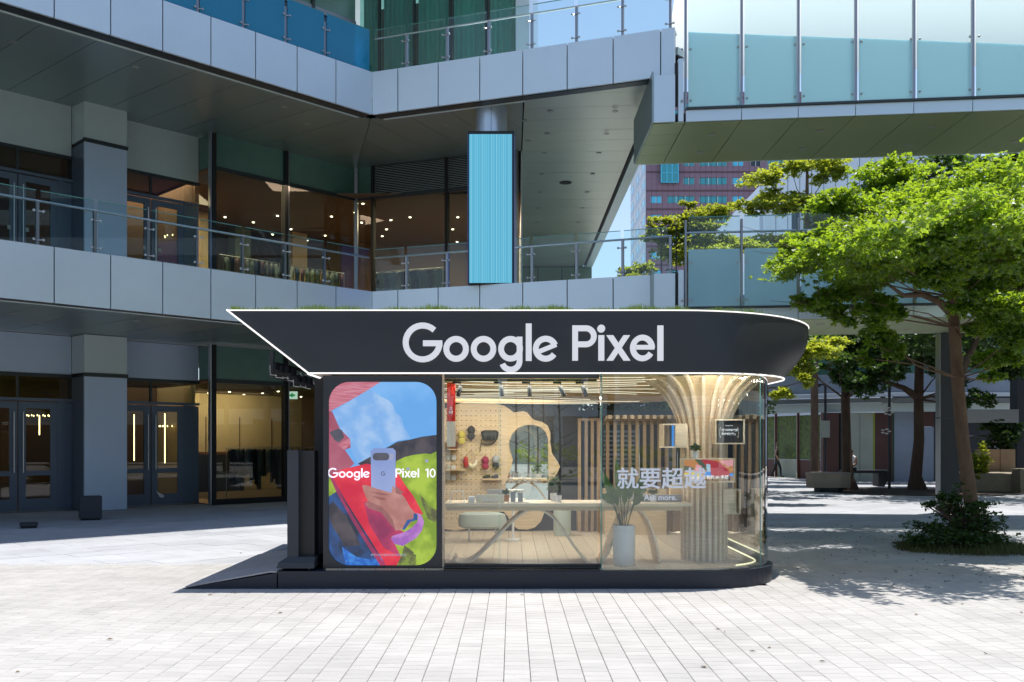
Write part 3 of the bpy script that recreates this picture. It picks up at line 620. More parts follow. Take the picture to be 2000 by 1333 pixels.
# round column with the LED screen box standing through the balcony edge
colr = empty('round_column', (-.50, 23.25, 5.1), 'round brushed steel column rising above the blue screen to the balcony ceiling', 'column')
q = MB(); q.lathe([(.375, 0), (.375, 4.75)], (-.50, 23.25, 5.1), None, 40); q.build('column_shaft', colr, 'steelcol', smooth=True)
q = MB(); q.box(-.504, -.496, 22.868, 22.878, 8.9, 9.8); q.build('column_seam', colr, 'dark')
led = empty('led_screen', (-.50, 22.8, 5.4), 'tall screen box with thin vertical cyan stripes wrapped round the steel column', 'screen')
obox('casing', led, -1.03, .05, 22.30, 23.7, 5.42, 8.98, 'matteblack')
obox('display', led, -1.0, .0, 22.285, 22.297, 5.43, 8.90, 'ledstripe')
obox('side_display', led, -1.036, -1.031, 22.33, 23.65, 5.43, 8.92, 'ledside')
obox('side_display', led, .051, .056, 22.33, 23.65, 5.43, 8.92, 'ledside')
# ================================================================ RAILINGS
def railing(name, label, w, lv, tlist, z, off, glassm, tstart, tend_, hz=1.02, grp='glass railings along the balconies'):
    r = empty(name, (*wp(w, tlist[0], off), z), label, 'railing', grp)
    ts = sorted([tstart]+list(tlist)+[tend_])
    for a, b in zip(ts[:-1], ts[1:]):
        if b-a < .2: continue
        wobj('glass_pane', r, w, a+.045, b-.045, off, off+.018, z+.02, z+hz, glassm)
        q = MB(); wbox(q, w, a+.045, b-.045, off-.003, off+.021, z+hz, z+hz+.012); q.build('pane_edge', r, 'edgeglass')
    for t in tlist:
        q = MB(); wbox(q, w, t-.028, t+.028, off+.03, off+.10, z-.3, z+.82); o = q.build('post', r, 'steeldark')
        for s in (-1, 1):
            for zz in (z+.10, z+.64):
                p = wp(w, t+s*.085, off-.018); k = MB(); pq = wp(w, t, off+.03); k.ball((p.x, p.y, zz), .028, .028, .028, None, 8, 5); k.tube([(p.x, p.y, zz), (pq.x, pq.y, zz)], .012, None, 5); k.build('clamp', o, 'steel')
    A, B = wp(w, tstart, off+.07), wp(w, tend_, off+.07)
    q = MB(); q.tube([(A.x, A.y, z+.84), (B.x, B.y, z+.84)], .024, None, 8); q.build('handrail', r, 'steel')
    return r
P1 = [-.24-w1*k-.04 for k in range(0, 17)][1:]; P1 = [hit(1, 0, 637)-w1*k for k in range(16)]
P2 = [hit(2, 0, 791.5)+w2*k for k in range(7)]; P2 = [p for p in P2 if p < tend]
for lv, z in ((1, 5.41), (2, 10.80)):
    lev = 'lower' if lv == 1 else 'upper'
    railing('glass_railing', f'{lev} glass railing of the left wing, in front of the shop windows' if lv == 1 else 'upper glass railing of the left wing with deep blue tinted panes', 1, lv, P1, z, .02, 'railglass' if lv == 1 else 'blueglass', -18, -.03)
    if lv == 1:
        railing('glass_railing', 'lower glass railing left of the blue screen column', 2, lv, P2[:2], z, .02, 'railglass', .03, hit(2, 0, 914)); railing('glass_railing', 'lower glass railing right of the blue screen column', 2, lv, P2[3:], z, .02, 'railglass', hit(2, 0, 1004), tend-.1)
    else: railing('glass_railing', 'upper glass railing in front of the teal curtains and open sky', 2, lv, P2, z, .02, 'railglass', .03, tend-.1)
# gate leaf at the end of the lower railing
gp = empty('rail_gate', (3.45, 21.0, 5.4), 'thin dark framed glass gate leaf at the right end of the lower balcony', 'gate')
q = MB(); a, b = Vector((3.32, 21.3)), Vector((3.62, 20.98))
for u, v in ((0, .06), (.94, 1)):
    s0, s1 = a.lerp(b, u), a.lerp(b, v); q.hexa([(s0.x, s0.y, 5.42), (s1.x, s1.y, 5.42), (s1.x, s1.y+.03, 5.42), (s0.x, s0.y+.03, 5.42), (s0.x, s0.y, 6.5), (s1.x, s1.y, 6.5), (s1.x, s1.y+.03, 6.5), (s0.x, s0.y+.03, 6.5)])
for z in (5.44, 6.48): q.tube([(a.x, a.y+.01, z), (b.x, b.y+.01, z)], .012, None, 6)
q.build('gate_frame', gp, 'dark')
# ================================================================ FOOTBRIDGES
def FY(x): return 20.70-.111*(x-3.774)
XJ = [3.774+1.185*k for k in range(9)]
def footbridge(lev, zb, zg, ztop, zfrost, label, x0):
    br = empty('footbridge', (7, 22, zb), label, 'footbridge', 'glass sided footbridges over the plaza')
    def seg(name, xa, xb, d0, d1, z0, z1, m):
        q = MB(); q.hexa([(xa, FY(xa)+d0, z0), (xb, FY(xb)+d0, z0), (xb, FY(xb)+d1, z0), (xa, FY(xa)+d1, z0), (xa, FY(xa)+d0, z1), (xb, FY(xb)+d0, z1), (xb, FY(xb)+d1, z1), (xa, FY(xa)+d1, z1)]); return q.build(name, br, m)
    for a, b in zip(XJ[:-1], XJ[1:]):
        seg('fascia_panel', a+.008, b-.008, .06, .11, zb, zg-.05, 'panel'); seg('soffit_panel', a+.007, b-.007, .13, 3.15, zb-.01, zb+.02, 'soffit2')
        za, zb_ = (zfrost-.085*(a-3.8), zfrost-.085*(b-3.8)) if lev == 'upper' else (zfrost, zfrost); a_, b_ = a+.05, b-.05  # upper frost edge slopes to draw the canopy's shadow line
        for nm_, z0a, z0b, z1a, z1b, m_g in (('frosted_pane', zg, zg, za, zb_, 'frost'), ('glass_pane', za+.002, zb_+.002, ztop, ztop, 'railglass')):
            q = MB(); q.hexa([(a_, FY(a_), z0a), (b_, FY(b_), z0b), (b_, FY(b_)+.02, z0b), (a_, FY(a_)+.02, z0a), (a_, FY(a_), z1a), (b_, FY(b_), z1b), (b_, FY(b_)+.02, z1b), (a_, FY(a_)+.02, z1a)]); q.build(nm_, br, m_g)
        seg('pane_edge', a+.05, b-.05, -.003, .023, ztop, ztop+.014, 'edgeglass')
        o = seg('post', a-.022, a+.022, .03, .10, zg-.04, ztop-.05 if lev == 'lower' else ztop+.05, 'steeldark')
        for s in (-1, 1):
            for zz in (zg+.13, zg+1.24) if lev == 'upper' else (zg+.13, zg+.95):
                k = MB(); x = a+s*.09; k.ball((x, FY(x)-.02, zz), .028, .028, .028, None, 8, 5); k.build('clamp', o, 'steel')
    seg('sill_channel', XJ[0], XJ[-1], .0, .13, zg-.045, zg-.004, 'frame')
    seg('deck', x0, XJ[-1], .13, 3.1, zb+.06, zg-.1, 'dark'); seg('back_fascia', x0, XJ[-1], 3.16, 3.22, zb-.005, zg+.05, 'panel')
    if lev == 'lower': q = MB(); q.tube([(XJ[0], FY(XJ[0])+.12, zg+1.62), (XJ[-1], FY(XJ[-1])+.12, zg+1.62)], .025, None, 8); q.build('handrail', br, 'steel')
    seg('end_post', XJ[0]-.16, XJ[0]-.05, .02, .14, zb, zg+1.06 if lev == 'upper' else zg+.8, 'panel')
    seg('end_post_gap', XJ[0]-.22, XJ[0]-.17, .06, .14, zb+.35, zg+1.0 if lev == 'upper' else zg+.75, 'dark')
    # abutment under the balcony end
    seg('abutment_panel', 3.09, XJ[0]-.23 if lev == 'upper' else XJ[0]-.23, .02, .08, zb, zb+1.02, 'panel'); 
    seg('abutment_side', 3.05, 3.085, .02, 3.15, zb, zb+1.1, 'soffit')
    for k in range(4): seg('soffit_panel', 3.09, XJ[0]-.01, .13+k*.76, .13+(k+1)*.76-.014, zb-.01, zb+.02, 'soffit2')
    for k, x in enumerate(XJ[:-1]):
        for d in ((.9, 2.2) if k % 2 == 0 else ()):
            q = MB(); q.lathe([(.09, 0), (.09, .01)], (x+.75, FY(x)+d, zb-.022), None, 16); q.build('downlight', br, 'downoff')
    return br, seg
br1, seg1 = footbridge('upper', 8.68, 8.98, 12.3, 10.60, 'upper glass footbridge with frosted panes and a pale canopy, high over the trees', 3.10)
br2, seg2 = footbridge('lower', 4.36, 4.65, 6.58, 5.88, 'lower glass footbridge with frosted panes behind the large front tree', 3.10)
# canopy vault over the upper bridge
q = MB(); n = 10; vs = []
for x in (3.9, 14.2):
    for i in range(n+1):
        a = R(10+75*i/n); vs.append((x, FY(x)+3.3-1.7*(1-math.cos(a))*1.4, 10.4+2.4*math.sin(a)))
q.add(vs, [(i, i+1, n+2+i, n+1+i) for i in range(n)]); q.build('canopy', br1, 'canopy', smooth=True)
for x in (3.9, 6.2, 8.6, 11.0): seg1('canopy_post', x, x+.06, 3.0, 3.06, 8.98, 10.9, 'steeldark')
seg2('back_rail_pane', XJ[0], XJ[-1], 3.1, 3.12, 4.66, 5.9, 'railglass')
# support columns of the footbridge
sc1 = empty('support_column', (10.05, 22.6, 0), 'dark square column under the footbridge just behind the front tree trunk', 'column')
obox('column_shaft', sc1, 10.32, 10.77, 23.0, 23.22, 0, 4.34, 'cube'); obox('column_face', sc1, 10.30, 10.318, 22.99, 23.23, 0, 4.34, 'steeldark'); obox('column_band', sc1, 10.297, 10.775, 22.985, 23.235, 2.28, 2.31, 'frame')
sc2 = empty('support_column', (19.2, 36, 0), 'dark square column at the right edge beyond the planter box', 'column')
obox('column_shaft', sc2, 19.05, 19.5, 36, 36.5, 0, 4.8, 'cube'); obox('base', sc2, 18.95, 19.6, 35.9, 36.6, 0, .18, 'cube')
# ================================================================ KIOSK
KY = 11.2                                    # roof front
S = KY/F
def KX(px, D=KY): return (px-1000)*D/F
def KZ(py, D=KY): return 1.7+(865-py)*D/F
kio = empty('kiosk', (0, 11.1, 0), 'dark charcoal pavilion with a flared roof, white lettering, a tall screen and rounded glass', 'kiosk')
def outline(xl, xc, rx, yf, ry, yb, n=14, m=20):
    p = [(xl+(xc-xl)*i/m, yf) for i in range(m+1)]
    p += [(xc+rx*math.sin(R(90*i/n)), yf+ry*(1-math.cos(R(90*i/n)))) for i in range(1, n+1)]
    p += [(xc+rx*math.cos(R(90*i/n)), yb-ry+ry*math.sin(R(90*i/n))) for i in range(0, n+1)]
    p += [(xc+(xl-xc)*i/m, yb) for i in range(1, m+1)]
    return p
# platform
pl = outline(-2.72, 2.2, 1.05, 11.1, .97, 16.2)
q = MB(); q.prism(pl, 0, .175, 'navy'); q.build('platform', kio)
pl2 = outline(-2.73, 2.2, 1.06, 11.09, .975, 16.21); q = MB(); q.prism(pl2, .177, .205, 'navy'); q.build('platform_lip', kio)
x = -2.18
while x < 3.2:    # floor boards run away from the camera
    poly = [(x+.003, 11.16), (x+.19, 11.16), (x+.19, 16.1), (x+.003, 16.1)]
    # trim to the rounded end
    xm = x+.19
    if xm > 2.2:
        u = min(1, (xm-2.2)/1.0); d = .95*(1-math.sqrt(max(0, 1-u*u))); poly = [(x+.003, 11.2+d*.8), (x+.19, 11.2+d), (x+.19, 16.1-d), (x+.003, 16.1-d*.8)]
        if u >= 1: break
    q = MB(); q.prism(poly, .206, .222, 'woodfloor'); q.build('floor_board', kio); x += .193
# floor led strip along the rounded edge
q = MB(); pts = [(2.2+.86*math.sin(R(a)), 11.32+.80*(1-math.cos(R(a))), .228) for a in range(35, 91, 5)]+[(3.06, 12.4+i*.4, .228) for i in range(8)]
q.tube(pts, .012, 'led_yel', 4); q.build('floor_light', kio)
# ramp with decking
rp = empty('entrance_ramp', (-3.2, 11.2, 0), 'dark low ramp of grey boards running down from the left end of the platform', 'ramp')
def rampz(x): return .005+max(0, min(1, (x+3.82)/1.0))*.178
q = MB(); P = [(-3.82, 11.1), (-2.735, 11.1), (-2.735, 15.2), (-3.1, 15.2), (-3.82, 14.45)]; n = 5
q.add([(x, y, 0) for x, y in P]+[(x, y, rampz(x)) for x, y in P], [tuple(range(n))[::-1]]+[(i, (i+1) % n, n+(i+1) % n, n+i) for i in range(n)]+[(n, n+1, n+2, n+3, n+4)], 'navy'); q.build('ramp_body', rp)
for k in range(10):
    ya = 11.115+k*.32; yb = ya+.312; q = MB()
    xl = -3.80; pts = [(xl, rampz(xl)), (-2.82, rampz(-2.82)), (-2.30, .185)]
    vs = []
    for y in (ya, yb):
        for x, z in pts: vs.append((x, y, z+.004)); 
        for x, z in pts: vs.append((x, y, z+.020))
    q.add(vs, [(3, 4, 10, 9), (4, 5, 11, 10), (0, 3, 9, 6), (0, 1, 4, 3), (1, 2, 5, 4), (6, 9, 10, 7), (7, 10, 11, 8)], 'woodgrey'); q.build('deck_board', rp)
# roof: lofted fascia between a wide top outline and a narrower bottom outline
ZT, ZB = KZ(607.5), KZ(728.5)
top = outline(KX(443), 1.93, 2.22, KY, 2.62, KY+5.24); bot = outline(KX(603), 2.22, 1.32, KY, 1.5, KY+4.8)
n = len(top); q = MB()
L1 = [(x, y, ZB) for x, y in bot]; L2 = []; K = 6; rings = [L1]
for k in range(1, K+1):
    s = k/K; e = s**.8
    rings.append([(b[0]+(t[0]-b[0])*(s if b[0] < 1.6 or True else e), b[1]+(t[1]-b[1])*s, ZB+(ZT-ZB)*s) for b, t in zip(bot, top)])
# the right-hand side bulges outwards as it rises
for k in range(1, K):
    s = k/K; blg = .10*math.sin(math.pi*s)
    rings[k] = [(x+(blg*max(0, min(1, (x-2.4)/1.2))), y, z) for x, y, z in rings[k]]
vs = [p for r in rings for p in r]
q.add(vs, [(k*n+i, k*n+(i+1) % n, (k+1)*n+(i+1) % n, (k+1)*n+i) for k in range(K) for i in range(n)], 'black'); q.build('roof_fascia', kio, smooth=True)
q = MB(); q.add([(x, y, ZT-.002) for x, y in top], [tuple(range(n))], 'soil'); q.build('roof_deck', kio)
q = MB(); hole = outline(-2.2, 2.2, .95, KY+.14, .9, KY+4.5, 14, 20)
q.add([(x, y, ZB+.004) for x, y in bot]+[(x, y, ZB+.004) for x, y in hole], [(i, n+i, n+(i+1) % n, (i+1) % n) for i in range(n)], 'cream'); q.build('soffit_rim', kio)
q = MB(); q.add([(x, y, ZB+.16) for x, y in hole], [tuple(range(n))[::-1]], 'slatw'); q.build('ceiling_board', kio)
# white light strips on both rims and up the left edge
def strip_along(pts, r, m, name='light_strip'): q = MB(); q.tube(pts, r, m, 6); q.build(name, kio)
strip_along([(x, y-.008, ZT+.006) for x, y in top[:50]], .008, 'strip'); strip_along([(x+(.012 if i > 20 else 0), y-.010, ZB-.006) for i, (x, y) in enumerate(bot[:50])], .010, 'strip')
strip_along([(KX(443), KY-.014, ZT+.012), (KX(603), KY-.014, ZB-.008)], .011, 'strip'); strip_along([(KX(603)-.01, KY+.01, ZB-.012), (KX(603)-.01, KY+1.2, ZB-.012)], .012, 'strip')
strip_along([(top[49][0]+.012, y, ZT+.012) for y in (KY+2.62, KY+3.4)], .01, 'strip')
# turf on the roof
q = MB(); tr = random.Random(3); N_ = len(top)
def inside(x, y):
    if y < KY+.02 or y > KY+5.2 or x < KX(443)+.02: return False
    if x <= 1.93: return True
    u = (x-1.93)/2.22
    if u >= 1: return False
    d = 2.62*(1-math.sqrt(1-u*u)); return KY+d+.02 < y < KY+5.24-d
blades = 0
while blades < 22000:
    x = tr.uniform(KX(443), 4.15); y = KY+(tr.random()**3)*2.6
    if not inside(x, y): continue
    h = tr.uniform(.03, .075)*(1+.3*math.sin(x*5)+.25*math.sin(x*13+1)); a = tr.uniform(0, 6.28); w = .005; dx, dy = math.cos(a)*w, math.sin(a)*w; lx, ly = tr.uniform(-.02, .02), tr.uniform(-.02, .02)
    q.add([(x-dx, y-dy, ZT), (x+dx, y+dy, ZT), (x+lx, y+ly, ZT+h)], [(0, 1, 2)]); blades += 1
o = q.build('grass', kio, mat('turf', (.26, .38, .05), .7)); tag(o, kind='stuff')
# big lettering
fs = lambda px, py: (KX(px, KY-.06), KZ(py, KY-.06))
for o in glyphs(['G', 'o', 'p', 'g', 'l', 'e', 'P', 'i', 'x', 'f', 'L'], fs, KY-.06, .035, 'signlit', kio): pass
q = MB()
for px in (800, 850, 890, 944, 997, 1033, 1066, 1123, 1150, 1175, 1208, 1255, 1290): q.box(KX(px)-.008, KX(px)+.008, KY-.026, KY+.01, KZ(672), KZ(668), 'matteblack')
o = q.build('letter_mount', kio); tag(o, kind='stuff')
# screen portal (left)
PY = 11.24
x0, x1 = KX(631, PY), KX(862, PY); z0, z1 = .206, ZB-.03
sx0, sx1, sz0, sz1 = KX(641.5, PY), KX(852.5, PY), KZ(1105, PY), KZ(746, PY); cr = .24
def rrect(x0, x1, z0, z1, r, n=8):
    p = []
    for cx, cz, a in ((x1-r, z1-r, 0), (x0+r, z1-r, 90), (x0+r, z0+r, 180), (x1-r, z0+r, 270)):
        p += [(cx+r*math.cos(R(a+90*i/n)), cz+r*math.sin(R(a+90*i/n))) for i in range(n+1)]
    return p
rr = rrect(sx0, sx1, sz0, sz1, cr); m_ = len(rr)
def proj(p):   # outer rectangle point matching an inner point
    cx, cz = (sx0+sx1)/2, (sz0+sz1)/2; dx, dz = p[0]-cx, p[1]-cz
    k = min((x1-cx)/abs(dx) if dx else 9e9, (z1-cz)/abs(dz) if dz > 0 else ((cz-z0)/abs(dz) if dz else 9e9)); return (cx+dx*k, cz+dz*k)
outer = []
for i, p in enumerate(rr): outer.append(proj(p))
q = MB(); vs = [(x, PY, z) for x, z in rr]+[(x, PY, z) for x, z in outer]+[(x, PY+.05, z) for x, z in rr]
q.add(vs, [(i, (i+1) % m_, m_+(i+1) % m_, m_+i) for i in range(m_)]+[(i, 2*m_+i, 2*m_+(i+1) % m_, (i+1) % m_) for i in range(m_)], 'black')
# fill corner triangles
cor = [(x1, z1), (x0, z1), (x0, z0), (x1, z0)]
for (cx, cz), k in zip(cor, (0, 1, 2, 3)):
    seg_ = outer[k*9:k*9+9]; a = min(seg_, key=lambda p: 9)  # placeholder order
    on_v = [p for p in seg_ if abs(p[0]-cx) < 1e-6]; on_h = [p for p in seg_ if abs(p[1]-cz) < 1e-6 and abs(p[0]-cx) >= 1e-6]
    if on_v and on_h:
        pv = max(on_v, key=lambda p: -abs(p[1]-cz)); ph = max(on_h, key=lambda p: -abs(p[0]-cx)); q.add([(pv[0], PY, pv[1]), (cx, PY, cz), (ph[0], PY, ph[1])], [(0, 1, 2)], 'black')
q.build('portal_face', kio)
q = MB(); q.box(x0, x0+.04, PY+.002, 12.4, z0, z1, 'black'); q.box(x1-.04, x1, PY+.002, 11.7, z0, z1, 'black'); q.box(x0+.04, x1-.04, PY+.002, 11.7, z1-.03, z1, 'black'); q.box(x0+.04, x1-.04, PY+.30, PY+.34, z0, z1-.03, 'matteblack'); q.build('portal_box', kio)
q = MB(); q.box(KX(614, 11.9), x0-.004, 11.9, 12.4, .206, KZ(738, 11.9), 'matteblack'); q.build('side_wall', kio)
q = MB(); q.box(x1+.005, x1+.03, 11.3, 11.36, .225, ZB, 'woodlight'); q.build('door_jamb', kio)
# the picture on the screen (flat print, emissive like the display)
def fpx(px, py): return (KX(px, PY), KZ(py, PY))
Z2 = lambda a, b: (630+a/3.508, 735+b/3.508)          # enlarged crop pixels to photo pixels
def emnoise(name, c1, c2, sc, s=.66, stretch=(1, 1, 1), lo=.4, hi=.62, rot=0):
    m = bpy.data.materials.new(name); m.use_nodes = True; nt = m.node_tree; nt.nodes.remove(nt.nodes['Principled BSDF']); N = nt.nodes.new; L = nt.links.new
    tc = N('ShaderNodeTexCoord'); mp = N('ShaderNodeMapping'); mp.inputs['Scale'].default_value = stretch; mp.inputs['Rotation'].default_value = (0, rot, 0); L(tc.outputs['Object'], mp.inputs[0])
    t = N('ShaderNodeTexNoise'); t.inputs['Scale'].default_value = sc; t.inputs['Detail'].default_value = 6; L(mp.outputs[0], t.inputs['Vector'])
    r = N('ShaderNodeValToRGB'); e = r.color_ramp.elements; e[0].position = lo; e[0].color = (*c1, 1); e[1].position = hi; e[1].color = (*c2, 1); L(t.outputs['Fac'], r.inputs[0])
    em = N('ShaderNodeEmission'); em.inputs[1].default_value = s; L(r.outputs[0], em.inputs[0]); b = N('ShaderNodeBsdfGlossy'); b.inputs['Roughness'].default_value = .5; b.inputs[0].default_value = (.05, .05, .05, 1)
    ad = N('ShaderNodeAddShader'); L(em.outputs[0], ad.inputs[0]); L(b.outputs[0], ad.inputs[1]); L(ad.outputs[0], nt.nodes['Material Output'].inputs[0]); return m
E_ = dict(
 sky=emnoise('display_sky', (.13, .38, .80), (.20, .46, .86), 2), cloud=emnoise('display_cloud', (.20, .42, .80), (.36, .55, .84), 5),
 pink=emnoise('display_pink', (.50, .13, .19), (.62, .26, .33), 60, stretch=(.1, 1, 1.6), rot=-.45), pinkd=emnoise('display_dusty', (.34, .08, .13), (.42, .12, .18), 3),
 red=emnoise('display_red', (.60, .018, .055), (.82, .05, .08), 3), maroon=emnoise('display_maroon', (.26, .03, .10), (.52, .045, .14), 3), green=emnoise('display_green', (.20, .32, .03), (.40, .56, .06), 5),
 olive=emnoise('display_olive', (.10, .10, .05), (.22, .30, .05), 9), dark=emnoise('display_dark', (.035, .035, .05), (.09, .075, .09), 5), navy=emnoise('display_navy', (.02, .03, .06), (.03, .10, .32), 3),
 phone=emnoise('display_phone', (.22, .30, .60), (.30, .38, .66), 1.5), cam=emnoise('display_camera', (.07, .07, .10), (.10, .10, .13), 4), handm=emnoise('display_hand', (.40, .17, .15), (.52, .26, .23), 5),
 handd=emnoise('display_hand_shade', (.26, .10, .10), (.34, .14, .14), 6), cuff=emnoise('display_cuff', (.34, .12, .48), (.50, .22, .60), 9), blue=emnoise('display_blue', (.02, .12, .50), (.05, .25, .72), 18), word=emis('display_word', (.78, .74, .88), 1.0), grey=emis('display_grey', (.30, .32, .45), .8))
scr = MB(); lay = [0]
scrx = rrect(sx0+.001, sx1-.001, sz0+.001, sz1-.001, cr)
def inside_clip(poly):          # Sutherland-Hodgman against the rounded screen outline (counter-clockwise in x,z)
    out = poly; nn = len(scrx)
    for i in range(nn):
        a, b = scrx[i], scrx[(i+1) % nn]; ex, ez = b[0]-a[0], b[1]-a[1]
        if math.hypot(ex, ez) < 1e-7: continue
        nx, nz = ez, -ex; out = clip(out, nx, nz, nx*a[0]+nz*a[1])
        if len(out) < 3: return []
    return out
def shape(pts, m, crop=True, smooth=0):
    P = [fpx(*(Z2(*p) if crop else p)) for p in pts]
    # split concave shapes into triangles first so that clipping stays valid
    from mathutils.geometry import tessellate_polygon
    lay[0] += 1; y = PY+.034-.0009*lay[0]
    for tri in tessellate_polygon([[Vector((x, z, 0)) for x, z in P]]):
        t = [P[i] for i in tri]; t = inside_clip(t)
        if len(t) >= 3: scr.add([(x, y, z) for x, z in t], [tuple(range(len(t)))], E_[m])
shape([(20, 20), (800, 20), (800, 1310), (20, 1310)], 'sky')
shape([(60, 245), (330, 85), (345, 105), (400, 140), (450, 165), (480, 195), (495, 240), (545, 290), (550, 340), (590, 400), (600, 430), (520, 440), (430, 470), (400, 520), (240, 600)], 'cloud')
shape([(20, 20), (400, 36), (300, 100), (180, 170), (50, 240), (20, 250)], 'pink')
shape([(20, 240), (62, 240), (115, 360), (185, 430), (190, 490), (150, 505), (215, 600), (120, 680), (20, 680)], 'pinkd')
shape([(45, 385), (100, 360), (130, 370), (145, 420), (110, 455), (80, 440)], 'cam'); shape([(105, 470), (180, 425), (190, 465), (145, 505)], 'pink')
shape([(240, 600), (420, 500), (510, 450), (600, 435), (680, 415), (800, 400), (800, 640), (500, 640), (300, 640)], 'dark')
shape([(500, 585), (560, 555), (620, 540), (700, 530), (740, 535), (800, 505), (800, 1310), (400, 1310), (480, 900), (500, 700)], 'green')
shape([(660, 800), (700, 850), (740, 900), (800, 930), (800, 1020), (720, 980), (690, 900)], 'olive')
shape([(20, 830), (60, 720), (130, 790), (260, 930), (380, 1170), (470, 1310), (20, 1310)], 'navy')
shape([(20, 700), (60, 690), (95, 790), (20, 840)], 'green')
shape([(20, 900), (70, 860), (160, 960), (260, 1160), (150, 1170), (60, 1020)], 'dark')
shape([(130, 1170), (230, 1240), (330, 1260), (400, 1240), (430, 1310), (160, 1310)], 'blue')
shape([(45, 690), (80, 690), (150, 860), (300, 1110), (440, 1310), (400, 1310), (210, 1010), (90, 790)], 'maroon')
shape([(60, 680), (130, 640), (300, 600), (500, 640), (560, 740), (620, 820), (690, 950), (640, 940), (470, 1100), (535, 1240), (500, 1310), (440, 1310), (330, 1130), (160, 860)], 'red')
shape([(280, 860), (400, 900), (450, 960), (500, 1040), (560, 1070), (470, 1100), (535, 1240), (420, 1180), (320, 1020)], 'maroon')
shape([(500, 1310), (535, 1240), (560, 1160), (640, 1220), (640, 1310)], 'olive')
shape([(640, 1000), (700, 1000), (780, 1050), (800, 1250), (740, 1250), (620, 1220), (640, 1180), (560, 1140)], 'green')
ph = [(330+20, 494), (480, 494), (500, 512), (497, 808), (332, 770), (328, 514)]
shape(ph, 'phone')
shape(rrect(342, 456, 526, 578, 25, 5), 'cam'); shape(rrect(456, 484, 530, 576, 12, 4), 'grey')
shape([(270, 748), (300, 748), (380, 775), (470, 800), (480, 750), (520, 790), (560, 830), (600, 900), (635, 940), (625, 985), (565, 1050), (500, 1060), (450, 1000), (400, 935), (300, 890), (290, 870), (330, 870), (300, 840), (280, 790)], 'handm')
shape([(300, 850), (400, 895), (440, 930), (480, 985), (500, 1060), (450, 1000), (400, 935), (310, 905)], 'handd'); shape([(330, 820), (400, 850), (440, 850), (420, 835)], 'handd'); shape([(310, 790), (400, 815), (470, 815), (400, 800)], 'handd')
shape([(500, 750), (555, 800), (530, 812), (500, 800)], 'handd')
shape([(625, 940), (650, 945), (650, 985), (600, 1000), (560, 1055), (545, 1050), (580, 985), (620, 980)], 'navy')
shape([(640, 937), (675, 950), (695, 1000), (680, 1060), (640, 1110), (550, 1165), (490, 1150), (468, 1115), (480, 1095), (560, 1070), (610, 1040), (650, 1000), (655, 960)], 'cuff')
for cx, cyy, r_ in ((713, 581, 13), (585, 635, 13)): shape(arc(cx, cyy, r_, r_*.8, 0, 350, 12), 'grey')
scr_o = scr.build('screen', kio)
ly = PY+.034-.0009*(lay[0]+2)
k = .2595
glyphs(['G', 'o', 'p', 'g', 'l', 'e'], lambda x, y: fpx(640+(x-787)*k*1.045, 933+(y-704.5)*k*.97), ly, .0004, E_['word'], scr_o, 'screen_lettering', joined=True)
glyphs(['P', 'i', 'x', 'f', 'L'], lambda x, y: fpx(772.3+(x-1118)*k, 933+(y-704.5)*k*.97), ly, .0004, E_['word'], scr_o, 'screen_lettering', joined=True)
glyphs(['1', '0'], lambda x, y: fpx(831+(x-1312)*k*.92, 933+(y-704.5)*k*.97), ly, .0004, E_['word'], scr_o, 'screen_lettering', joined=True)
glyphs(['G'], lambda x, y: fpx(748.3+(x-825)*.11, 925.5+(y-669)*.11), ly, .0004, E_['cam'], scr_o, 'screen_logo', joined=True)
text_mesh('screen_caption', '實際功能與畫面可能因地區而異', .03, (KX(724, ly), ly, KZ(1086, ly)), scr_o, E_['grey'], .0002)
# glass front: sliding doors then fixed and curved panes
def gpane(x0, x1, y, z0, z1, name='glass_pane', dy=.012): return obox(name, kio, x0, x1, y, y+dy, z0, z1, 'kioskglass')
DY = 11.33
xa, xm, xb = KX(868, DY), KX(978, DY), KX(1168, DY)
gpane(xa, xm, DY+.03, .26, ZB-.05, 'sliding_door'); gpane(xm-.03, xb, DY, .26, ZB-.05, 'sliding_door')
q = MB(); q.box(xa, xb+.02, DY-.03, DY+.06, .222, .262, 'black'); q.build('door_track', kio); q = MB(); q.box(xa, KX(1170, DY), DY-.02, DY+.06, ZB-.055, ZB-.005, 'frame'); q.build('door_head', kio)
q = MB(); q.box(xa, KX(1172, 11.12), 11.12, 11.28, .206, .222, 'black'); q.build('threshold', kio)
FYg = 11.145
xs = [KX(1175.5, FYg), KX(1404, FYg)]
gpane(xs[0]+.004, xs[1]-.003, FYg, .205, ZB-.01)
obox('glass_edge', kio, xs[0]-.006, xs[0]+.002, FYg, FYg+.19, .205, ZB-.01, 'edgeglass')
# curved panes
def gp_pt(a, r=0): return (2.2+(1.0+r)*math.sin(R(a)), 11.145+.92-(.92+r)*math.cos(R(a)))
def curved(pa, pb, name='curved_glass'):
    q = MB(); n_ = 10; P = [pa(i/n_) for i in range(n_+1)]; Q = [pb(i/n_) for i in range(n_+1)]
    for i in range(n_): q.hexa([(*P[i], .205), (*P[i+1], .205), (*Q[i+1], .205), (*Q[i], .205), (*P[i], ZB-.01), (*P[i+1], ZB-.01), (*Q[i+1], ZB-.01), (*Q[i], ZB-.01)])
    o = q.build(name, kio, 'kioskglass', smooth=True); return o
def cu(a0, a1): curved(lambda s: gp_pt(a0+(a1-a0)*s), lambda s: gp_pt(a0+(a1-a0)*s, -.012))
x_ = xs[1]; a_start = math.degrees(math.asin((x_-2.2)/1.0)) if x_ > 2.2 else 0
if a_start > 0: pass
cu(max(a_start, 0)+.2, 52); cu(52.6, 90)
gp2 = lambda y0, y1: obox('glass_pane', kio, 3.188, 3.2, y0, y1, .205, ZB-.01, 'kioskglass')
gp2(12.075, 13.4); gp2(13.41, 14.75); gp2(14.76, 16.0)
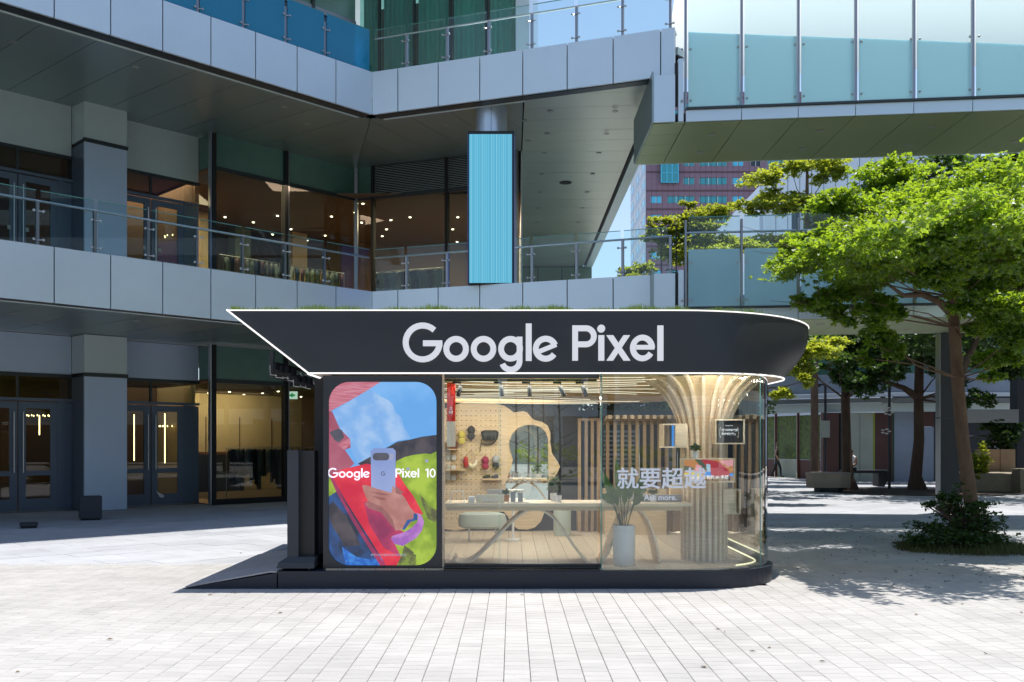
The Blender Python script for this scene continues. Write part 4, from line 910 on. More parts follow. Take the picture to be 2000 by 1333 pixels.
for a in (52.3,): p = gp_pt(a); q = MB(); q.tube([(*p, .205), (*p, ZB-.01)], .006, 'edgeglass', 6); q.build('glass_edge', kio)
for y in (12.07, 13.405, 14.755): obox('glass_edge', kio, 3.19, 3.20, y-.005, y+.005, .205, ZB-.01, 'edgeglass')
obox('glass_post', kio, 3.13, 3.18, 15.9, 15.96, .205, ZB, 'frame')
# lettering on the glass
gl = FYg-.004
t = text_mesh('glass_lettering', '就要超越', .3, (KX(1204, gl), gl, KZ(951, gl)), kio, 'sign', .0015, 0, width=KX(1376, gl)-KX(1204, gl))
for dx, dz in ((.005, 0), (-.005, 0), (0, .004), (.003, -.003)): c_ = t.copy(); COL.objects.link(c_); c_.location = t.location+Vector((dx, -.0006-.0002*dz*100-dx*.02, dz))
t = text_mesh('glass_lettering', 'Ask more.', .1, (KX(1258, gl), gl, KZ(977, gl)), kio, 'sign', .0015, .002, width=KX(1322, gl)-KX(1258, gl))
# ---------------------------------------------------------------- ceiling slats with light lines
rs = random.Random(11)
for k in range(17):
    y = 11.62+k*.245; xl, xr = -2.15+.0*k, 3.0 if k < 12 else 3.0-.15*(k-11)
    def zb(x): return ZB+.02-.018*k*.55-.05*(.5+.5*math.sin(x*1.25+k*.42))-.05*(.5+.5*math.sin(x*.6-k*.25+1.5))*min(1, k/5)
    n_ = 26; q = MB(); X = [xl+(xr-xl)*i/n_ for i in range(n_+1)]
    vs = [(x, y, zb(x)) for x in X]+[(x, y, ZB+.15) for x in X]+[(x, y+.05, zb(x)) for x in X]+[(x, y+.05, ZB+.15) for x in X]; N1 = n_+1
    q.add(vs, [f for i in range(n_) for f in ((i, i+1, N1+i+1, N1+i), (2*N1+i+1, 2*N1+i, 3*N1+i, 3*N1+i+1), (i+1, i, 2*N1+i, 2*N1+i+1))], 'woodx'); s_ = q.build('ceiling_slat', kio)
    a, b = sorted((rs.uniform(0, .55), rs.uniform(.45, 1))); b = max(b, a+.3); q = MB(); XX = [x for x in X if xl+(xr-xl)*a <= x <= xl+(xr-xl)*min(1, b)]
    for u, v in zip(XX[:-1], XX[1:]): q.hexa([(u, y-.008, zb(u)-.001), (v, y-.008, zb(v)-.001), (v, y+.010, zb(v)-.001), (u, y+.010, zb(u)-.001), (u, y-.008, zb(u)+.004), (v, y-.008, zb(v)+.004), (v, y+.010, zb(v)+.004), (u, y+.010, zb(u)+.004)], 'strip2')
    if len(XX) > 1: q.build('slat_light', s_)
obox('lighting_track', kio, KX(866, 11.5), KX(1165, 11.5), 11.48, 11.53, KZ(745, 11.5), KZ(741, 11.5), 'frame')
for px, tilt in ((897, .22), (977, -.1), (1032, -.04), (1093, -.38), (1137, -.3)):
    x = KX(px+2, 11.5); zt = KZ(746, 11.5); q = MB(); q.box(x-.09, x+.005, 11.47, 11.54, zt-.02, zt, 'matteblack'); q.tube([(x, 11.5, zt-.02), (x, 11.5, zt-.075)], .006, 'matteblack', 6)
    dx = -math.sin(tilt); q.tube([(x-dx*.02, 11.5, zt-.06), (x+dx*.11, 11.46, zt-.06-.11)], .026, 'matteblack', 12); q.build('track_spotlight', kio, smooth=False)
for x_l, y_l in ((-.3, 12.6), (.7, 12.8), (.2, 14.6), (2.0, 14.5)): area('kiosk_ceiling_lamp', (x_l, y_l, ZB-.22), (x_l, y_l, 0), .9, .5, 13, (1, .93, .84))
area('kiosk_front_lamp', (2.44, 11.28, ZB-.05), (2.44, 12.1, .7), .8, .06, 8, (1, .92, .82)); area('kiosk_front_lamp', (.1, 11.5, ZB-.12), (.1, 12.2, .8), 1.6, .1, 9, (1, .93, .84))
area('kiosk_wall_lamp', (-.3, 15.0, ZB-.2), (-.3, 15.9, 1.4), 2.0, .1, 12, (1, .88, .72))
# ---------------------------------------------------------------- wooden tree column
tc_ = empty('tree_column', (2.44, 12.14, .22), 'pale wooden column whose ribs flare out under the ceiling like a tree', 'column')
def prof(z):
    z0_ = 1.62; H_ = ZB+.0-z0_
    if z <= z0_: return .295
    s = min(1, (z-z0_)/H_); return .295+.66*(1-math.sqrt(max(0, 1-s**2.0)))**1.0
zs_ = [.222, .8, 1.3, 1.62]+[1.62+(ZB+.0-1.62)*math.sin(R(a)) for a in (8, 16, 24, 32, 40, 48, 56, 64, 72, 80, 86, 90)]
NR = 24
rib_me = []
for i in range(NR):
    a = 2*math.pi*i/NR+.06; ca_, sa_ = math.cos(a), math.sin(a); q = MB(); th = .019; vs = []
    for z in zs_:
        ro = prof(z); ri = max(.16, ro-.085) if z < 1.7 else ro-.085-.05*(z-1.7)
        for r_, s in ((ri, -1), (ro, -1), (ro, 1), (ri, 1)): vs.append((2.44+r_*ca_-s*th*sa_, 12.14+r_*sa_+s*th*ca_, z))
    fc = []
    for j in range(len(zs_)-1):
        for c in range(4): fc.append((j*4+c, j*4+(c+1) % 4, (j+1)*4+(c+1) % 4, (j+1)*4+c))
    q.add(vs, fc+[(0, 1, 2, 3)], 'woodlight'); q.build('rib', tc_)
q = MB(); q.lathe([(max(.19, prof(z)-.07 if z < 1.7 else prof(z)-.07), z) for z in zs_[:-2]], (2.44, 12.14, 0), 'wood', 32); q.build('column_core', tc_, smooth=True)
# ---------------------------------------------------------------- display boxes fixed on the column
def disp_box(name, label, x0, x1, z0, z1, y0, dep, face, cat='display box', left=False):
    e = empty(name, ((x0+x1)/2, y0+dep, z0), label, cat); th = .016
    q = MB(); q.box(x0, x1, y0, y0+dep, z1-th, z1, 'woodlight'); q.box(x0, x1, y0, y0+dep, z0, z0+th, 'woodlight'); q.box(x0, x0+th, y0+.001, y0+dep, z0+th, z1-th, 'wood'); q.box(x1-th, x1, y0+.001, y0+dep, z0+th, z1-th, 'woodlight'); q.build('box_frame', e)
    if face: obox('back_panel', e, x0+th, x1-th, y0+.03, y0+.05, z0+th, z1-th, face)
    return e
D1 = 11.55
b1 = disp_box('award_box', 'small wooden box on the column with a black award screen', KX(1397, D1), KX(1455, D1), KZ(868, D1), KZ(819, D1), D1, .22, M['matteblack'])
cxm = (KX(1400, D1)+KX(1452, D1))/2-.005
text_mesh('award_lettering', 'Google Pixel', .018, (cxm, D1+.026, KZ(832.5, D1)), b1, 'sign', .0005, .0004, align='CENTER')
for i, s in enumerate(('「連續兩年榮獲', '最佳手機獎」')): text_mesh('award_lettering', s, .031, (cxm, D1+.026, KZ(842.5+i*7.3, D1)), b1, 'sign', .0005, .0015, align='CENTER')
text_mesh('award_lettering', 'EISA 2024-2025', .012, (cxm, D1+.026, KZ(857.5, D1)), b1, 'sign', .0005, .0003, align='CENTER') if 0 else None
q = MB()
for s in (-1, 1):
    cx = cxm; zc = KZ(845, D1)
    for i in range(9):
        a = -60+15*i; px_, pz_ = cx+s*(.095+.020*math.cos(R(a))), zc+.066*math.sin(R(a)); q.ball((px_, D1+.026, pz_), .0035, .002, .006, 'sign', 6, 4)
q.build('laurel_mark', b1)
D2 = 11.5
b2 = disp_box('poster_box', 'wide wooden box on the column with a colourful phone poster', KX(1333.5, D2), KX(1436, D2), KZ(943, D2), KZ(895.5, D2), D2, .2, None)
q = MB(); Lp = [0]
def ps(pts, m):
    Lp[0] += 1; P = [(KX(1333.5+(x-908)/5.263, D2), KZ(895.5+(y-922)/5.263, D2)) for x, y in pts]; q.add([(x, D2+.05-.001*Lp[0], z) for x, z in P], [tuple(range(len(P)))[::1]], m)
po = dict(o=emis('poster_orange', (.62, .26, .10), .6), r=emis('poster_red', (.42, .03, .06), .7), g=emis('poster_green', (.08, .12, .08), .6), y=emis('poster_yellow', (.7, .52, .05), .7), b=emis('poster_blue', (.03, .22, .62), .8), p=emis('poster_phone', (.34, .48, .62), .8), k=emis('poster_pink', (.75, .35, .40), .7), w=emis('poster_word', (.9, .86, .9), .9))
ps([(925, 936), (1436, 936), (1436, 1108), (925, 1108)], po['o']); ps([(1040, 936), (1180, 936), (1290, 960), (1380, 1040), (1420, 1108), (1200, 1108), (1190, 1040), (1120, 1000)], po['r'])
ps([(1040, 936), (1100, 936), (1160, 1010), (1180, 1060), (1120, 1030)], po['g']); ps([(925, 1000), (990, 1010), (1040, 1030), (1000, 1060), (925, 1050)], po['g']); ps([(1050, 985), (1110, 1000), (1110, 1060), (1040, 1090)], po['k'])
ps([(930, 1075), (1080, 1060), (1130, 1108), (930, 1108)], po['y']); ps([(1150, 1060), (1200, 1055), (1210, 1108), (1130, 1108)], po['b']); ps([(1395, 1080), (1436, 1070), (1436, 1108), (1400, 1108)], po['b']); ps([(1155, 980), (1198, 985), (1202, 1062), (1165, 1060)], po['p']); ps([(1290, 950), (1436, 936), (1436, 1000), (1380, 1010)], po['k'])
q.build('poster', b2)
text_mesh('poster_lettering', 'Google 才有的 AI 手機', .1, (KX(1346, D2), D2+.03, KZ(935.5, D2)), b2, po['w'], .0004, .001, width=KX(1424, D2)-KX(1346, D2))
D3 = 11.85
b3 = disp_box('side_shelf_box', 'blank sided wooden box left of the column with a narrow poster inside', KX(1295, D3), KX(1343, D3), KZ(875, D3), KZ(828, D3), D3, .3, None)
obox('box_side', b3, KX(1319, D3), KX(1342, D3), D3-.004, D3+.01, KZ(873, D3), KZ(829.5, D3), 'woodlight'); obox('box_back', b3, KX(1307, D3), KX(1313, D3), D3+.2, D3+.21, KZ(873, D3), KZ(829.5, D3), 'wood'); obox('narrow_poster', b3, KX(1313.5, D3), KX(1318, D3), D3+.05, D3+.06, KZ(873, D3), KZ(830, D3), po['b'])
D4 = 11.9
b4 = disp_box('low_shelf_box', 'blank sided wooden box low on the right of the column', KX(1412, D4), KX(1447, D4), KZ(1005, D4), KZ(956, D4), D4, .3, None)
obox('box_side', b4, KX(1413, D4), KX(1438, D4), D4-.004, D4+.01, KZ(1003.5, D4), KZ(957.5, D4), 'woodlight')
# ---------------------------------------------------------------- back of the room
BY = 15.9
obox('back_wall', kio, -2.25, 1.12, 16.05, 16.12, .206, ZB, 'navy')
obox('left_wall', kio, -2.26, -2.2, 12.45, 16.04, .206, ZB, 'black')
pegpx = [(866, 1034), (866, 800), (885, 792), (905, 787), (925, 785), (945, 785.5), (965, 788), (985, 793), (996, 800), (1003, 806), (1012, 805), (1022, 803.5), (1030, 806), (1037, 815), (1043, 821), (1058, 824), (1070, 832), (1075, 845), (1075, 865), (1078, 885), (1088, 900), (1094, 912), (1088, 925), (1074, 945), (1066, 970), (1064, 1000), (1056, 1020), (1044, 1031), (1030, 1035), (1012, 1034), (1000, 1026), (992, 1010), (984, 1000), (960, 1000), (940, 1020), (915, 1033), (890, 1037)]
pb = empty('pegboard_panel', (KX(940, BY), BY, .22), 'wavy edged plywood peg panel hung with caps and bags', 'panel')
q = MB(); q.prism([(KX(x, BY), KZ(y, BY)) for x, y in pegpx][::-1], BY, BY+.05, 'wood', axis='y'); q.build('panel_board', pb)
q = MB()
for i in range(12):
    for j in range(26):
        px, py = 872.5+i*9.56, 803+j*9.56
        if px > 980 or py > 1020: continue
        x, z = KX(px, BY), KZ(py, BY); n_ = 6; q.add([(x+.009*math.cos(a*math.pi/3), BY-.0015, z+.009*math.sin(a*math.pi/3)) for a in range(6)], [tuple(range(6))], 'peg')
o = q.build('peg_hole', pb); tag(o, kind='stuff')
mpx = [(993, 978), (987, 945), (998, 915), (1002, 898), (996, 880), (994, 864), (1000, 848), (1012, 836), (1026, 831), (1042, 830), (1056, 835), (1066, 845), (1070, 858), (1070, 900), (1071, 940), (1070, 978)]
mr_ = empty('wavy_mirror', (KX(1035, BY), BY, .9), 'tall arched mirror set in the wavy plywood panel', 'mirror')
q = MB(); q.prism([(KX(x, BY), KZ(y, BY)) for x, y in mpx][::-1], BY-.012, BY-.004, 'mirror', axis='y'); q.build('mirror_face', mr_)
text_mesh('mirror_lettering', 'Pixel Perfect', .09, (KX(993, BY-.02), BY-.018, KZ(944, BY)), mr_, 'greyfab', .0005, .001, width=KX(1056, BY)-KX(993, BY)); text_mesh('mirror_lettering', 'Your Selfie', .09, (KX(994, BY-.02), BY-.018, KZ(931, BY)), mr_, 'greyfab', .0005, .001, width=KX(1050, BY)-KX(994, BY))
# slatted timber screens at the back right, open to the trees
ss = empty('slat_screen', (KX(1150, 16), 16, .22), 'upright dark timber slats beside the black back wall', 'screen')
for px in (1132, 1145, 1157, 1169): obox('slat', ss, KX(px, 15.8)-.025, KX(px, 15.8)+.025, 15.8, 15.9, .222, KZ(822, 15.8), 'slatw')
obox('top_rail', ss, KX(1129, 15.8), KX(1172, 15.8), 15.79, 15.91, KZ(822, 15.8), KZ(817.5, 15.8), 'slatw')
pg = empty('pergola_screen', (KX(1260, 15.9), 15.9, .22), 'timber pergola screen with a row of pale square rafter ends', 'screen')
for k in range(10):
    px = 1192+k*14.45; x = KX(px, 15.5); obox('rafter', pg, x-.030, x+.030, 15.5, 16.05, KZ(818, 15.5), KZ(811, 15.5), 'woodlight')
    x = KX(px-5, 15.8); obox('slat', pg, x-.026, x+.026, 15.8, 15.88, .222, KZ(820, 15.8), 'slatw')
obox('beam', pg, KX(1180, 15.75), KX(1334, 15.75), 15.74, 15.795, KZ(823, 15.75), KZ(819, 15.75), 'slatw')
obox('beam', pg, KX(1180, 15.75), KX(1334, 15.75), 16.0, 16.05, KZ(830, 16), KZ(824, 16), 'slatw')
obox('low_counter', pg, KX(1180, 15.4), KX(1300, 15.4), 15.3, 15.7, .222, .95, 'wood'); obox('kick_panel', pg, KX(1126, 15.95), KX(1345, 15.95), 15.93, 15.97, .222, .62, 'slatw')
# ================================================================ THINGS IN THE KIOSK
tb = empty('display_table', (.7, 11.9, .22), 'long pale wooden table on wavy arched ribbon legs inside the glass', 'table')
TY0, TY1 = 11.6, 12.3
obox('tabletop', tb, KX(868, TY0)+.0, KX(1351, TY0), TY0, TY1, .925, .962, 'woodlight'); obox('apron', tb, KX(872, TY0+.04), KX(1333, TY0+.04), TY0+.03, TY1-.03, .872, .923, 'wood')
def ribbon(px, m='woodlight'):
    q = MB(); P = [Vector((KX(x, 11.64), KZ(y, 11.64))) for x, y in px]; Q = []
    for i in range(len(P)-1):      # catmull rom
        p0, p1, p2, p3 = P[max(i-1, 0)], P[i], P[i+1], P[min(i+2, len(P)-1)]
        for k in range(5):
            t = k/5; Q.append(.5*((2*p1)+(p2-p0)*t+(2*p0-5*p1+4*p2-p3)*t*t+(3*p1-p0-3*p2+p3)*t**3))
    Q.append(P[-1]); A, B = stroke([tuple(p) for p in Q], .026); n_ = len(A)
    vs = [(p.x, 11.64, p.y) for p in A]+[(p.x, 11.64, p.y) for p in B]+[(p.x, 12.26, p.y) for p in A]+[(p.x, 12.26, p.y) for p in B]
    q.add(vs, [f for i in range(n_-1) for f in ((i, i+1, n_+i+1, n_+i), (2*n_+i+1, 2*n_+i, 3*n_+i, 3*n_+i+1), (i+1, i, 2*n_+i, 2*n_+i+1), (n_+i, n_+i+1, 3*n_+i+1, 3*n_+i))], m); q.build('arched_leg', tb)
ribbon([(884, 1092), (890, 1099), (903, 1101), (918, 1098), (935, 1086), (965, 1056), (1000, 1020), (1025, 1001), (1046, 995), (1067, 1002), (1090, 1022), (1120, 1066), (1143, 1095), (1156, 1101), (1168, 1102)])
ribbon([(1172, 1100), (1186, 1085), (1200, 1050), (1216, 1015), (1232, 999), (1248, 998), (1262, 1010), (1274, 1035), (1284, 1070), (1290, 1101)])
def on_table(name, label, cat, build, px, D, m=None, group=None):
    e = empty(name, (KX(px, D), D, .962), label, cat, group); build(e, KX(px, D), D, .962); return e
def sign_b(e, x, y, z):
    q = MB(); q.box(x-.175, x+.175, y, y+.03, z, z+.10, 'creamfab'); q.build('sign_board', e)
    text_mesh('sign_lettering', 'Google AI', .048, (x-.10, y-.002, z+.026), e, 'sign', .0005, .0008); text_mesh('sign_lettering', 'Experience', .026, (x-.155, y-.002, z+.072), e, 'sign', .0005)
on_table('table_sign', 'pale wooden table sign near the peg panel end of the table', 'sign', sign_b, 957, 11.68)
on_table('table_sign', 'pale wooden table sign behind the leaves of the white planter', 'sign', sign_b, 1204, 11.68)
def cubeb(e, x, y, z): q = MB(); q.bbox(x-.04, x+.04, y, y+.08, z, z+.08, .006, 'white'); q.build('carton', e)
on_table('white_cube', 'small white cube box left of the table sign', 'box', cubeb, 921, 11.7)
def framerack(e, x, y, z):
    q = MB(); q.tube([(x-.09, y, z), (x-.07, y, z+.14), (x+.07, y, z+.14), (x+.09, y, z)], .008, 'white', 6); q.build('wire_stand', e)
on_table('wire_frame', 'white wire stand at the left end of the table', 'stand', framerack, 893, 11.8)
def phones(e, x, y, z):
    for dx, h in ((0, .13), (.09, .12)):
        q = MB(); q.bbox(x+dx-.03, x+dx+.03, y, y+.012, z+.01, z+.01+h, .003, 'steeldark'); q.build('handset', e)
    q = MB(); q.box(x-.06, x+.2, y-.03, y+.06, z, z+.01, 'white'); q.build('base_plate', e)
on_table('phone_stand', 'two grey handsets upright on a white base before the mirror', 'phone stand', phones, 1002, 11.75)
def cup(e, x, y, z): q = MB(); q.lathe([(.032, 0), (.040, .085), (.036, .085), (.029, .01)], (x, y, z), 'ceramic', 20); q.build('cup_body', e, smooth=True)
def potplant(name, label, px, D, z, pw_, ph_, n_, sp, lh, m='leafi', D_=None, pot='ceramic'):
    x = KX(px, D); e = empty(name, (x, D, z), label, 'potted plant'); q = MB(); q.lathe([(pw_*.82, 0), (pw_, ph_), (pw_*.86, ph_), (pw_*.84, ph_*.9)], (x, D, z), pot, 20); q.build('pot', e, smooth=True)
    f = MB(); rr_ = random.Random(px)
    for i in range(n_):
        a = rr_.uniform(0, 6.28); rad = sp*math.sqrt(rr_.random()); h = lh*(rr_.uniform(.25, 1))*(1-.4*rad/sp); c = Vector((x+rad*math.cos(a), D+rad*math.sin(a), z+ph_+h)); l = rr_.uniform(.018, .034)
        u = Vector((rr_.uniform(-1, 1), rr_.uniform(-1, 1), rr_.uniform(-.3, .6))).normalized()*l; v = u.cross(Vector((rr_.uniform(-.5, .5), rr_.uniform(-.5, .5), 1))).normalized()*l*.45
        f.add([c-u, c+v, c+u, c-v], [(0, 1, 2, 3)], m)
    f.build('foliage', e); s = MB()
    for i in range(7): a = i*.9; s.tube([(x, D, z+ph_*.85), (x+sp*.5*math.cos(a), D+sp*.5*math.sin(a), z+ph_+lh*.6)], .003, 'leafi', 4)
    s.build('stem', e); return e
on_table('white_cup', 'white cup on the table right of the mirror', 'cup', cup, 1091, 11.8)
potplant('potted_plant', 'bushy green plant in a white pot on top of the poster box', 1358, 11.6, KZ(895.5, D2), .045, .082, 240, .062, .10)
potplant('potted_plant', 'leafy plant in a white pot between the slats and the poster box', 1318, 12.2, 1.16, .045, .08, 130, .075, .10)
potplant('potted_plant', 'small plant in a pale pot on the table behind the Ask more lettering', 1276, 11.85, .962, .045, .09, 110, .06, .09)
obox('small_plinth', tb, KX(1308, 12.2), KX(1330, 12.2), 12.12, 12.28, .964, 1.158, 'woodx')
potplant('potted_plant', 'terracotta potted plant at the left edge of the mirror', 989, 12.0, .962, .04, .08, 70, .05, .09, pot='terracotta')
potplant('potted_plant', 'white cup shaped pot with dark foliage left of the slats', 1081, 12.1, .962, .045, .1, 160, .09, .28)
e = empty('grey_box', (KX(1290, 11.95), 11.95, .962), 'long flat grey box lying on the table by the column', 'box'); obox('carton', e, KX(1232, 11.95), KX(1330, 11.95), 11.9, 12.05, .962, 1.045, 'greyfab', .004)
e = empty('folded_laptop', (KX(966, 12.1), 12.1, .962), 'grey slab on a stand behind the Google AI sign', 'laptop'); obox('lid', e, KX(951, 12.1), KX(984, 12.1), 12.1, 12.12, 1.03, 1.11, 'greyfab', .004); obox('stand_base', e, KX(958, 12.1), KX(977, 12.1), 12.1, 12.2, .962, .975, 'steeldark'); obox('stand_neck', e, KX(966, 12.1), KX(969, 12.1), 12.125, 12.14, .975, 1.06, 'steeldark')
# white planter with broad leaves
wx, wy = KX(1218.5, 11.52), 11.52
wpn = empty('white_planter', (wx, wy, .222), 'tall ribbed white planter standing inside the glass', 'planter')
q = MB(); q.lathe([(.118, 0), (.128, .03), (.134, .2), (.134, .46), (.128, .485), (.112, .485), (.108, .43)], (wx, wy, .222), 'ceramic', 40); q.build('pot', wpn, smooth=True)
q = MB(); q.lathe([(.108, 0), (.108, .01)], (wx, wy, .65), 'soil', 20); q.build('soil', wpn)
bp_ = empty('broad_leaf_plant', (wx, wy, .66), 'broad leaved plant growing out of the tall white planter', 'plant')
def blade(base, tip, width, sag, nrm, m='leafi', stem=.45):
    base, tip = Vector(base), Vector(tip); q = MB(); n_ = 12; P = []
    for i in range(n_+1):
        t = i/n_; p = base.lerp(tip, t); p.z += sag*math.sin(math.pi*min(1, t))*1.0; P.append(p)
    k = int(n_*stem); q.tube(P[:k+1], [.008-.004*i/k for i in range(k+1)], m, 6)
    vs = []
    for i in range(k, n_+1):
        t = (i-k)/(n_-k); w_ = width*math.sin(math.pi*min(1, t**.75*.96+.02))**.8; d = (P[min(i+1, n_)]-P[i-1]).normalized(); s_ = d.cross(Vector(nrm)).normalized(); u = s_.cross(d)
        vs += [P[i]-s_*w_+u*w_*.25, P[i], P[i]+s_*w_+u*w_*.25]
    c = n_-k; q.add(vs, [f for i in range(c) for f in ((i*3, i*3+1, i*3+4, i*3+3), (i*3+1, i*3+2, i*3+5, i*3+4))], m); return q.build('leaf', bp_, smooth=True)
for tx, ty, tz, wd, sg in ((-.29, -.05, 1.03, .055, .16), (-.26, .1, 1.36, .045, .05), (-.10, -.05, 1.50, .045, .04), (.02, .05, 1.33, .04, .02), (.12, -.06, 1.40, .045, .05), (.27, .0, 1.35, .045, .08), (.24, -.1, 1.02, .05, .15), (.30, .15, 1.12, .05, .16), (-.14, .15, 1.2, .04, .06), (-.20, .2, .95, .045, .17)):
    blade((wx+tx*.1, wy+ty*.1, .64), (wx+tx, wy+ty, tz), wd, sg, (0, -1, .25) if abs(tx) > .05 else (0, -1, 0))
# stools, pedestal table, extinguisher
for px, D, sx_, lab in ((942, 14.3, .36, 'mint upholstered bench seat behind the arched table leg'),):
    e = empty('bench_seat', (KX(px, D), D, .22), lab, 'bench'); x = KX(px, D); q = MB(); q.lathe([(.80*sx_, 0), (.98*sx_, .03), (sx_*1.02, .12), (.95*sx_, .21), (.7*sx_, .235)], (x, D, .42), 'mint', 28, 1, .6); q.build('seat', e, smooth=True)
    for dx in (-.2, .2): obox('leg', e, x+dx-.012, x+dx+.012, D-.01, D+.01, .222, .43, 'steel')
e = empty('side_table', (KX(1002, 14.5), 14.5, .22), 'small round pedestal table with a pale top', 'table'); x = KX(1002, 14.5)
for nm, pr_ in (('tabletop', [(.21, .60), (.215, .62), (.20, .63)]), ('pedestal', [(.018, .02), (.018, .60)]), ('base', [(.12, 0), (.12, .012), (.03, .025)])): q = MB(); q.lathe(pr_, (x, 14.5, .222), 'white', 28); q.build(nm, e)
def pouf(px, D, rad, m, lab, name='floor_pouf'): e = empty(name, (KX(px, D), D, .22), lab, 'pouf'); q = MB(); q.lathe([(rad*.9, 0), (rad, .05), (rad, .38), (rad*.9, .43)], (KX(px, D), D, .222), m, 28); q.build('cushion', e, smooth=True)
pouf(1098, 15.2, .14, 'mint', 'pale round pouf under the right part of the table')
fe = empty('fire_extinguisher', (2.95, 12.9, .22), 'red fire extinguisher beside the foot of the column', 'extinguisher'); q = MB(); q.lathe([(.055, 0), (.06, .02), (.06, .26), (.035, .31), (.02, .33)], (2.78, 12.6, .222), 'red', 20); q.build('cylinder_body', fe, smooth=True); obox('lever', fe, 2.75, 2.84, 12.59, 12.61, .55, .575, 'matteblack')
# merchandise on the pegboard
PB = BY-.01
def cap(px, py, m, m2, lab, wd=.062):
    x, z = KX(px, PB), KZ(py, PB); e = empty('baseball_cap', (x, PB-.05, z), lab, 'cap'); q = MB(); q.ball((x, PB-.05, z+.05), wd, .05, .075, m, 16, 10); q.build('cap_crown', e, smooth=True)
    q = MB(); q.ball((x, PB-.075, z-.045), wd*.98, .018, .062, m2, 16, 8); q.build('brim', e, smooth=True); q = MB(); q.ball((x, PB-.05, z+.128), .008, .008, .006, m2, 6, 4); q.build('top_button', e)
cap(902, 856, 'yellow', 'yellow', 'olive yellow cap on the peg panel'); cap(920.5, 847, 'blackfab', 'blackfab', 'black cap in the top row of the peg panel', .066); cap(948, 906, 'maroon', 'maroon', 'dark red cap in the lower row of the peg panel'); cap(968.5, 904, 'greyfab', 'blackfab', 'grey cap with a black brim')
x, z = KX(957, PB), KZ(852, PB); e = empty('backpack', (x, PB-.08, z), 'black roll pack hanging on the peg panel', 'bag')
q = MB(); q.tube([(x-.135, PB-.09, z+.005), (x-.11, PB-.09, z+.01), (x+.11, PB-.09, z+.01), (x+.135, PB-.09, z+.005)], [.06, .085, .085, .06], 'blackfab', 16); q.build('pack_body', e, smooth=True)
for xx in (-.07, .03, .09): q = MB(); q.box(x+xx-.008, x+xx+.008, PB-.182, PB-.17, z-.06, z+.07, 'cube'); q.build('buckle_strap', e)
q = MB(); q.tube([(x-.13, PB-.08, z-.05), (x-.15, PB-.03, z-.12), (x-.05, PB-.02, z-.15), (x+.06, PB-.03, z-.12), (x+.11, PB-.08, z-.06)], .008, 'blackfab', 6); q.tube([(x-.15, PB-.03, z-.12), (x-.17, PB-.02, z-.27)], .006, 'blackfab', 5); q.build('shoulder_strap', e)
x, z = KX(910, PB), KZ(903, PB); e = empty('red_pouch', (x, PB-.05, z), 'glossy red pouch bag hung by a cord', 'bag'); q = MB(); q.ball((x, PB-.05, z), .042, .035, .1, 'red', 14, 10); q.build('pouch_body', e, smooth=True); q = MB(); q.tube([(x, PB-.04, z+.09), (x+.085, PB-.02, z+.20), (x+.16, PB-.04, z+.06)], .004, 'woodred', 5); q.build('cord', e)
e = empty('crescent_bag', (x+.13, PB-.05, z), 'cream crescent shaped bag beside the red pouch', 'bag'); q = MB(); q.tube([(x+.05, PB-.05, z-.02), (x+.07, PB-.05, z-.055), (x+.11, PB-.05, z-.075), (x+.15, PB-.05, z-.05), (x+.17, PB-.05, z), (x+.178, PB-.05, z+.04)], [.015, .036, .042, .038, .026, .012], 'creamfab', 14); q.build('bag_body', e, smooth=True)
def shelf(px0, px1, py, m, lab):
    e = empty('peg_shelf', (KX(px0, PB), PB, KZ(py, PB)), lab, 'shelf'); obox('board', e, KX(px0, PB), KX(px1, PB), PB-.16, PB+.005, KZ(py+2.2, PB), KZ(py, PB), m); return e
shelf(876, 896, 877, 'wood', 'short shelf holding a maroon box'); shelf(871, 911, 917, 'wood', 'long shelf with small sunglasses and cards'); shelf(944, 981, 935, 'woodx', 'wooden shelf under the black shoes')
e = empty('maroon_box', (KX(885, PB), PB-.08, KZ(877, PB)), 'maroon open box on the short peg shelf', 'box'); obox('carton', e, KX(871, PB), KX(894, PB), PB-.14, PB-.02, KZ(877, PB)+.001, KZ(863, PB), 'woodred', .004)
for i, px in enumerate((950, 966)):
    x, z = KX(px, PB), KZ(935, PB); e = empty('sport_shoe', (x, PB-.1, z), f'black shoe on the wooden shelf, {"the one at the peg panel side" if i == 0 else "the one nearer the mirror"}', 'shoe'); q = MB(); q.tube([(x-.06, PB-.09, z+.022), (x-.02, PB-.09, z+.028), (x+.03, PB-.09, z+.04), (x+.065, PB-.09, z+.045)], [.016, .024, .03, .026], 'blackfab', 12); q.build('upper', e, smooth=True); q = MB(); q.tube([(x-.065, PB-.09, z+.008), (x+.07, PB-.09, z+.008)], .01, 'greyfab', 8); q.build('sole', e)
k = 0
for r_, py in enumerate((894, 914, 934)):
    for c_, px in enumerate((876, 886)):
        lab = f'{"narrow" if c_ == 0 else "wide"} pale phone case card in the {("top", "middle", "bottom")[r_]} row of the left peg column'
        e = empty('case_card', (KX(px, PB), PB, KZ(py, PB)), lab, 'card', 'phone cases hung on pegs'); wd = 2.6 if c_ == 0 else 4.2; obox('card_face', e, KX(px-wd, PB), KX(px+wd, PB), PB-.03, PB-.012, KZ(py+4.5, PB), KZ(py-4.5, PB), 'ceramic' if c_ else 'mint'); obox('hook', e, KX(px, PB)-.003, KX(px, PB)+.003, PB-.04, PB+.005, KZ(py-5.2, PB), KZ(py-4.7, PB), 'steel')
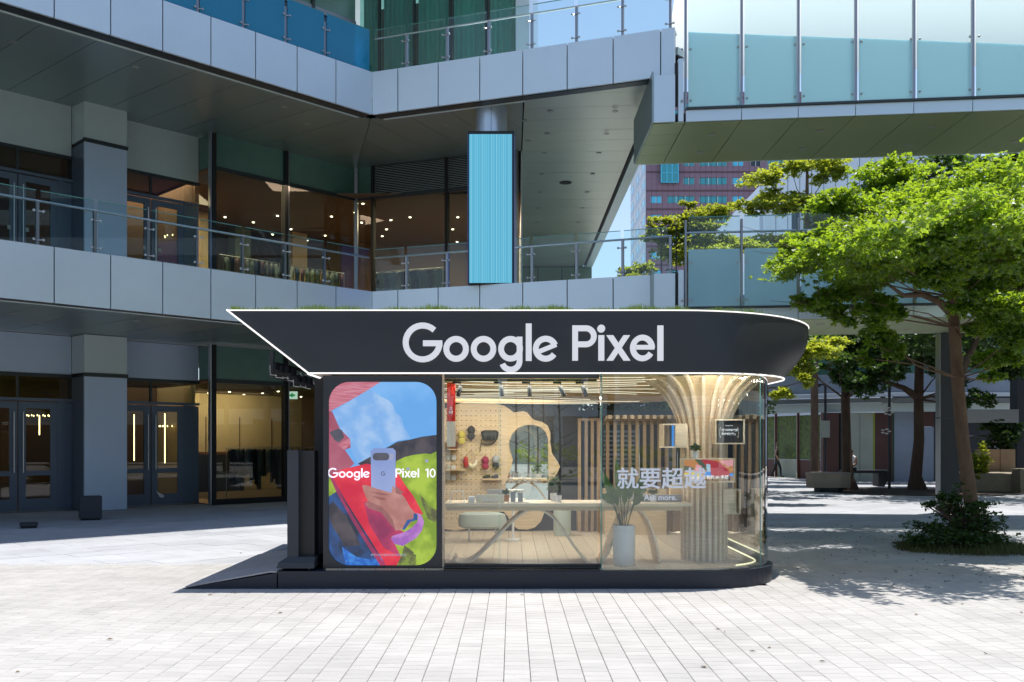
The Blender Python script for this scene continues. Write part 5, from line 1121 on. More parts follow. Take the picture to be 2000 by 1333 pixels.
# black totem speaker on casters on the deck
tx0, tx1, TYY = KX(563, 11.25), KX(613, 11.25), 11.2
tt = empty('black_totem', ((tx0+tx1)/2, 11.4, .205), 'tall black back of a display totem on casters standing on the ramp deck', 'totem')
xm_ = tx0+.13
obox('side_column', tt, tx0, xm_, TYY, TYY+.30, .33, KZ(880, TYY), 'cube'); obox('rear_column', tt, xm_+.002, tx1, TYY+.08, TYY+.30, .33, KZ(881, TYY), 'matteblack')
q = MB(); xa_, xb_ = KX(541, 11.15), KX(614, 11.15); q.hexa([(xa_, 11.12, .235), (xb_, 11.12, .235), (xb_, 11.75, .235), (xa_, 11.75, .235), (xa_+.02, 11.13, .30), (xb_-.0, 11.13, .30), (xb_-.0, 11.74, .30), (xa_+.02, 11.74, .30)], 'cube')
q.hexa([(xa_+.02, 11.13, .301), (xb_, 11.13, .301), (xb_, 11.74, .301), (xa_+.02, 11.74, .301), (tx0+.0, 11.19, .36), (xb_, 11.19, .36), (xb_, 11.6, .36), (tx0, 11.6, .36)], 'cube'); q.build('base', tt)
for x, y in ((xa_+.06, 11.17), (xb_-.06, 11.17), (xa_+.06, 11.68), (xb_-.06, 11.68)): q = MB(); q.ball((x, y, .221), .014, .02, .016, 'steeldark', 10, 6); q.build('caster', tt)
# truss with stage lamps beside the roof
ts_ = empty('lamp_truss', (KX(570, 12.3), 12.3, 2.6), 'dark overhead truss loaded with stage lamps under the roof tip', 'truss')
TD = 12.2
obox('truss_post', ts_, KX(525, TD), KX(534, TD), TD, TD+.06, KZ(737, TD), KZ(688, TD), 'cube'); q = MB(); a, b = (KX(536, TD), TD+.05, KZ(710, TD)), (KX(616, 12.6), 12.6, KZ(738, 12.6)); 
for dz in (0, -.17): q.tube([(a[0], a[1], a[2]+dz), (b[0], b[1], b[2]+dz+.05)], .022, 'matteblack', 8)
for i in range(9):
    t = i/8; t2 = min(1, t+.125); q.tube([(a[0]+(b[0]-a[0])*t, a[1]+(b[1]-a[1])*t, a[2]+(b[2]-a[2])*t), (a[0]+(b[0]-a[0])*t2, a[1]+(b[1]-a[1])*t2, a[2]-.17+(b[2]+.05-a[2])*t2)], .01, 'steeldark', 5)
q.build('truss_chord', ts_)
for i, (px, py, rr_) in enumerate(((541, 722, .075), (552, 727, .08), (563, 727, .065), (573, 733, .06), (584, 744, .06), (596, 745, .05), (606, 748, .05))):
    e = empty('stage_lamp', (KX(px, TD), TD, KZ(py, TD)), f'black stage lamp on the truss, {("first", "second", "third", "fourth", "fifth, hanging lowest", "sixth", "seventh")[i]} from the outer end', 'stage lamp', 'stage lamps on the truss')
    x, z = KX(px, TD), KZ(py, TD); q = MB(); q.tube([(x, TD-.02, z+.05), (x+.015, TD-.08, z-.05)], [rr_*.7, rr_*.85], 'matteblack', 14); q.build('housing', e); q = MB(); q.tube([(x-rr_, TD-.06, z+.05), (x-rr_*.9, TD-.06, z-.07), (x+rr_*.4, TD-.07, z-.085)], .006, 'steel', 6); q.build('yoke', e)
# ================================================================ TREES
def leaf_mesh(name, parent, pads, n, L, m, seed, tone=(.2, .9), clumps=26, spread=.24, up=.35):
    rg = np.random.RandomState(seed)
    c = np.array([p[0] for p in pads], float); r = np.array([p[1] for p in pads], float)
    wgt = np.array([(x[0]*x[1]*x[2])**(2/3.) for x in r]); wgt /= wgt.sum(); nr = max(1, n//6)
    cl_c = []; cl_s = []; cl_w = []
    for i in range(len(pads)):
        k = max(4, int(clumps*wgt[i]*len(pads))); v = rg.normal(size=(k, 3)); v /= np.linalg.norm(v, axis=1)[:, None]; v *= rg.uniform(.15, 1, (k, 1))**.6
        cl_c.append(c[i]+v*r[i]); cl_s.append(np.repeat(r[i][None], k, 0)*spread*rg.uniform(.6, 1.25, (k, 1))); cl_w.append(np.full(k, wgt[i]/k))
    cc = np.concatenate(cl_c); cs = np.concatenate(cl_s); cw = np.concatenate(cl_w); cw /= cw.sum()
    idx = rg.choice(len(cc), nr, p=cw); g_ = rg.normal(size=(nr, 3)); g_ = g_/np.maximum(1, np.linalg.norm(g_, axis=1)/1.7)[:, None]
    pos = cc[idx]+g_*cs[idx]; ct_ = rg.uniform(0, 1, len(cc))[idx]
    pos = np.repeat(pos, 6, 0); N_ = len(pos); tn = np.repeat(ct_, 6)*.5+rg.uniform(0, 1, N_)*.5; tn = tone[0]+(tone[1]-tone[0])*tn
    a = np.tile(np.arange(6)*math.pi/3, nr)+np.repeat(rg.uniform(0, 6.28, nr), 6)+rg.uniform(-.4, .4, N_)
    d = np.stack([np.cos(a), np.sin(a), rg.uniform(-.45, .75, N_)], 1); tilt = rg.normal(size=(nr, 3))*.55; d += np.repeat(tilt, 6, 0); d /= np.linalg.norm(d, axis=1)[:, None]
    nrm = rg.normal(size=(N_, 3))*.55+np.array([0, 0, 1.0]); s = np.cross(d, nrm); s /= np.linalg.norm(s, axis=1)[:, None]
    l = L*rg.uniform(.65, 1.25, (N_, 1)); u = np.cross(s, d)
    v0 = pos; v1 = pos+d*l*.62+s*l*.26+u*l*.06; v2 = pos+d*l*1.0-u*l*.05; v3 = pos+d*l*.62-s*l*.26+u*l*.06
    V = np.stack([v0, v1, v2, v3], 1).reshape(-1, 3)
    me = bpy.data.meshes.new(name); me.vertices.add(len(V)); me.vertices.foreach_set('co', V.astype(np.float32).ravel()); me.loops.add(N_*4); me.loops.foreach_set('vertex_index', np.arange(N_*4, dtype=np.int32))
    me.polygons.add(N_); me.polygons.foreach_set('loop_start', np.arange(N_, dtype=np.int32)*4); me.polygons.foreach_set('loop_total', np.full(N_, 4, np.int32)); me.update(calc_edges=True)
    at = me.attributes.new('tone', 'FLOAT', 'FACE'); at.data.foreach_set('value', tn.astype(np.float32)); me.materials.append(M[m])
    o = bpy.data.objects.new(name, me); link(o, parent)
    if parent: o.matrix_parent_inverse = Matrix.Translation(-parent.location)
    return o, cc
def tree(label, base, trunk, rad, pads, n, L, m, seed, bark='bark', group=None, forks=None, tone=(.2, .9), clumps=26, name='plaza_tree', twigs=True):
    t = empty(name, base, label, 'tree', group); q = MB(); q.tube([Vector(p) for p in trunk], rad, bark, 12); q.build('trunk', t, smooth=True)
    top = [Vector(p) for p in trunk]; rg = random.Random(seed); q = MB(); o, cc = leaf_mesh('crown', t, pads, n, L, m, seed, tone, clumps)
    for i, (c_, r_) in enumerate(pads):
        c_ = Vector(c_); best = min(top[1:], key=lambda p: (p-c_).length+(.8 if p.z > c_.z+.2 else 0)); mid = best.lerp(c_, .5)+Vector((rg.uniform(-.1, .1), rg.uniform(-.1, .1), rg.uniform(-.15, .1))); r0 = rad[-1]*.9
        q.tube([best, mid, c_, c_+(c_-mid)*.6], [r0*.75, r0*.42, r0*.26, r0*.1], bark, 7)
    if twigs:
        C_ = np.array([p[0] for p in pads]); 
        for k in range(0, len(cc), 2):
            p = cc[k]; j = int(np.argmin(np.linalg.norm(C_-p, axis=1))); a = Vector(C_[j]); b = Vector(p); q.tube([a, a.lerp(b, .5)+Vector((0, 0, -.04)), b], [rad[-1]*.26, rad[-1]*.18, rad[-1]*.08], bark, 4, cap=False)
    b = q.build('limb', t, smooth=True); return t
def pad(px, py, D, rx, rz, ry=None): c = W(px, py, D); s = D/F; return (tuple(c), (rx*s, (ry or rx*s*.9), rz*s))
def wpts(l): return [tuple(W(*p)) for p in l]
T1 = [pad(1745, 345, 15.6, 75, 34), pad(1665, 395, 15.0, 75, 28), pad(1600, 490, 14.6, 75, 30), pad(1560, 500, 15.4, 42, 20), pad(1710, 455, 14.4, 90, 38), pad(1800, 400, 15.2, 85, 45), pad(1770, 520, 14.2, 75, 32), pad(1690, 545, 15.2, 60, 26), pad(1595, 595, 14.8, 46, 22),
      pad(1715, 610, 14.2, 38, 48), pad(1870, 470, 14.6, 85, 50), pad(1950, 420, 15.2, 75, 48), pad(1985, 500, 14.6, 60, 45), pad(1900, 560, 15.0, 75, 35), pad(1955, 620, 14.6, 50, 38), pad(1840, 545, 13.6, 55, 28), pad(1650, 620, 14.8, 30, 24), pad(1920, 700, 16.6, 30, 22), pad(1975, 700, 15.0, 30, 30),
      pad(2060, 450, 14.5, 70, 60), pad(2080, 560, 15, 70, 50), pad(1800, 480, 12.8, 90, 35), pad(1960, 500, 12.6, 90, 40), pad(1700, 500, 12.8, 60, 26), pad(1900, 440, 17.2, 90, 40), pad(1640, 500, 17.0, 70, 26), pad(1700, 520, 13.4, 80, 26, 1.5), pad(1800, 440, 12.6, 85, 32, 1.6), pad(1920, 470, 12.4, 90, 36, 1.6), pad(1790, 470, 16.8, 110, 40, 1.6), pad(1930, 500, 17.0, 90, 45, 1.6), pad(1850, 400, 14, 110, 40, 2.0), pad(2120, 470, 14, 90, 60, 2.2), pad(2230, 480, 14.5, 100, 60, 2.2), pad(1680, 470, 17.8, 80, 26, 1.4), pad(1800, 450, 18.2, 90, 30, 1.4), pad(1930, 450, 18.2, 90, 36, 1.4), pad(1620, 505, 18.0, 60, 20, 1.2), pad(1740, 520, 17.6, 70, 24, 1.3), pad(1700, 480, 12.0, 55, 22, 1.2), pad(1745, 600, 14.0, 26, 34), pad(1985, 600, 14.0, 40, 40), pad(1940, 740, 16.4, 26, 14), pad(1905, 640, 15.4, 30, 26), pad(1545, 470, 15.0, 34, 12), pad(1565, 498, 16.6, 46, 14, 2.0), pad(1610, 480, 17.2, 55, 16, 2.0), pad(1590, 500, 13.6, 46, 16, 1.6), pad(1720, 655, 14.6, 34, 30), pad(1690, 700, 14.6, 20, 16), pad(1748, 690, 14.4, 22, 26), pad(1925, 595, 14.4, 64, 30), pad(1990, 655, 14.6, 44, 34), pad(1880, 520, 13.4, 70, 28), pad(1820, 545, 15.6, 50, 20), pad(1660, 575, 15.0, 60, 22), pad(1960, 560, 15.8, 60, 40)]
tree('large front tree with a wide leafy crown and pale trunk rising from the shrub', (7.65, 16, 0), [(7.78, 16.05, 0), (7.72, 16.0, .5)]+wpts([(1880, 860, 16), (1870, 740, 16), (1864, 640, 16), (1860, 580, 16), (1850, 520, 15.8), (1842, 440, 15.6), (1835, 380, 15.6)]), [.15, .115, .105, .098, .092, .086, .065, .045, .025], [(c_, (r_[0], r_[1], r_[2]*.8)) for c_, r_ in T1], 330000, .074, 'leaf', 21, tone=(0, 1), clumps=52)
q = MB(); q.tube(wpts([(1862, 615, 16), (1835, 590, 15.8), (1800, 575, 15.4), (1765, 578, 15.0), (1740, 560, 14.6)]), [.085, .06, .05, .035, .02], 'bark', 8); lb = q.build('limb', bpy.data.objects['plaza_tree'], smooth=True)
G2 = 'trees standing beyond the footbridges'
tree('low sunlit tree with yellow green sprays beside the kiosk roof end', (6.6, 26.5, 0), [(6.6, 26.5, 0)]+wpts([(1462, 860, 26.5), (1470, 760, 26.5), (1500, 690, 26.5)]), [.12, .10, .08, .04], [pad(1590, 685, 26.5, 42, 16), pad(1560, 715, 26.3, 28, 16), pad(1625, 672, 26.8, 34, 12), pad(1572, 745, 26, 16, 14), pad(1530, 770, 26, 20, 16), pad(1540, 690, 26.8, 40, 20)], 9000, .12, 'leafy', 81, group=G2, tone=(.3, 1))
T5 = [pad(1488, 352, 38, 42, 12), pad(1475, 405, 38, 42, 12), pad(1560, 402, 38, 60, 13), pad(1545, 330, 38, 40, 9), pad(1620, 340, 38, 35, 22), pad(1640, 430, 38, 60, 28), pad(1590, 318, 38.6, 60, 10), pad(1520, 385, 38.6, 40, 10), pad(1500, 478, 38.3, 60, 14), pad(1600, 470, 38.3, 60, 18)]
tree('slender yellow green tree with layered branches behind the lower footbridge', (12.05, 38, 0), [(12.05, 38, 0)]+wpts([(1591, 800, 38), (1590, 660, 38), (1578, 480, 38), (1576, 400, 38), (1577, 300, 38)]), [.19, .15, .14, .10, .08, .04], T5, 26000, .15, 'leafy', 22, group=G2, tone=(.3, 1), clumps=30)
T7 = [pad(1343, 398, 29, 20, 6), pad(1395, 410, 29, 32, 8), pad(1350, 425, 29, 45, 9), pad(1290, 432, 29, 25, 6), pad(1300, 450, 29, 38, 9), pad(1365, 446, 29, 50, 10), pad(1280, 466, 29, 28, 7), pad(1330, 474, 29, 50, 11), pad(1400, 424, 29, 30, 5), pad(1310, 492, 29, 40, 8), pad(1400, 470, 29.5, 50, 12), pad(1370, 500, 29, 70, 16), pad(1450, 484, 29.5, 50, 8)]
tree('bright green tree with flat tiers standing before the purple office tower', (5.4, 29.2, 0), [(5.4, 29.2, 0)]+wpts([(1345, 560, 29.2), (1345, 500, 29.2), (1345, 450, 29.2), (1345, 400, 29.2)]), [.14, .09, .07, .05, .02], T7, 22000, .10, 'leafy', 23, group=G2, tone=(.2, .9), clumps=30)
tree('low green tree top peeping over the balcony edge below the pale sky', (3.9, 31, 0), [(3.9, 31, 0)]+wpts([(1234, 600, 31), (1240, 545, 31)]), [.1, .07, .03], [pad(1232, 530, 31, 26, 8), pad(1262, 524, 31, 20, 8), pad(1240, 545, 31, 34, 8)], 3500, .11, 'leafy', 24, group=G2)
T2 = [pad(1600, 680, 30, 40, 22), pad(1640, 705, 31, 40, 18), pad(1562, 690, 29, 22, 24), pad(1575, 722, 29, 20, 14), pad(1700, 690, 33, 60, 25), pad(1660, 640, 33, 70, 30), pad(1780, 660, 33, 70, 25), pad(1690, 750, 32, 36, 22), pad(1730, 725, 32, 32, 16), pad(1545, 655, 30, 40, 20), pad(1720, 680, 33, 60, 30), pad(1650, 735, 33, 30, 16)]
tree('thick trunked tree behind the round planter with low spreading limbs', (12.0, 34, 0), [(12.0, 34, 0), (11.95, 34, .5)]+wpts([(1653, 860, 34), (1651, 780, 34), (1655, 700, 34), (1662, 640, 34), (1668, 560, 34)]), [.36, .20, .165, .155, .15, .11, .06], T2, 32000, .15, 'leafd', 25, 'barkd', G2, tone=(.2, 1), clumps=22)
q = MB(); q.tube(wpts([(1650, 750, 34), (1635, 725, 33.8), (1605, 718, 33.6), (1575, 722, 33.4)]), [.13, .08, .06, .03], 'barkd', 8); q.build('limb', [o for o in bpy.data.objects if o.name.startswith('plaza_tree') and o.get('label', '').startswith('thick')][0], smooth=True)
T3 = [pad(1750, 690, 34, 50, 22), pad(1830, 690, 34, 60, 26), pad(1860, 640, 34, 80, 30), pad(1780, 620, 35, 80, 30), pad(1900, 700, 34, 40, 24), pad(1905, 780, 33, 32, 16), pad(1870, 750, 34, 24, 14), pad(1850, 715, 33, 44, 26), pad(1740, 730, 33.4, 40, 18), pad(1960, 720, 33, 50, 26)]
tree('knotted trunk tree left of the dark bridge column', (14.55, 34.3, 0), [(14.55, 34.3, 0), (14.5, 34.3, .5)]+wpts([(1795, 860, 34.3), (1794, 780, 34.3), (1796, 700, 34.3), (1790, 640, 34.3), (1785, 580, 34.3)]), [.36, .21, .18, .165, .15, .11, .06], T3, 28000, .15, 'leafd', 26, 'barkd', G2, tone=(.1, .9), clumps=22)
q = MB(); q.tube(wpts([(1790, 775, 34.3), (1765, 758, 34), (1725, 745, 33.8), (1690, 740, 33.5)]), [.15, .10, .07, .03], 'barkd', 8); q.build('limb', [o for o in bpy.data.objects if o.name.startswith('plaza_tree') and o.get('label', '').startswith('knotted')][0], smooth=True)
TR = [pad(1900, 328, 37, 55, 16), pad(1960, 345, 37, 55, 18), pad(1985, 318, 37, 45, 16), pad(1880, 365, 37, 50, 14), pad(2040, 340, 37, 70, 40), pad(1930, 390, 37, 60, 20), pad(1820, 345, 38, 40, 20), pad(1850, 310, 38, 50, 14)]
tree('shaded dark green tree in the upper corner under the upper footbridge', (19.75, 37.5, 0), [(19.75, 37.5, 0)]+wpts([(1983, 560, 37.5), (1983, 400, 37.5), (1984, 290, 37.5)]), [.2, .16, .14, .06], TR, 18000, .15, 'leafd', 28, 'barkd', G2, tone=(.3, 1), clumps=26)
for i, (x, y, tx, ty, sd) in enumerate(((6.6, 33, 7.4, 33, 71), (14.5, 29, 12.85, 28.4, 72), (20, 31, 21, 32, 73), (9, 42, 9, 42.5, 74), (16, 43, 17.5, 44, 75))):  # large crowns added to shade the ground beyond the footbridges
    zc = 5.6 if y < 35 else 6.6
    tree(('broad crowned tree added for shade just behind the kiosk right end', 'broad crowned tree added for shade over the tree bed', 'broad crowned tree added for shade off the right edge behind the bridges', 'broad tree added for shade far behind the round planter', 'broad tree added for shade far behind the right column')[i], (tx, ty, 0), [(tx, ty, 0), (tx, ty, 2.5), ((x+tx)/2, (y+ty)/2, 4.2), (x, y, zc)], [.16, .13, .11, .05], [((x, y, zc), (3.0, 2.8, .9)), ((x-1.8, y+.5, zc-.6), (2.0, 1.9, .6)), ((x+2.0, y-.3, zc-.5), (2.0, 2.0, .6)), ((x, y+1.8, zc-.2), (2.0, 1.8, .7))], 15000, .17, 'leafd', sd, 'barkd', G2, tone=(.1, .8), twigs=False)
# dark tree mass seen through the back of the kiosk
for i, (x, y, h, sd) in enumerate(((3.2, 27, 4.3, 31), (5.6, 28.5, 4.4, 32), (7.0, 33, 4.9, 33))):
    tree(('dark tree behind the pergola screen, seen through the kiosk', 'dense tree behind the kiosk at the right of the pergola screen', 'dense shady tree farther behind the curved kiosk glass')[i], (x, y, 0), [(x, y, 0), (x, y, 1.5), (x+.1, y, 2.6), (x, y, 3.6)], [.16, .13, .11, .05], [((x, y, 3.2), (1.5, 1.2, .75)), ((x-1.0, y-.4, 2.6), (1.0, .9, .5)), ((x+1.1, y+.2, 2.9), (1.0, .9, .6))], 10000, .12, 'leafd', sd, 'barkd', 'dark trees seen through the kiosk', tone=(.1, .8), twigs=False)
# trees behind the camera, mirrored in the glass
for i, (x, y) in enumerate(((-9, -16), (-2.5, -19), (4, -17), (10, -20), (17, -15), (-17, -22))):
    tree(f'plaza tree mirrored in the glass, {("first", "second", "third", "fourth", "fifth", "sixth")[i]} of the row behind the viewer', (x, y, 0), [(x, y, 0), (x, y, 2), (x+.1, y, 4), (x, y, 6)], [.2, .16, .13, .06], [((x, y, 5.5), (2.4, 2.2, .9)), ((x-1.4, y, 4.4), (1.6, 1.5, .6)), ((x+1.5, y, 4.6), (1.6, 1.4, .6)), ((x, y, 6.8), (1.5, 1.4, .7))], 7000, .2, 'leaf', 40+i, 'bark', 'plaza trees behind the viewer', twigs=False)
hd = empty('dark_hoarding', (2.6, 25, 0), 'dark louvred service hoarding behind the pergola screen of the kiosk', 'hoarding')
for k in range(5): obox('hoarding_panel', hd, .35+k*1.0, 1.33+k*1.0, 25, 25.08, .02, 2.55, 'cube' if k != 2 else 'frame')
for k in range(9): obox('louvre_slat', hd, 2.4, 3.3, 24.95, 24.995, 1.0+k*.12, 1.06+k*.12, 'steeldark')
# shrub round the front trunk
sh = empty('ground_shrub', (7.35, 15.3, 0), 'sprawling dark shrub round the foot of the large front tree', 'shrub')
SP = [pad(1832, 1032, 15.2, 42, 14), pad(1870, 1048, 14.9, 70, 15), pad(1908, 1024, 15.2, 48, 22), pad(1880, 1000, 15.5, 40, 22), pad(1818, 986, 15.4, 26, 5), pad(1945, 1054, 15.3, 34, 9), pad(1800, 1056, 15.0, 30, 8), pad(1868, 972, 15.6, 18, 20), pad(1920, 985, 15.6, 22, 6), pad(1835, 965, 15.6, 10, 12)]
o, cc = leaf_mesh('foliage', sh, SP, 8500, .06, 'leafd', 51, (0, .8), 34, .42)
q = MB()
for k in range(len(cc)): p = cc[k]; q.tube([(7.3+rnd.uniform(-.3, .3), 15.3+rnd.uniform(-.2, .2), .02), ((7.3+p[0])/2, (15.3+p[1])/2, p[2]*.7), tuple(p)], [.014, .01, .004], 'barkd', 5)
q.build('twig', sh)
gm = MB(); gr = random.Random(9)
for i in range(2200):
    a = gr.uniform(0, 6.28); r_ = gr.random()**.6*1.15; x, y = 7.25+r_*math.cos(a)*1.0, 15.15+r_*math.sin(a)*.75; h = gr.uniform(.05, .2); w_ = .006; lx, ly = gr.uniform(-.1, .1), gr.uniform(-.1, .1)
    gm.add([(x-w_, y, 0), (x+w_, y, 0), (x+lx, y+ly, h)], [(0, 1, 2)])
o = gm.build('grass', None, mat('dry_grass', (.09, .10, .03), .9)); tag(o, kind='stuff')
def patch(name, x0, x1, y0, y1, m, z=.012, seed=1, k=28):
    rg = random.Random(seed); q = MB(); cx, cyy = (x0+x1)/2, (y0+y1)/2; P = [(cx+(x1-x0)/2*math.cos(i*2*math.pi/k)*(1+rg.uniform(-.10, .12)), cyy+(y1-y0)/2*math.sin(i*2*math.pi/k)*(1+rg.uniform(-.10, .12))) for i in range(k)]
    q.prism(P, -.02, z); o = q.build(name, None, m); tag(o, kind='structure'); return o
patch('soil_bed', 6.3, 8.5, 14.6, 16.6, 'soil'); patch('planting_bed', 10.8, 17.5, 30.6, 35.6, 'soil', seed=2)
lm = MB(); lr = random.Random(77)
for i in range(420):       # fallen leaves
    x, y = (lr.uniform(-4.5, 7.5), lr.uniform(6.9, 15)) if i < 45 else (lr.uniform(3.8, 10), lr.uniform(11.2, 20)); 
    if 11 < y < 16.3 and -3.9 < x < 3.3: continue
    a = lr.uniform(0, 6.28); l = lr.uniform(.018, .035); dx, dy = math.cos(a)*l, math.sin(a)*l; lm.add([(x-dx, y-dy, .006), (x+dy*.4, y-dx*.4, .012), (x+dx, y+dy, .007), (x-dy*.4, y+dx*.4, .016)], [(0, 1, 2, 3)])
o = lm.build('fallen_leaves', None, mat('dead_leaf', (.16, .10, .04), .9)); tag(o, kind='stuff')
# ================================================================ BACKGROUND BUILDINGS
tw = empty('office_tower', (38, 180, 0), 'purple granite office tower with rows of teal windows beyond the footbridge', 'building')
DT = 180; X = lambda px: (px-1000)*DT/F; Z = lambda py: 1.7+(865-py)*DT/F
fl = 3.5; xL, xR = X(1262), X(1640)
obox('tower_core', tw, xL+.3, xR, DT+.3, DT+23, 0, 64, 'purpled')
rows = [Z(354)+fl*k for k in range(-9, 5)]
wins = [(1334.5, 1356, 0), (1366, 1419.6, 0), (1430, 1452, 1), (1466, 1486, 2), (1500, 1540, 0)]; wl = [(1271, 1292, 1), (1303, 1356, 0), (1366, 1419.6, 0), (1430, 1452, 1), (1466, 1486, 2), (1500, 1540, 0)]
for r_, zc in enumerate(rows):
    ws = wins if zc >= Z(370) else wl; z0, z1 = zc-.66, zc+.66; xs = [1262]+[v for a, b, _ in ws for v in (a, b)]+[1640]
    # piers between the windows and the granite band below
    for a, b in zip(xs[::2], xs[1::2]): obox('granite_pier', tw, X(a), X(b), DT, DT+.3, z0, z1, 'purple')
    obox('granite_band', tw, xL, xR, DT, DT+.3, z1+.006, z1+.8, 'purple'); obox('recess_band', tw, xL, xR, DT+.1, DT+.3, z1+.81, z1+1.18, 'purpled'); obox('granite_band', tw, xL, xR, DT, DT+.3, z1+1.19, z1+fl-1.33, 'purple')
    for a, b, k in ws:
        w_ = obox('window', tw, X(a)+.05, X(b)-.05, DT+.12, DT+.2, z0+.04, z1-.04, ('teal', 'cyan', 'darkwin')[k]); n_ = max(2, int((X(b)-X(a))/1.3))
        q = MB()
        for i in range(n_+1): xx = X(a)+(X(b)-X(a))*i/n_; q.box(xx-.04, xx+.04, DT+.05, DT+.118, z0, z1, 'panel2')
        q.build('window_frame', w_)
q = MB()
for px in np.arange(1262, 1640, 10.6): q.box(X(px)-.03, X(px)+.03, DT-.02, DT-.001, 0, 64, 'purpled')
o = q.build('cladding_joint', tw); tag(o, kind='stuff')
obox('glazed_bay', tw, X(1290), X(1323), DT-.9, DT-.02, Z(359), 64, 'teal')
q = MB()
for px in (1290, 1301, 1311, 1323): q.box(X(px)-.09, X(px)+.09, DT-1.0, DT-.905, Z(359), 64, 'cyan')
for zz in np.arange(Z(359), 64, 1.75): q.box(X(1290), X(1323), DT-.98, DT-.906, zz-.07, zz+.07, 'cyan')
q.build('bay_mullion', tw)
# pale side face with its own windows
obox('side_cladding', tw, xL-.05, xL+.25, DT+.31, DT+23, 0, 64, 'paleface')
for zc in rows:
    obox('side_band', tw, xL-.12, xL-.06, DT+.4, DT+23, zc+.9, zc+1.25, 'white')
    for k in range(5): obox('window', tw, xL-.09, xL-.055, DT+1.5+k*4.3, DT+4.4+k*4.3, zc-.7, zc+.7, 'whiteclad' if k % 2 else 'cyan')
# white clad curved building with a raking parapet
wb = empty('curved_white_building', (24, 62, 0), 'pale curved metal clad building with a raking glass parapet behind the trees', 'building')
DB = 62; n_ = 18; 
for i in range(n_):
    a0, a1 = i/n_, (i+1)/n_; pxa, pxb = 1492+a0*420, 1492+a1*420; f = lambda u: DB-6*math.sin(math.pi*min(1, u*1.2)*.5)
    xa, ya, xb, yb = (pxa-1000)*f(a0)/F, f(a0), (pxb-1000)*f(a1)/F, f(a1); zt = lambda u: 1.7+(865-(352-60*min(1, u*5)))*f(u)/F
    q = MB(); q.hexa([(xa+.02, ya, 9), (xb-.02, yb, 9), (xb-.02, yb+.3, 9), (xa+.02, ya+.3, 9), (xa+.02, ya, zt(a0)), (xb-.02, yb, zt(a1)), (xb-.02, yb+.3, zt(a1)), (xa+.02, ya+.3, zt(a0))]); q.build('cladding_panel', wb, 'whiteclad')
    if i in (2, 3, 4, 8, 9): q = MB(); q.hexa([(xa+.1, ya-.05, 15), (xb-.1, yb-.05, 15), (xb-.1, yb-.01, 15), (xa+.1, ya-.01, 15), (xa+.1, ya-.05, 17.2), (xb-.1, yb-.05, 17.2), (xb-.1, yb-.01, 17.2), (xa+.1, ya-.01, 17.2)]); q.build('window', wb, 'darkwin')
    if i < 5: q = MB(); q.hexa([(xa+.03, ya-.3, zt(a0)-.3), (xb-.03, yb-.3, zt(a1)-.3), (xb-.03, yb-.28, zt(a1)-.3), (xa+.03, ya-.28, zt(a0)-.3), (xa+.03, ya-.3, zt(a0)+1.1), (xb-.03, yb-.3, zt(a1)+1.1), (xb-.03, yb-.28, zt(a1)+1.1), (xa+.03, ya-.28, zt(a0)+1.1)]); q.build('parapet_pane', wb, 'railglass')
q = MB(); q.box(16.2, 45, 62.5, 80, 0, 18.5); q.build('building_core', wb, 'whiteclad')
# low street building behind the trees on the right
lb_ = empty('street_shop_building', (16, 40, 0), 'two storey building with a rounded pale blue fascia and shop fronts behind the trees', 'building')
BD = 40
def bx(a, b, y0, y1, m, name, D=BD, dep=.25, off=0): return obox(name, lb_, KX(a, D), KX(b, D), D+off, D+off+dep, KZ(y1, D), KZ(y0, D), m)
# rounded corner fascia
def cf(z0, z1, m, name, r_off=0):
    q = MB(); P = []
    for i in range(13): a = R(90*i/12); P.append((16.8-6.2*math.sin(a)*1.0-r_off*math.sin(a), BD+5.2-(5.2+r_off)*math.cos(a)))
    P = [(30, BD-r_off)]+P+[(10.6-r_off, 60)]; nn = len(P); q.add([(x, y, z0) for x, y in P]+[(x, y, z1) for x, y in P]+[(x+.3, y+.3, z0) for x, y in P]+[(x+.3, y+.3, z1) for x, y in P], [f for i in range(nn-1) for f in ((i, i+1, nn+i+1, nn+i), (2*nn+i, 2*nn+i+1, i+1, i), (3*nn+i+1, 3*nn+i, nn+i, nn+i+1))]); q.build(name, lb_, m, smooth=True)
cf(3.80, 4.55, 'bluepanel', 'fascia_band', .5); cf(3.62, 3.74, 'whiteclad', 'fascia_trim', .56); cf(3.38, 3.56, 'steeldark', 'fascia_trim', .45); cf(3.0, 3.36, 'panel2', 'shop_header', .2); cf(4.6, 7.4, 'spandrel', 'upper_glazing', .0); cf(7.4, 8.4, 'bluepanel', 'fascia_band', .5)
for px in range(1620, 2000, 38): bx(px, px+2, 660, 725, 'steeldark', 'upper_mullion', BD-.05)
for a, b, y0, m, nm in ((1612, 1643, 806, 'brownpanel', 'shop_panel'), (1645, 1657, 806, 'dark', 'shop_gap'), (1657.5, 1684, 806, 'shopwhite', 'shop_panel'), (1685, 1710, 806, 'shopwhite', 'shop_door'), (1710.5, 1714, 806, 'leafwall', 'green_light'), (1714.5, 1748, 806, 'brownpanel', 'shop_panel'), (1748.5, 1752, 800, 'greenpost', 'down_pipe'), (1752.5, 1806, 770, 'bluepanel', 'hoarding'), (1806.5, 1830, 834, 'bluepanel', 'hoarding'), (1806.5, 1830, 784, 'brownpanel', 'poster_panel'), (1830.5, 2080, 770, 'cube', 'dark_shopfront')):
    yb_ = 833 if nm == 'poster_panel' else 942; bx(a, b, y0, yb_, m, nm, off=.3)
bx(1890, 1990, 800, 826, 'steeldark', 'shop_header', 35, .3)
bx(1900, 1985, 850, 853, 'steel', 'shop_shelf', 36, .3)
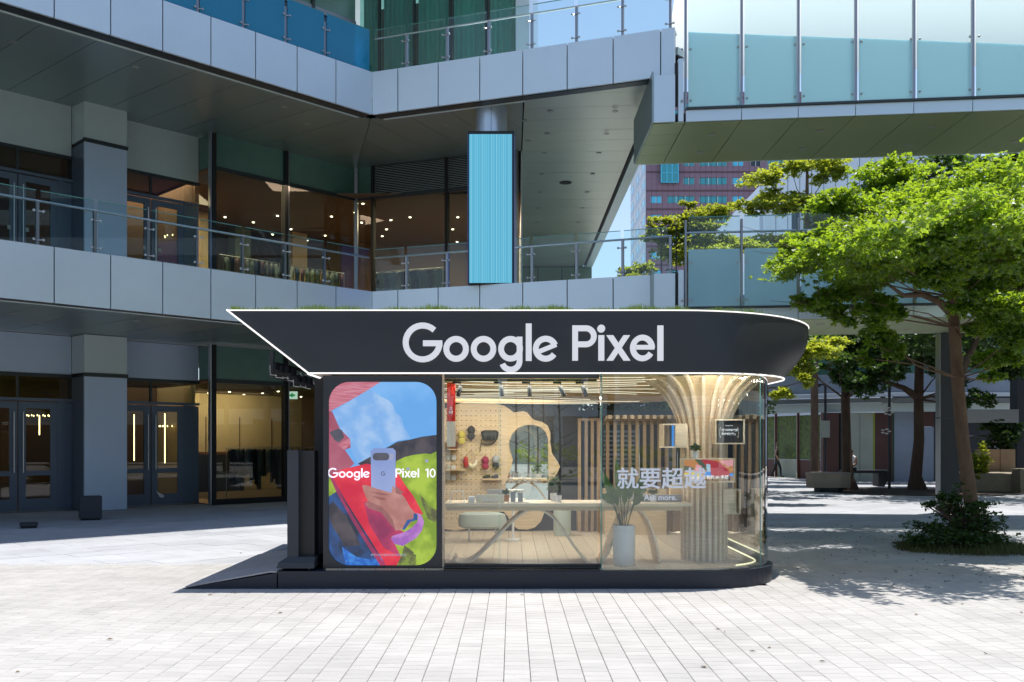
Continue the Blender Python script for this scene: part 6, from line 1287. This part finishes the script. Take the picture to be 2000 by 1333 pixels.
# shop front at the rounded corner: lit green view and timber
for k in range(7):
    x = 11.2+k*.62; y = 52-k*1.6; obox('shop_post', lb_, x-.05, x+.05, y, y+.1, 0, 3.3, 'woodred'); 
    if k < 6: q = MB(); q.hexa([(x+.06, y, .9), (x+.56, y-1.5, .9), (x+.56, y-1.48, .9), (x+.06, y+.02, .9), (x+.06, y, 3.0), (x+.56, y-1.5, 3.0), (x+.56, y-1.48, 3.0), (x+.06, y+.02, 3.0)]); q.build('window_pane', lb_, 'greenview'); q = MB(); q.hexa([(x+.06, y, 0), (x+.56, y-1.5, 0), (x+.56, y-1.38, 0), (x+.06, y+.12, 0), (x+.06, y, .88), (x+.56, y-1.5, .88), (x+.56, y-1.38, .88), (x+.06, y+.12, .88)]); q.build('low_wall', lb_, 'shopwhite' if k % 2 else 'brownpanel')
# street furniture on the right
e = empty('round_bench_planter', (11.0, 34.5, 0), 'faceted grey planter bench at the foot of the trees', 'planter'); 
q = MB(); q.lathe([(.70, 0), (.72, .42), (.74, .5), (.62, .52)], (11.0, 33.2, .15), 'stone', 10, 1.1, .8); q.build('planter_body', e); q = MB(); q.lathe([(.5, 0), (.5, .15)], (11.0, 33.2, 0), 'cube', 10); q.build('base', e)
e = empty('long_bench', (13.4, 36, 0), 'long dark bench with a tapered end between the tree trunks', 'bench'); obox('seat', e, KX(1650, 36), KX(1740, 36), 36, 36.6, .55, .66, 'cube'); q = MB(); q.hexa([(KX(1716, 36), 36, .05), (KX(1728, 36), 36, .05), (KX(1728, 36), 36.6, .05), (KX(1716, 36), 36.6, .05), (KX(1716, 36), 36, .54), (KX(1739, 36), 36, .54), (KX(1739, 36), 36.6, .54), (KX(1716, 36), 36.6, .54)], 'cube'); q.build('leg', e); q = MB(); q.hexa([(KX(1655, 36), 36, .05), (KX(1665, 36), 36, .05), (KX(1665, 36), 36.6, .05), (KX(1655, 36), 36.6, .05), (KX(1650, 36), 36, .54), (KX(1668, 36), 36, .54), (KX(1668, 36), 36.6, .54), (KX(1650, 36), 36.6, .54)], 'cube'); q.build('leg', e)
def lamp(px, D, ytop, lab, arm=0):
    x = KX(px, D); e = empty('lamp_post', (x, D, 0), lab, 'lamp post'); q = MB(); q.tube([(x, D, 0), (x, D, KZ(ytop, D))], .05, 'cube', 10); q.build('pole', e)
    if arm: q = MB(); q.tube([(x, D, KZ(ytop, D)), (x+arm, D, KZ(ytop-1, D))], .035, 'cube', 8); q.box(x+arm-.15, x+arm+.15, D-.05, D+.05, KZ(ytop+4, D), KZ(ytop, D), 'cube'); q.build('arm', e)
    else: q = MB(); q.lathe([(.12, 0), (.16, .1), (.02, .2)], (x, D, KZ(ytop, D)), 'cube', 12); q.build('lamp_head', e)
    return e
lamp(1612, 38, 752, 'slim dark lamp post with a short arm left of the thick tree trunk', -.35); lamp(1737, 35, 720, 'tall thin dark pole before the brown shop panels'); lamp(1231, 30, 790, 'lamp post seen through the pergola slats')
for (px, py, s_) in ((1728, 797, 0), (1736, 806, 1), (1730, 843, 2)):
    e = empty('hanging_ornament', (KX(px, 34.8), 34.8, KZ(py, 34.8)), ('white flower ornament highest on the thin dark pole', 'white leaf ornament just under the highest one on the pole', 'white arched ornament low on the thin dark pole')[s_], 'ornament'); q = MB(); x, z = KX(px, 34.8), KZ(py, 34.8)
    for k in range(5): a = k*1.25; q.ball((x+.13*math.cos(a), 34.8, z+.08*math.sin(a)), .07, .03, .03, 'white', 8, 5)
    q.build('petal_cluster', e)
e = empty('pole_sign', (KX(1608, 37.8), 37.8, 1.8), 'grey rectangular board on the slim lamp post', 'sign'); obox('board', e, KX(1604, 37.8), KX(1621, 37.8), 37.8, 37.86, KZ(855, 37.8), KZ(822, 37.8), 'shopwhite')
e = empty('planter_box', (18, 35, 0), 'tan timber planter box near the right edge', 'planter'); obox('box_body', e, KX(1927, 35), KX(1983, 35), 35, 35.8, .62, KZ(878, 35), 'tan'); obox('box_seam', e, KX(1953, 35), KX(1954, 35), 34.99, 35, .62, KZ(878, 35), 'woodred')
e = empty('low_wall', (18, 33.5, 0), 'low tan stone kerb wall under the planter box', 'wall'); obox('wall_body', e, KX(1893, 33), KX(2040, 33), 33, 34.9, 0, KZ(925, 33), 'lowwall', .02); obox('wall_end', e, KX(1975, 33), KX(2040, 33), 32.4, 32.98, 0, KZ(915, 33), 'lowwall', .02)
e = empty('fern_clump', (16.6, 33.8, .5), 'bright green fern clump beside the planter box', 'plant'); leaf_mesh('foliage', e, [pad(1910, 900, 33.5, 18, 26), pad(1905, 925, 33.2, 22, 12), pad(1918, 870, 33.8, 8, 14)], 2500, .12, 'leafy', 61, (.3, 1), 14)
e = empty('dark_shrub', (17.8, 35.4, 1.4), 'dark shrub growing in the tan planter box', 'shrub'); leaf_mesh('foliage', e, [pad(1955, 858, 35.4, 32, 20), pad(1940, 830, 35.4, 24, 16), pad(1970, 835, 35.4, 20, 18)], 4500, .13, 'leafd', 62, (0, .5), 14)
# planters by the left wing
def cubeplanter(px0, px1, D, ytop, lab):
    e = empty('cube_planter', (KX((px0+px1)/2, D), D, 0), lab, 'planter'); x0, x1 = KX(px0, D), KX(px1, D); c = Vector(((x0+x1)/2, D+.3)); s_ = (x1-x0)/2*.78; q = MB(); r_ = R(28); P = []
    for u, v in ((-1, -1), (1, -1), (1, 1), (-1, 1)): P.append((c.x+(u*math.cos(r_)-v*math.sin(r_))*s_, c.y+(u*math.sin(r_)+v*math.cos(r_))*s_))
    z = KZ(ytop, D); q.prism(P, .04, z, 'cube'); q.build('planter_body', e); q = MB(); q.prism([(c.x+(p[0]-c.x)*.86, c.y+(p[1]-c.y)*.86) for p in P], 0, .04, 'dark'); q.build('base', e)
    q = MB(); q.prism([(c.x+(p[0]-c.x)*.9, c.y+(p[1]-c.y)*.9) for p in P], z-.03, z+.004, 'soil'); q.build('soil', e)
cubeplanter(139, 190, 20.8, 971, 'dark cube planter in front of the blue column'); cubeplanter(20, 62, 18.8, 1024, 'low dark block in the shade at the left edge')
# ================================================================ SHOP INTERIORS: clothes racks
def garment(q, w_, h, d, seed, m):
    rg = random.Random(seed); n_ = 9; rows_ = [(.25, 0), (.95, -.06), (1, -.16), (.72, -.22), (.70, -h*.6), (.8+.2*rg.random(), -h)]; vs = []
    for k, z in rows_:
        for i in range(n_+1):
            u = -1+2*i/n_; vs.append((u*w_*k, -d*(1-.5*u*u)*(1+.35*math.sin(i*2.3+seed+z*6)), z+(.02*math.sin(i*3+seed) if z < -h+.01 else 0)))
    N1 = n_+1; nr_ = len(rows_); back = [(x, -y*.8, z) for x, y, z in vs]; b0 = len(vs)
    fs = [(r*N1+i, r*N1+i+1, (r+1)*N1+i+1, (r+1)*N1+i) for r in range(nr_-1) for i in range(n_)]; q.add(vs+back, fs+[tuple(b0+a for a in f[::-1]) for f in fs], m)
def rack(w, t0, t1, off, z0, h, label, items, gl, mm):
    p0, p1 = wp(w, t0, off), wp(w, t1, off); e = empty('clothes_rack', (*p0, z0), label, 'clothes rack'); q = MB()
    q.tube([(*p0, z0+.02), (*p0, z0+h), (*p1, z0+h), (*p1, z0+.02)], .016, 'steel', 8); q.build('rail', e); q = MB()
    q.tube([(*wp(w, t0, off-.2), z0+.02), (*wp(w, t0, off+.2), z0+.02)], .016, 'steel', 6); q.tube([(*wp(w, t1, off-.2), z0+.02), (*wp(w, t1, off+.2), z0+.02)], .016, 'steel', 6); q.build('rack_foot', e)
    for i in range(items):
        t = t0+.1+(t1-t0-.2)*i/(items-1); p = wp(w, t, off); k = gl[i % len(gl)]; nth = ('', 'second ', 'third ', 'fourth ')[i//len(gl)]; g_ = empty('hanging_garment', (*p, z0+h-.04), f'{nth}{k[0]} from the left on the {label.split(",")[0]}', 'garment', 'garments on '+label.split(',')[0]); q = MB(); garment(q, k[3], k[2], .035, i+1, k[1]); o = q.build('cloth', g_); o.location = (0, 0, 0); o.matrix_parent_inverse = Matrix.Identity(4)
        q = MB(); q.tube([(-.16, 0, -.02), (0, 0, .02), (.16, 0, -.02)], .006, 'steel', 5); q.tube([(0, 0, .02), (0, 0, .05)], .004, 'steel', 5); o = q.build('hanger', g_); o.matrix_parent_inverse = Matrix.Identity(4)
        g_.rotation_euler = (0, 0, math.atan2(DV[w].y, DV[w].x)+R(mm*(-1)**i)+R(55))
ta, tb_ = hit(1, 6.3, 442), hit(1, 6.3, 556)
rack(1, ta, tb_, 6.3, .05, 1.5, 'ground floor rack behind the corner window, mostly dark clothes', 21, (('black dress', 'blackfab', 1.0, .24), ('black coat', 'blackfab', .9, .26), ('dark navy dress', 'navyfab', 1.05, .24), ('long spotted dress', 'dress', 1.2, .22), ('sage green shirt', 'sage', .8, .24), ('black top', 'blackfab', .8, .25), ('cream knit', 'creamfab', .5, .26), ('denim shirt', 'denim', .7, .25)), 12)
rack(1, hit(1, 6.3, 566), hit(1, 6.3, 640), 6.3, .05, 1.5, 'second ground floor rack, near the black totem', 8, (('black jacket', 'blackfab', .8, .25), ('brown red top', 'woodred', .7, .25), ('dark dress', 'navyfab', .9, .25)), 12)
rack(1, hit(1, 6.4, 428), hit(1, 6.4, 545), 6.4, 5.62, 1.5, 'upper rack in the left window, pale blouses and a navy coat', 12, (('grey blouse', 'greyfab', .75, .26), ('pale mint blouse', 'mint', .7, .26), ('navy coat', 'navyfab', .8, .28), ('dusty pink top', 'pinkfab', .7, .25), ('grey shirt', 'greyfab', .75, .25)), 12)
rack(1, hit(1, 6.4, 565), hit(1, 6.4, 672), 6.4, 5.62, 1.5, 'upper rack in the second window, mint and pink blouses', 11, (('mint blouse', 'mint', .72, .26), ('denim shirt', 'denim', .75, .25), ('dusty pink top', 'pinkfab', .75, .26), ('mint shirt', 'mint', .8, .25)), 12)
rack(2, hit(2, 6.2, 735), hit(2, 6.2, 865), 6.2, 5.62, 1.5, 'upper rack beside the blue screen, navy and denim clothes', 12, (('dark coat', 'blackfab', .8, .26), ('sage shirt', 'sage', .75, .25), ('navy coat', 'navyfab', .85, .28), ('denim shirt', 'denim', .8, .25), ('grey jacket', 'greyfab', .7, .26)), 12)
# wall panelling and cornice inside the lit shop
for k in range(9):
    t = -4.6+k*1.3; wobj('wall_panel_joint', mall, 1, t, t+.03, 11.97, 11.995, 1.4, 2.6, 'shopdark')
wobj('wall_shelf', mall, 1, -6, 4, 11.6, 11.99, 1.30, 1.38, 'woodred'); wobj('cabinet', mall, 1, -5.5, 3, 11.3, 11.98, .02, 1.29, 'blackfab')
for k, (t, o, m_) in enumerate(((-3.6, 10.5, 'shopwall'), (-1.4, 11.5, 'woodred'), (.6, 10, 'shopwall'), (2.6, 11.2, 'sage'), (4.4, 10.4, 'shopwall'))):
    wobj('interior_pillar', mall, 1, t, t+.6, o, o+.5, 5.6, 9.2, m_)
for k in range(7): wobj('wall_shelf', mall, 1, -5+k*1.9, -3.4+k*1.9, 12.8, 13.1, 6.9, 6.95, 'woodlight'); wobj('folded_stack', mall, 1, -4.7+k*1.9, -4.1+k*1.9, 12.8, 13.05, 6.96, 7.2, ('mint', 'creamfab', 'denim', 'pinkfab')[k % 4]); wobj('folded_stack', mall, 1, -3.95+k*1.9, -3.5+k*1.9, 12.8, 13.05, 6.96, 7.12, ('greyfab', 'navyfab', 'creamfab')[k % 3])
e = empty('handbag', (*wp(1, -2.6, 11.75), 1.38), 'small dark handbag on the wall shelf in the lit shop', 'bag'); p = wp(1, -2.6, 11.75); q = MB(); q.bbox(p.x-.16, p.x+.16, p.y-.1, p.y+.1, 1.385, 1.62, .03, 'blackfab'); q.build('bag_body', e); q = MB(); q.tube([(p.x-.1, p.y, 1.6), (p.x-.06, p.y, 1.74), (p.x+.06, p.y, 1.74), (p.x+.1, p.y, 1.6)], .01, 'blackfab', 6); q.build('strap', e)
p = wp(1, hit(1, 7.2, 570), 7.2); e = empty('exit_sign', (p.x, p.y, 3.0), 'small green and white exit sign with an arrow hanging in the shop', 'sign'); xx, zz = p.x, KZ(773, p.y)
q = MB(); q.box(xx-.17, xx+.17, p.y, p.y+.05, zz-.11, zz+.13, emis('exit_white', (.55, .72, .65), .9)); q.build('sign_box', e); q = MB(); q.add([(xx-.09, p.y-.004, zz+.01), (xx+.03, p.y-.004, zz+.09), (xx+.03, p.y-.004, zz+.04), (xx+.1, p.y-.004, zz+.04), (xx+.1, p.y-.004, zz-.02), (xx+.03, p.y-.004, zz-.02), (xx+.03, p.y-.004, zz-.07)], [tuple(range(7))], emis('exit_green', (.01, .22, .08), .9)); q.build('arrow', e)
# string lights behind the doors
def bulbs(name, label, pts):
    e = empty(name, pts[0], label, 'string lights'); q = MB(); q.tube(pts, .004, 'dark', 4); q.build('light_cord', e); 
    for p in pts: q = MB(); q.ball(tuple(Vector(p)-Vector((0, 0, .03))), .016, .016, .024, 'fairy', 6, 4); q.build('bulb', e)
    return e
def ringpts(c, r, n_): return [(c[0]+r*math.cos(i*2*math.pi/n_), c[1]+r*math.sin(i*2*math.pi/n_), c[2]) for i in range(n_+1)]
p = wp(1, hit(1, 8.2, 345), 8.2); bulbs('ring_chandelier', 'upper floor ring of warm bulbs behind the second door', ringpts((p.x, p.y, KZ(462, p.y)), .34, 12))
p = wp(1, hit(1, 8.2, 75), 8.2); bulbs('ring_chandelier', 'ground floor ring of warm bulbs behind the first door', ringpts((p.x, p.y, KZ(810, p.y)), .36, 16)); p = wp(1, hit(1, 8.2, 335), 8.2); bulbs('ring_chandelier', 'ground floor ring of warm bulbs behind the second door', ringpts((p.x, p.y, KZ(831, p.y)), .34, 16))
for px, lab, y0, y1 in ((77, 'first', 812, 850), (322, 'second', 808, 905), (262, 'left leaf of the second', 810, 900)):
    p = wp(1, hit(1, 7.4, px), 7.4); e = empty('light_rod', (p.x, p.y, KZ(y1, p.y)), f'thin glowing vertical rod behind the {lab} door', 'lamp'); q = MB(); q.tube([(p.x, p.y, KZ(y1, p.y)), (p.x, p.y, KZ(y0, p.y))], .012, 'fairy', 6); q.build('tube_light', e)
# door stickers
for px, py, lv in ((18, 444, 2), (53, 449, 2), (283, 484, 2), (312, 489, 2)):
    t = hit(1, REC-.05, px); p = wp(1, t, REC-.05); q = MB(); z = KZ(py, p.y); wbox(q, 1, t-.04, t+.04, REC-.05, REC-.045, z-.05, z+.05, 'mint'); q.build('door_sticker', mall)
t = hit(1, REC-.06, 312); q = MB(); p = wp(1, t, REC-.06); P = [(304.5, 958), (309, 962), (318, 966.5), (321, 969), (319, 972), (314, 972.5), (311, 970)]; vs = []
for px, py in P: tt_ = hit(1, REC-.06, px); pp = wp(1, tt_, REC-.06); vs.append((pp.x, pp.y, KZ(py, pp.y)))
q.add(vs, [tuple(range(len(vs)))], 'white'); q.build('door_decal', mall)
# ================================================================ PEOPLE (small, on the right)
def person(label, base, J, cloth, pose):
    e = empty('person', base, label, 'person'); me = bpy.data.meshes.new('body'); V = [j[0] for j in J['v']]; me.from_pydata([Vector(v) for v in V], J['e'], []); o = bpy.data.objects.new('body', me); COL.objects.link(o)
    md = o.modifiers.new('skin', 'SKIN'); 
    for i, j in enumerate(J['v']): sv = me.skin_vertices[0].data[i]; sv.radius = (j[1], j[1]*.85); sv.use_root = (i == 0)
    sb = o.modifiers.new('sub', 'SUBSURF'); sb.levels = 2; sb.render_levels = 2
    dg = bpy.context.evaluated_depsgraph_get(); dg.update(); m2 = bpy.data.meshes.new_from_object(o.evaluated_get(dg)); bpy.data.objects.remove(o)
    m2.materials.clear()
    for m in cloth: m2.materials.append(M[m])
    for p in m2.polygons:
        z = p.center.z; x = p.center.x; p.material_index = pose(p.center)
        p.use_smooth = True
    b = bpy.data.objects.new('body', m2); link(b, e); return e
def skel(sit, stride=.0):
    if not sit:
        v = [((0, 0, .93), .13), ((0, 0, 1.15), .125), ((0, 0, 1.38), .14), ((0, 0, 1.5), .055), ((0, 0, 1.62), .095), ((0, .01, 1.70), .085),
             ((-.17, 0, 1.40), .06), ((-.24, .05, 1.13), .042), ((-.22, -.08, .90), .034), ((-.22, -.10, .82), .035), ((.17, 0, 1.40), .06), ((.24, -.05, 1.13), .042), ((.22, .10, .92), .034), ((.22, .12, .84), .035),
             ((-.09, 0, .88), .09), ((-.09, -stride*.6, .50), .065), ((-.09, -stride*.7, .09), .042), ((-.09, -stride*.7-.16, .03), .03), ((.09, 0, .88), .09), ((.09, stride*.3, .50), .065), ((.09, stride, .12), .042), ((.09, stride-.14, .04), .03)]
    else:
        v = [((0, 0, .58), .14), ((0, .02, .80), .13), ((0, -.02, 1.02), .14), ((0, -.05, 1.13), .055), ((0, -.08, 1.24), .095), ((0, -.07, 1.32), .085),
             ((-.17, -.02, 1.03), .06), ((-.24, -.08, .80), .042), ((-.16, -.30, .72), .034), ((-.10, -.36, .74), .035), ((.17, -.02, 1.03), .06), ((.24, -.08, .80), .042), ((.16, -.30, .72), .034), ((.10, -.36, .74), .035),
             ((-.10, -.03, .56), .09), ((-.11, -.42, .55), .07), ((-.11, -.42, .10), .045), ((-.11, -.58, .04), .03), ((.10, -.03, .56), .09), ((.11, -.42, .55), .07), ((.11, -.46, .10), .045), ((.11, -.60, .04), .03)]
    return dict(v=v, e=[(0, 1), (1, 2), (2, 3), (3, 4), (4, 5), (2, 6), (6, 7), (7, 8), (8, 9), (2, 10), (10, 11), (11, 12), (12, 13), (0, 14), (14, 15), (15, 16), (16, 17), (0, 18), (18, 19), (19, 20), (20, 21)])
def colr_(shirt_z, leg_z, head_z):
    def f(c):
        if c.z > head_z: return 3 if (c.z > head_z+.12 or c.y > .04+(-.07 if head_z < 1.3 else 0)) else 2
        if abs(c.x) > .185 and c.z < shirt_z+.28: return 2
        return 0 if c.z > leg_z else 1
    return f
pe = person('seated person in a white shirt bent forward by the thick tree trunk', (12.6, 35.6, 0), skel(True), ('white', 'blackfab', 'skin', 'hair'), colr_(.75, .66, 1.12)); pe.location = (12.55, 35.2, .12); pe.rotation_euler = (0, 0, R(-60))
pe = person('person in dark clothes walking past the far shop windows', (12.8, 46, 0), skel(False, .28), ('cube', 'blackfab', 'skin', 'hair'), colr_(1.1, .9, 1.50)); pe.location = (12.9, 46.5, 0); pe.rotation_euler = (0, 0, R(70))
pe = person('person in a pale top sitting behind the tan planter box', (19, 36, 0), skel(True), ('ceramic', 'blackfab', 'skin', 'hair'), colr_(.75, .66, 1.12)); pe.location = (18.45, 36.6, .5); pe.rotation_euler = (0, 0, R(20))
# ================================================================ BEHIND THE VIEWER (mirrored in the glass)
for i, (x, y, h) in enumerate(((14.5, 9, 6), (17, 13.5, 7), (16.5, 4, 6), (22, 18, 8), (24, 10, 8), (20, 24, 7))):
    tree(f'plaza tree beyond the right edge, mirrored in the shop windows, {("first", "second", "third", "fourth", "fifth", "sixth")[i]} of the grove', (x, y, 0), [(x, y, 0), (x, y, 2), (x+.1, y, 4), (x, y, h)], [.2, .16, .13, .06], [((x, y, h), (2.6, 2.4, 1.1)), ((x-1.4, y+1, h-1.3), (1.8, 1.7, .8)), ((x+1.5, y-1, h-1.2), (1.8, 1.6, .8)), ((x, y, h+1.6), (1.7, 1.6, .9)), ((x, y-1, h-2.4), (1.6, 1.5, .6))], 10000, .2, 'leafy', 140+i, 'bark', 'plaza trees in the grove beyond the right edge', twigs=False)
rb = empty('side_building', (44, 10, 0), 'banded office block beyond the right edge, mirrored in the shop windows', 'building')
for k in range(7): obox('storey_band', rb, 42, 43, -30, 60, 3.2+k*4, 4.4+k*4, 'panel2'); obox('window_band', rb, 42.3, 43, -30, 60, .1+k*4, 3.15+k*4, 'darkwin')
hg = empty('far_hedge', (0, -22, 0), 'dry hedge behind the viewer, mirrored in the arched mirror', 'hedge'); leaf_mesh('foliage', hg, [((-6+4*i, -22, .9), (2.2, .7, .9)) for i in range(5)], 6000, .16, 'leafy', 171, (.3, 1), 20)
for i, (x, y) in enumerate(((.15, -9), (.75, -12), (1.25, -15), (1.6, -9.5))):
    e = empty('bare_tree', (x, y, 0), f'thin bare trunked sapling behind the viewer, {("nearest the mast", "in the middle of the row", "farthest back", "at the outer end")[i]}', 'tree', 'saplings behind the viewer'); q = MB(); q.tube([(x, y, 0), (x+.03, y, 1.6), (x-.02, y, 3.2), (x, y, 4.6)], [.05, .04, .03, .012], 'barkd', 7); q.build('trunk', e); q = MB(); rg_ = random.Random(i)
    for k in range(26): z = rg_.uniform(.8, 4.2); a = rg_.uniform(0, 6.28); l = rg_.uniform(.3, .9); q.tube([(x, y, z), (x+l*.6*math.cos(a), y+l*.6*math.sin(a), z+l*.25), (x+l*math.cos(a), y+l*math.sin(a), z+l*.6)], [.012, .008, .003], 'barkd', 4)
    q.build('branch_spray', e)
bb = empty('opposite_building', (0, -45, 0), 'pale panelled building opposite, mirrored in the windows', 'building')
for k in range(4): obox('storey_band', bb, -50, 45, -46, -45, 3.6+k*4.6, 5.0+k*4.6, 'panel'); obox('window_band', bb, -50, 45, -46.6, -46.1, 0+k*4.6, 3.6+k*4.6, 'fargreen' if k else 'paleground')
for k in range(24): obox('pier', bb, -49+k*4, -48.4+k*4, -45.9, -45.2, 0, 18, 'panel2')
BDY = 11.62; e = empty('hanging_banner', (KX(881, BDY), BDY, KZ(874, BDY)), 'narrow red and white banner with reversed letters hanging beside the peg panel', 'banner')
obox('banner_cloth', e, KX(873, BDY), KX(889.5, BDY), BDY, BDY+.003, KZ(823.5, BDY), KZ(748, BDY), 'bannerred'); obox('banner_foot', e, KX(873, BDY), KX(889.5, BDY), BDY, BDY+.003, KZ(873, BDY), KZ(823.7, BDY), 'bannerwhite')
text_mesh('banner_lettering', 'IS', .05, (KX(880.5, BDY), BDY-.003, KZ(801, BDY)), e, 'white', .0008, .001, rot=(math.pi/2, 0, math.pi), align='CENTER'); text_mesh('banner_lettering', 'IM', .05, (KX(880.5, BDY), BDY-.003, KZ(808.5, BDY)), e, 'white', .0008, .001, rot=(math.pi/2, 0, math.pi), align='CENTER')
for i, x in enumerate((-.25, 2.35)): e = empty('steel_mast', (x, -8, 0), f'pale steel mast mirrored in the {("sliding door", "glass next to the slats")[i]}', 'mast'); q = MB(); q.lathe([(.1, 0), (.1, 4.2)], (x, -8, 0), 'panel', 16); q.build('shaft', e)
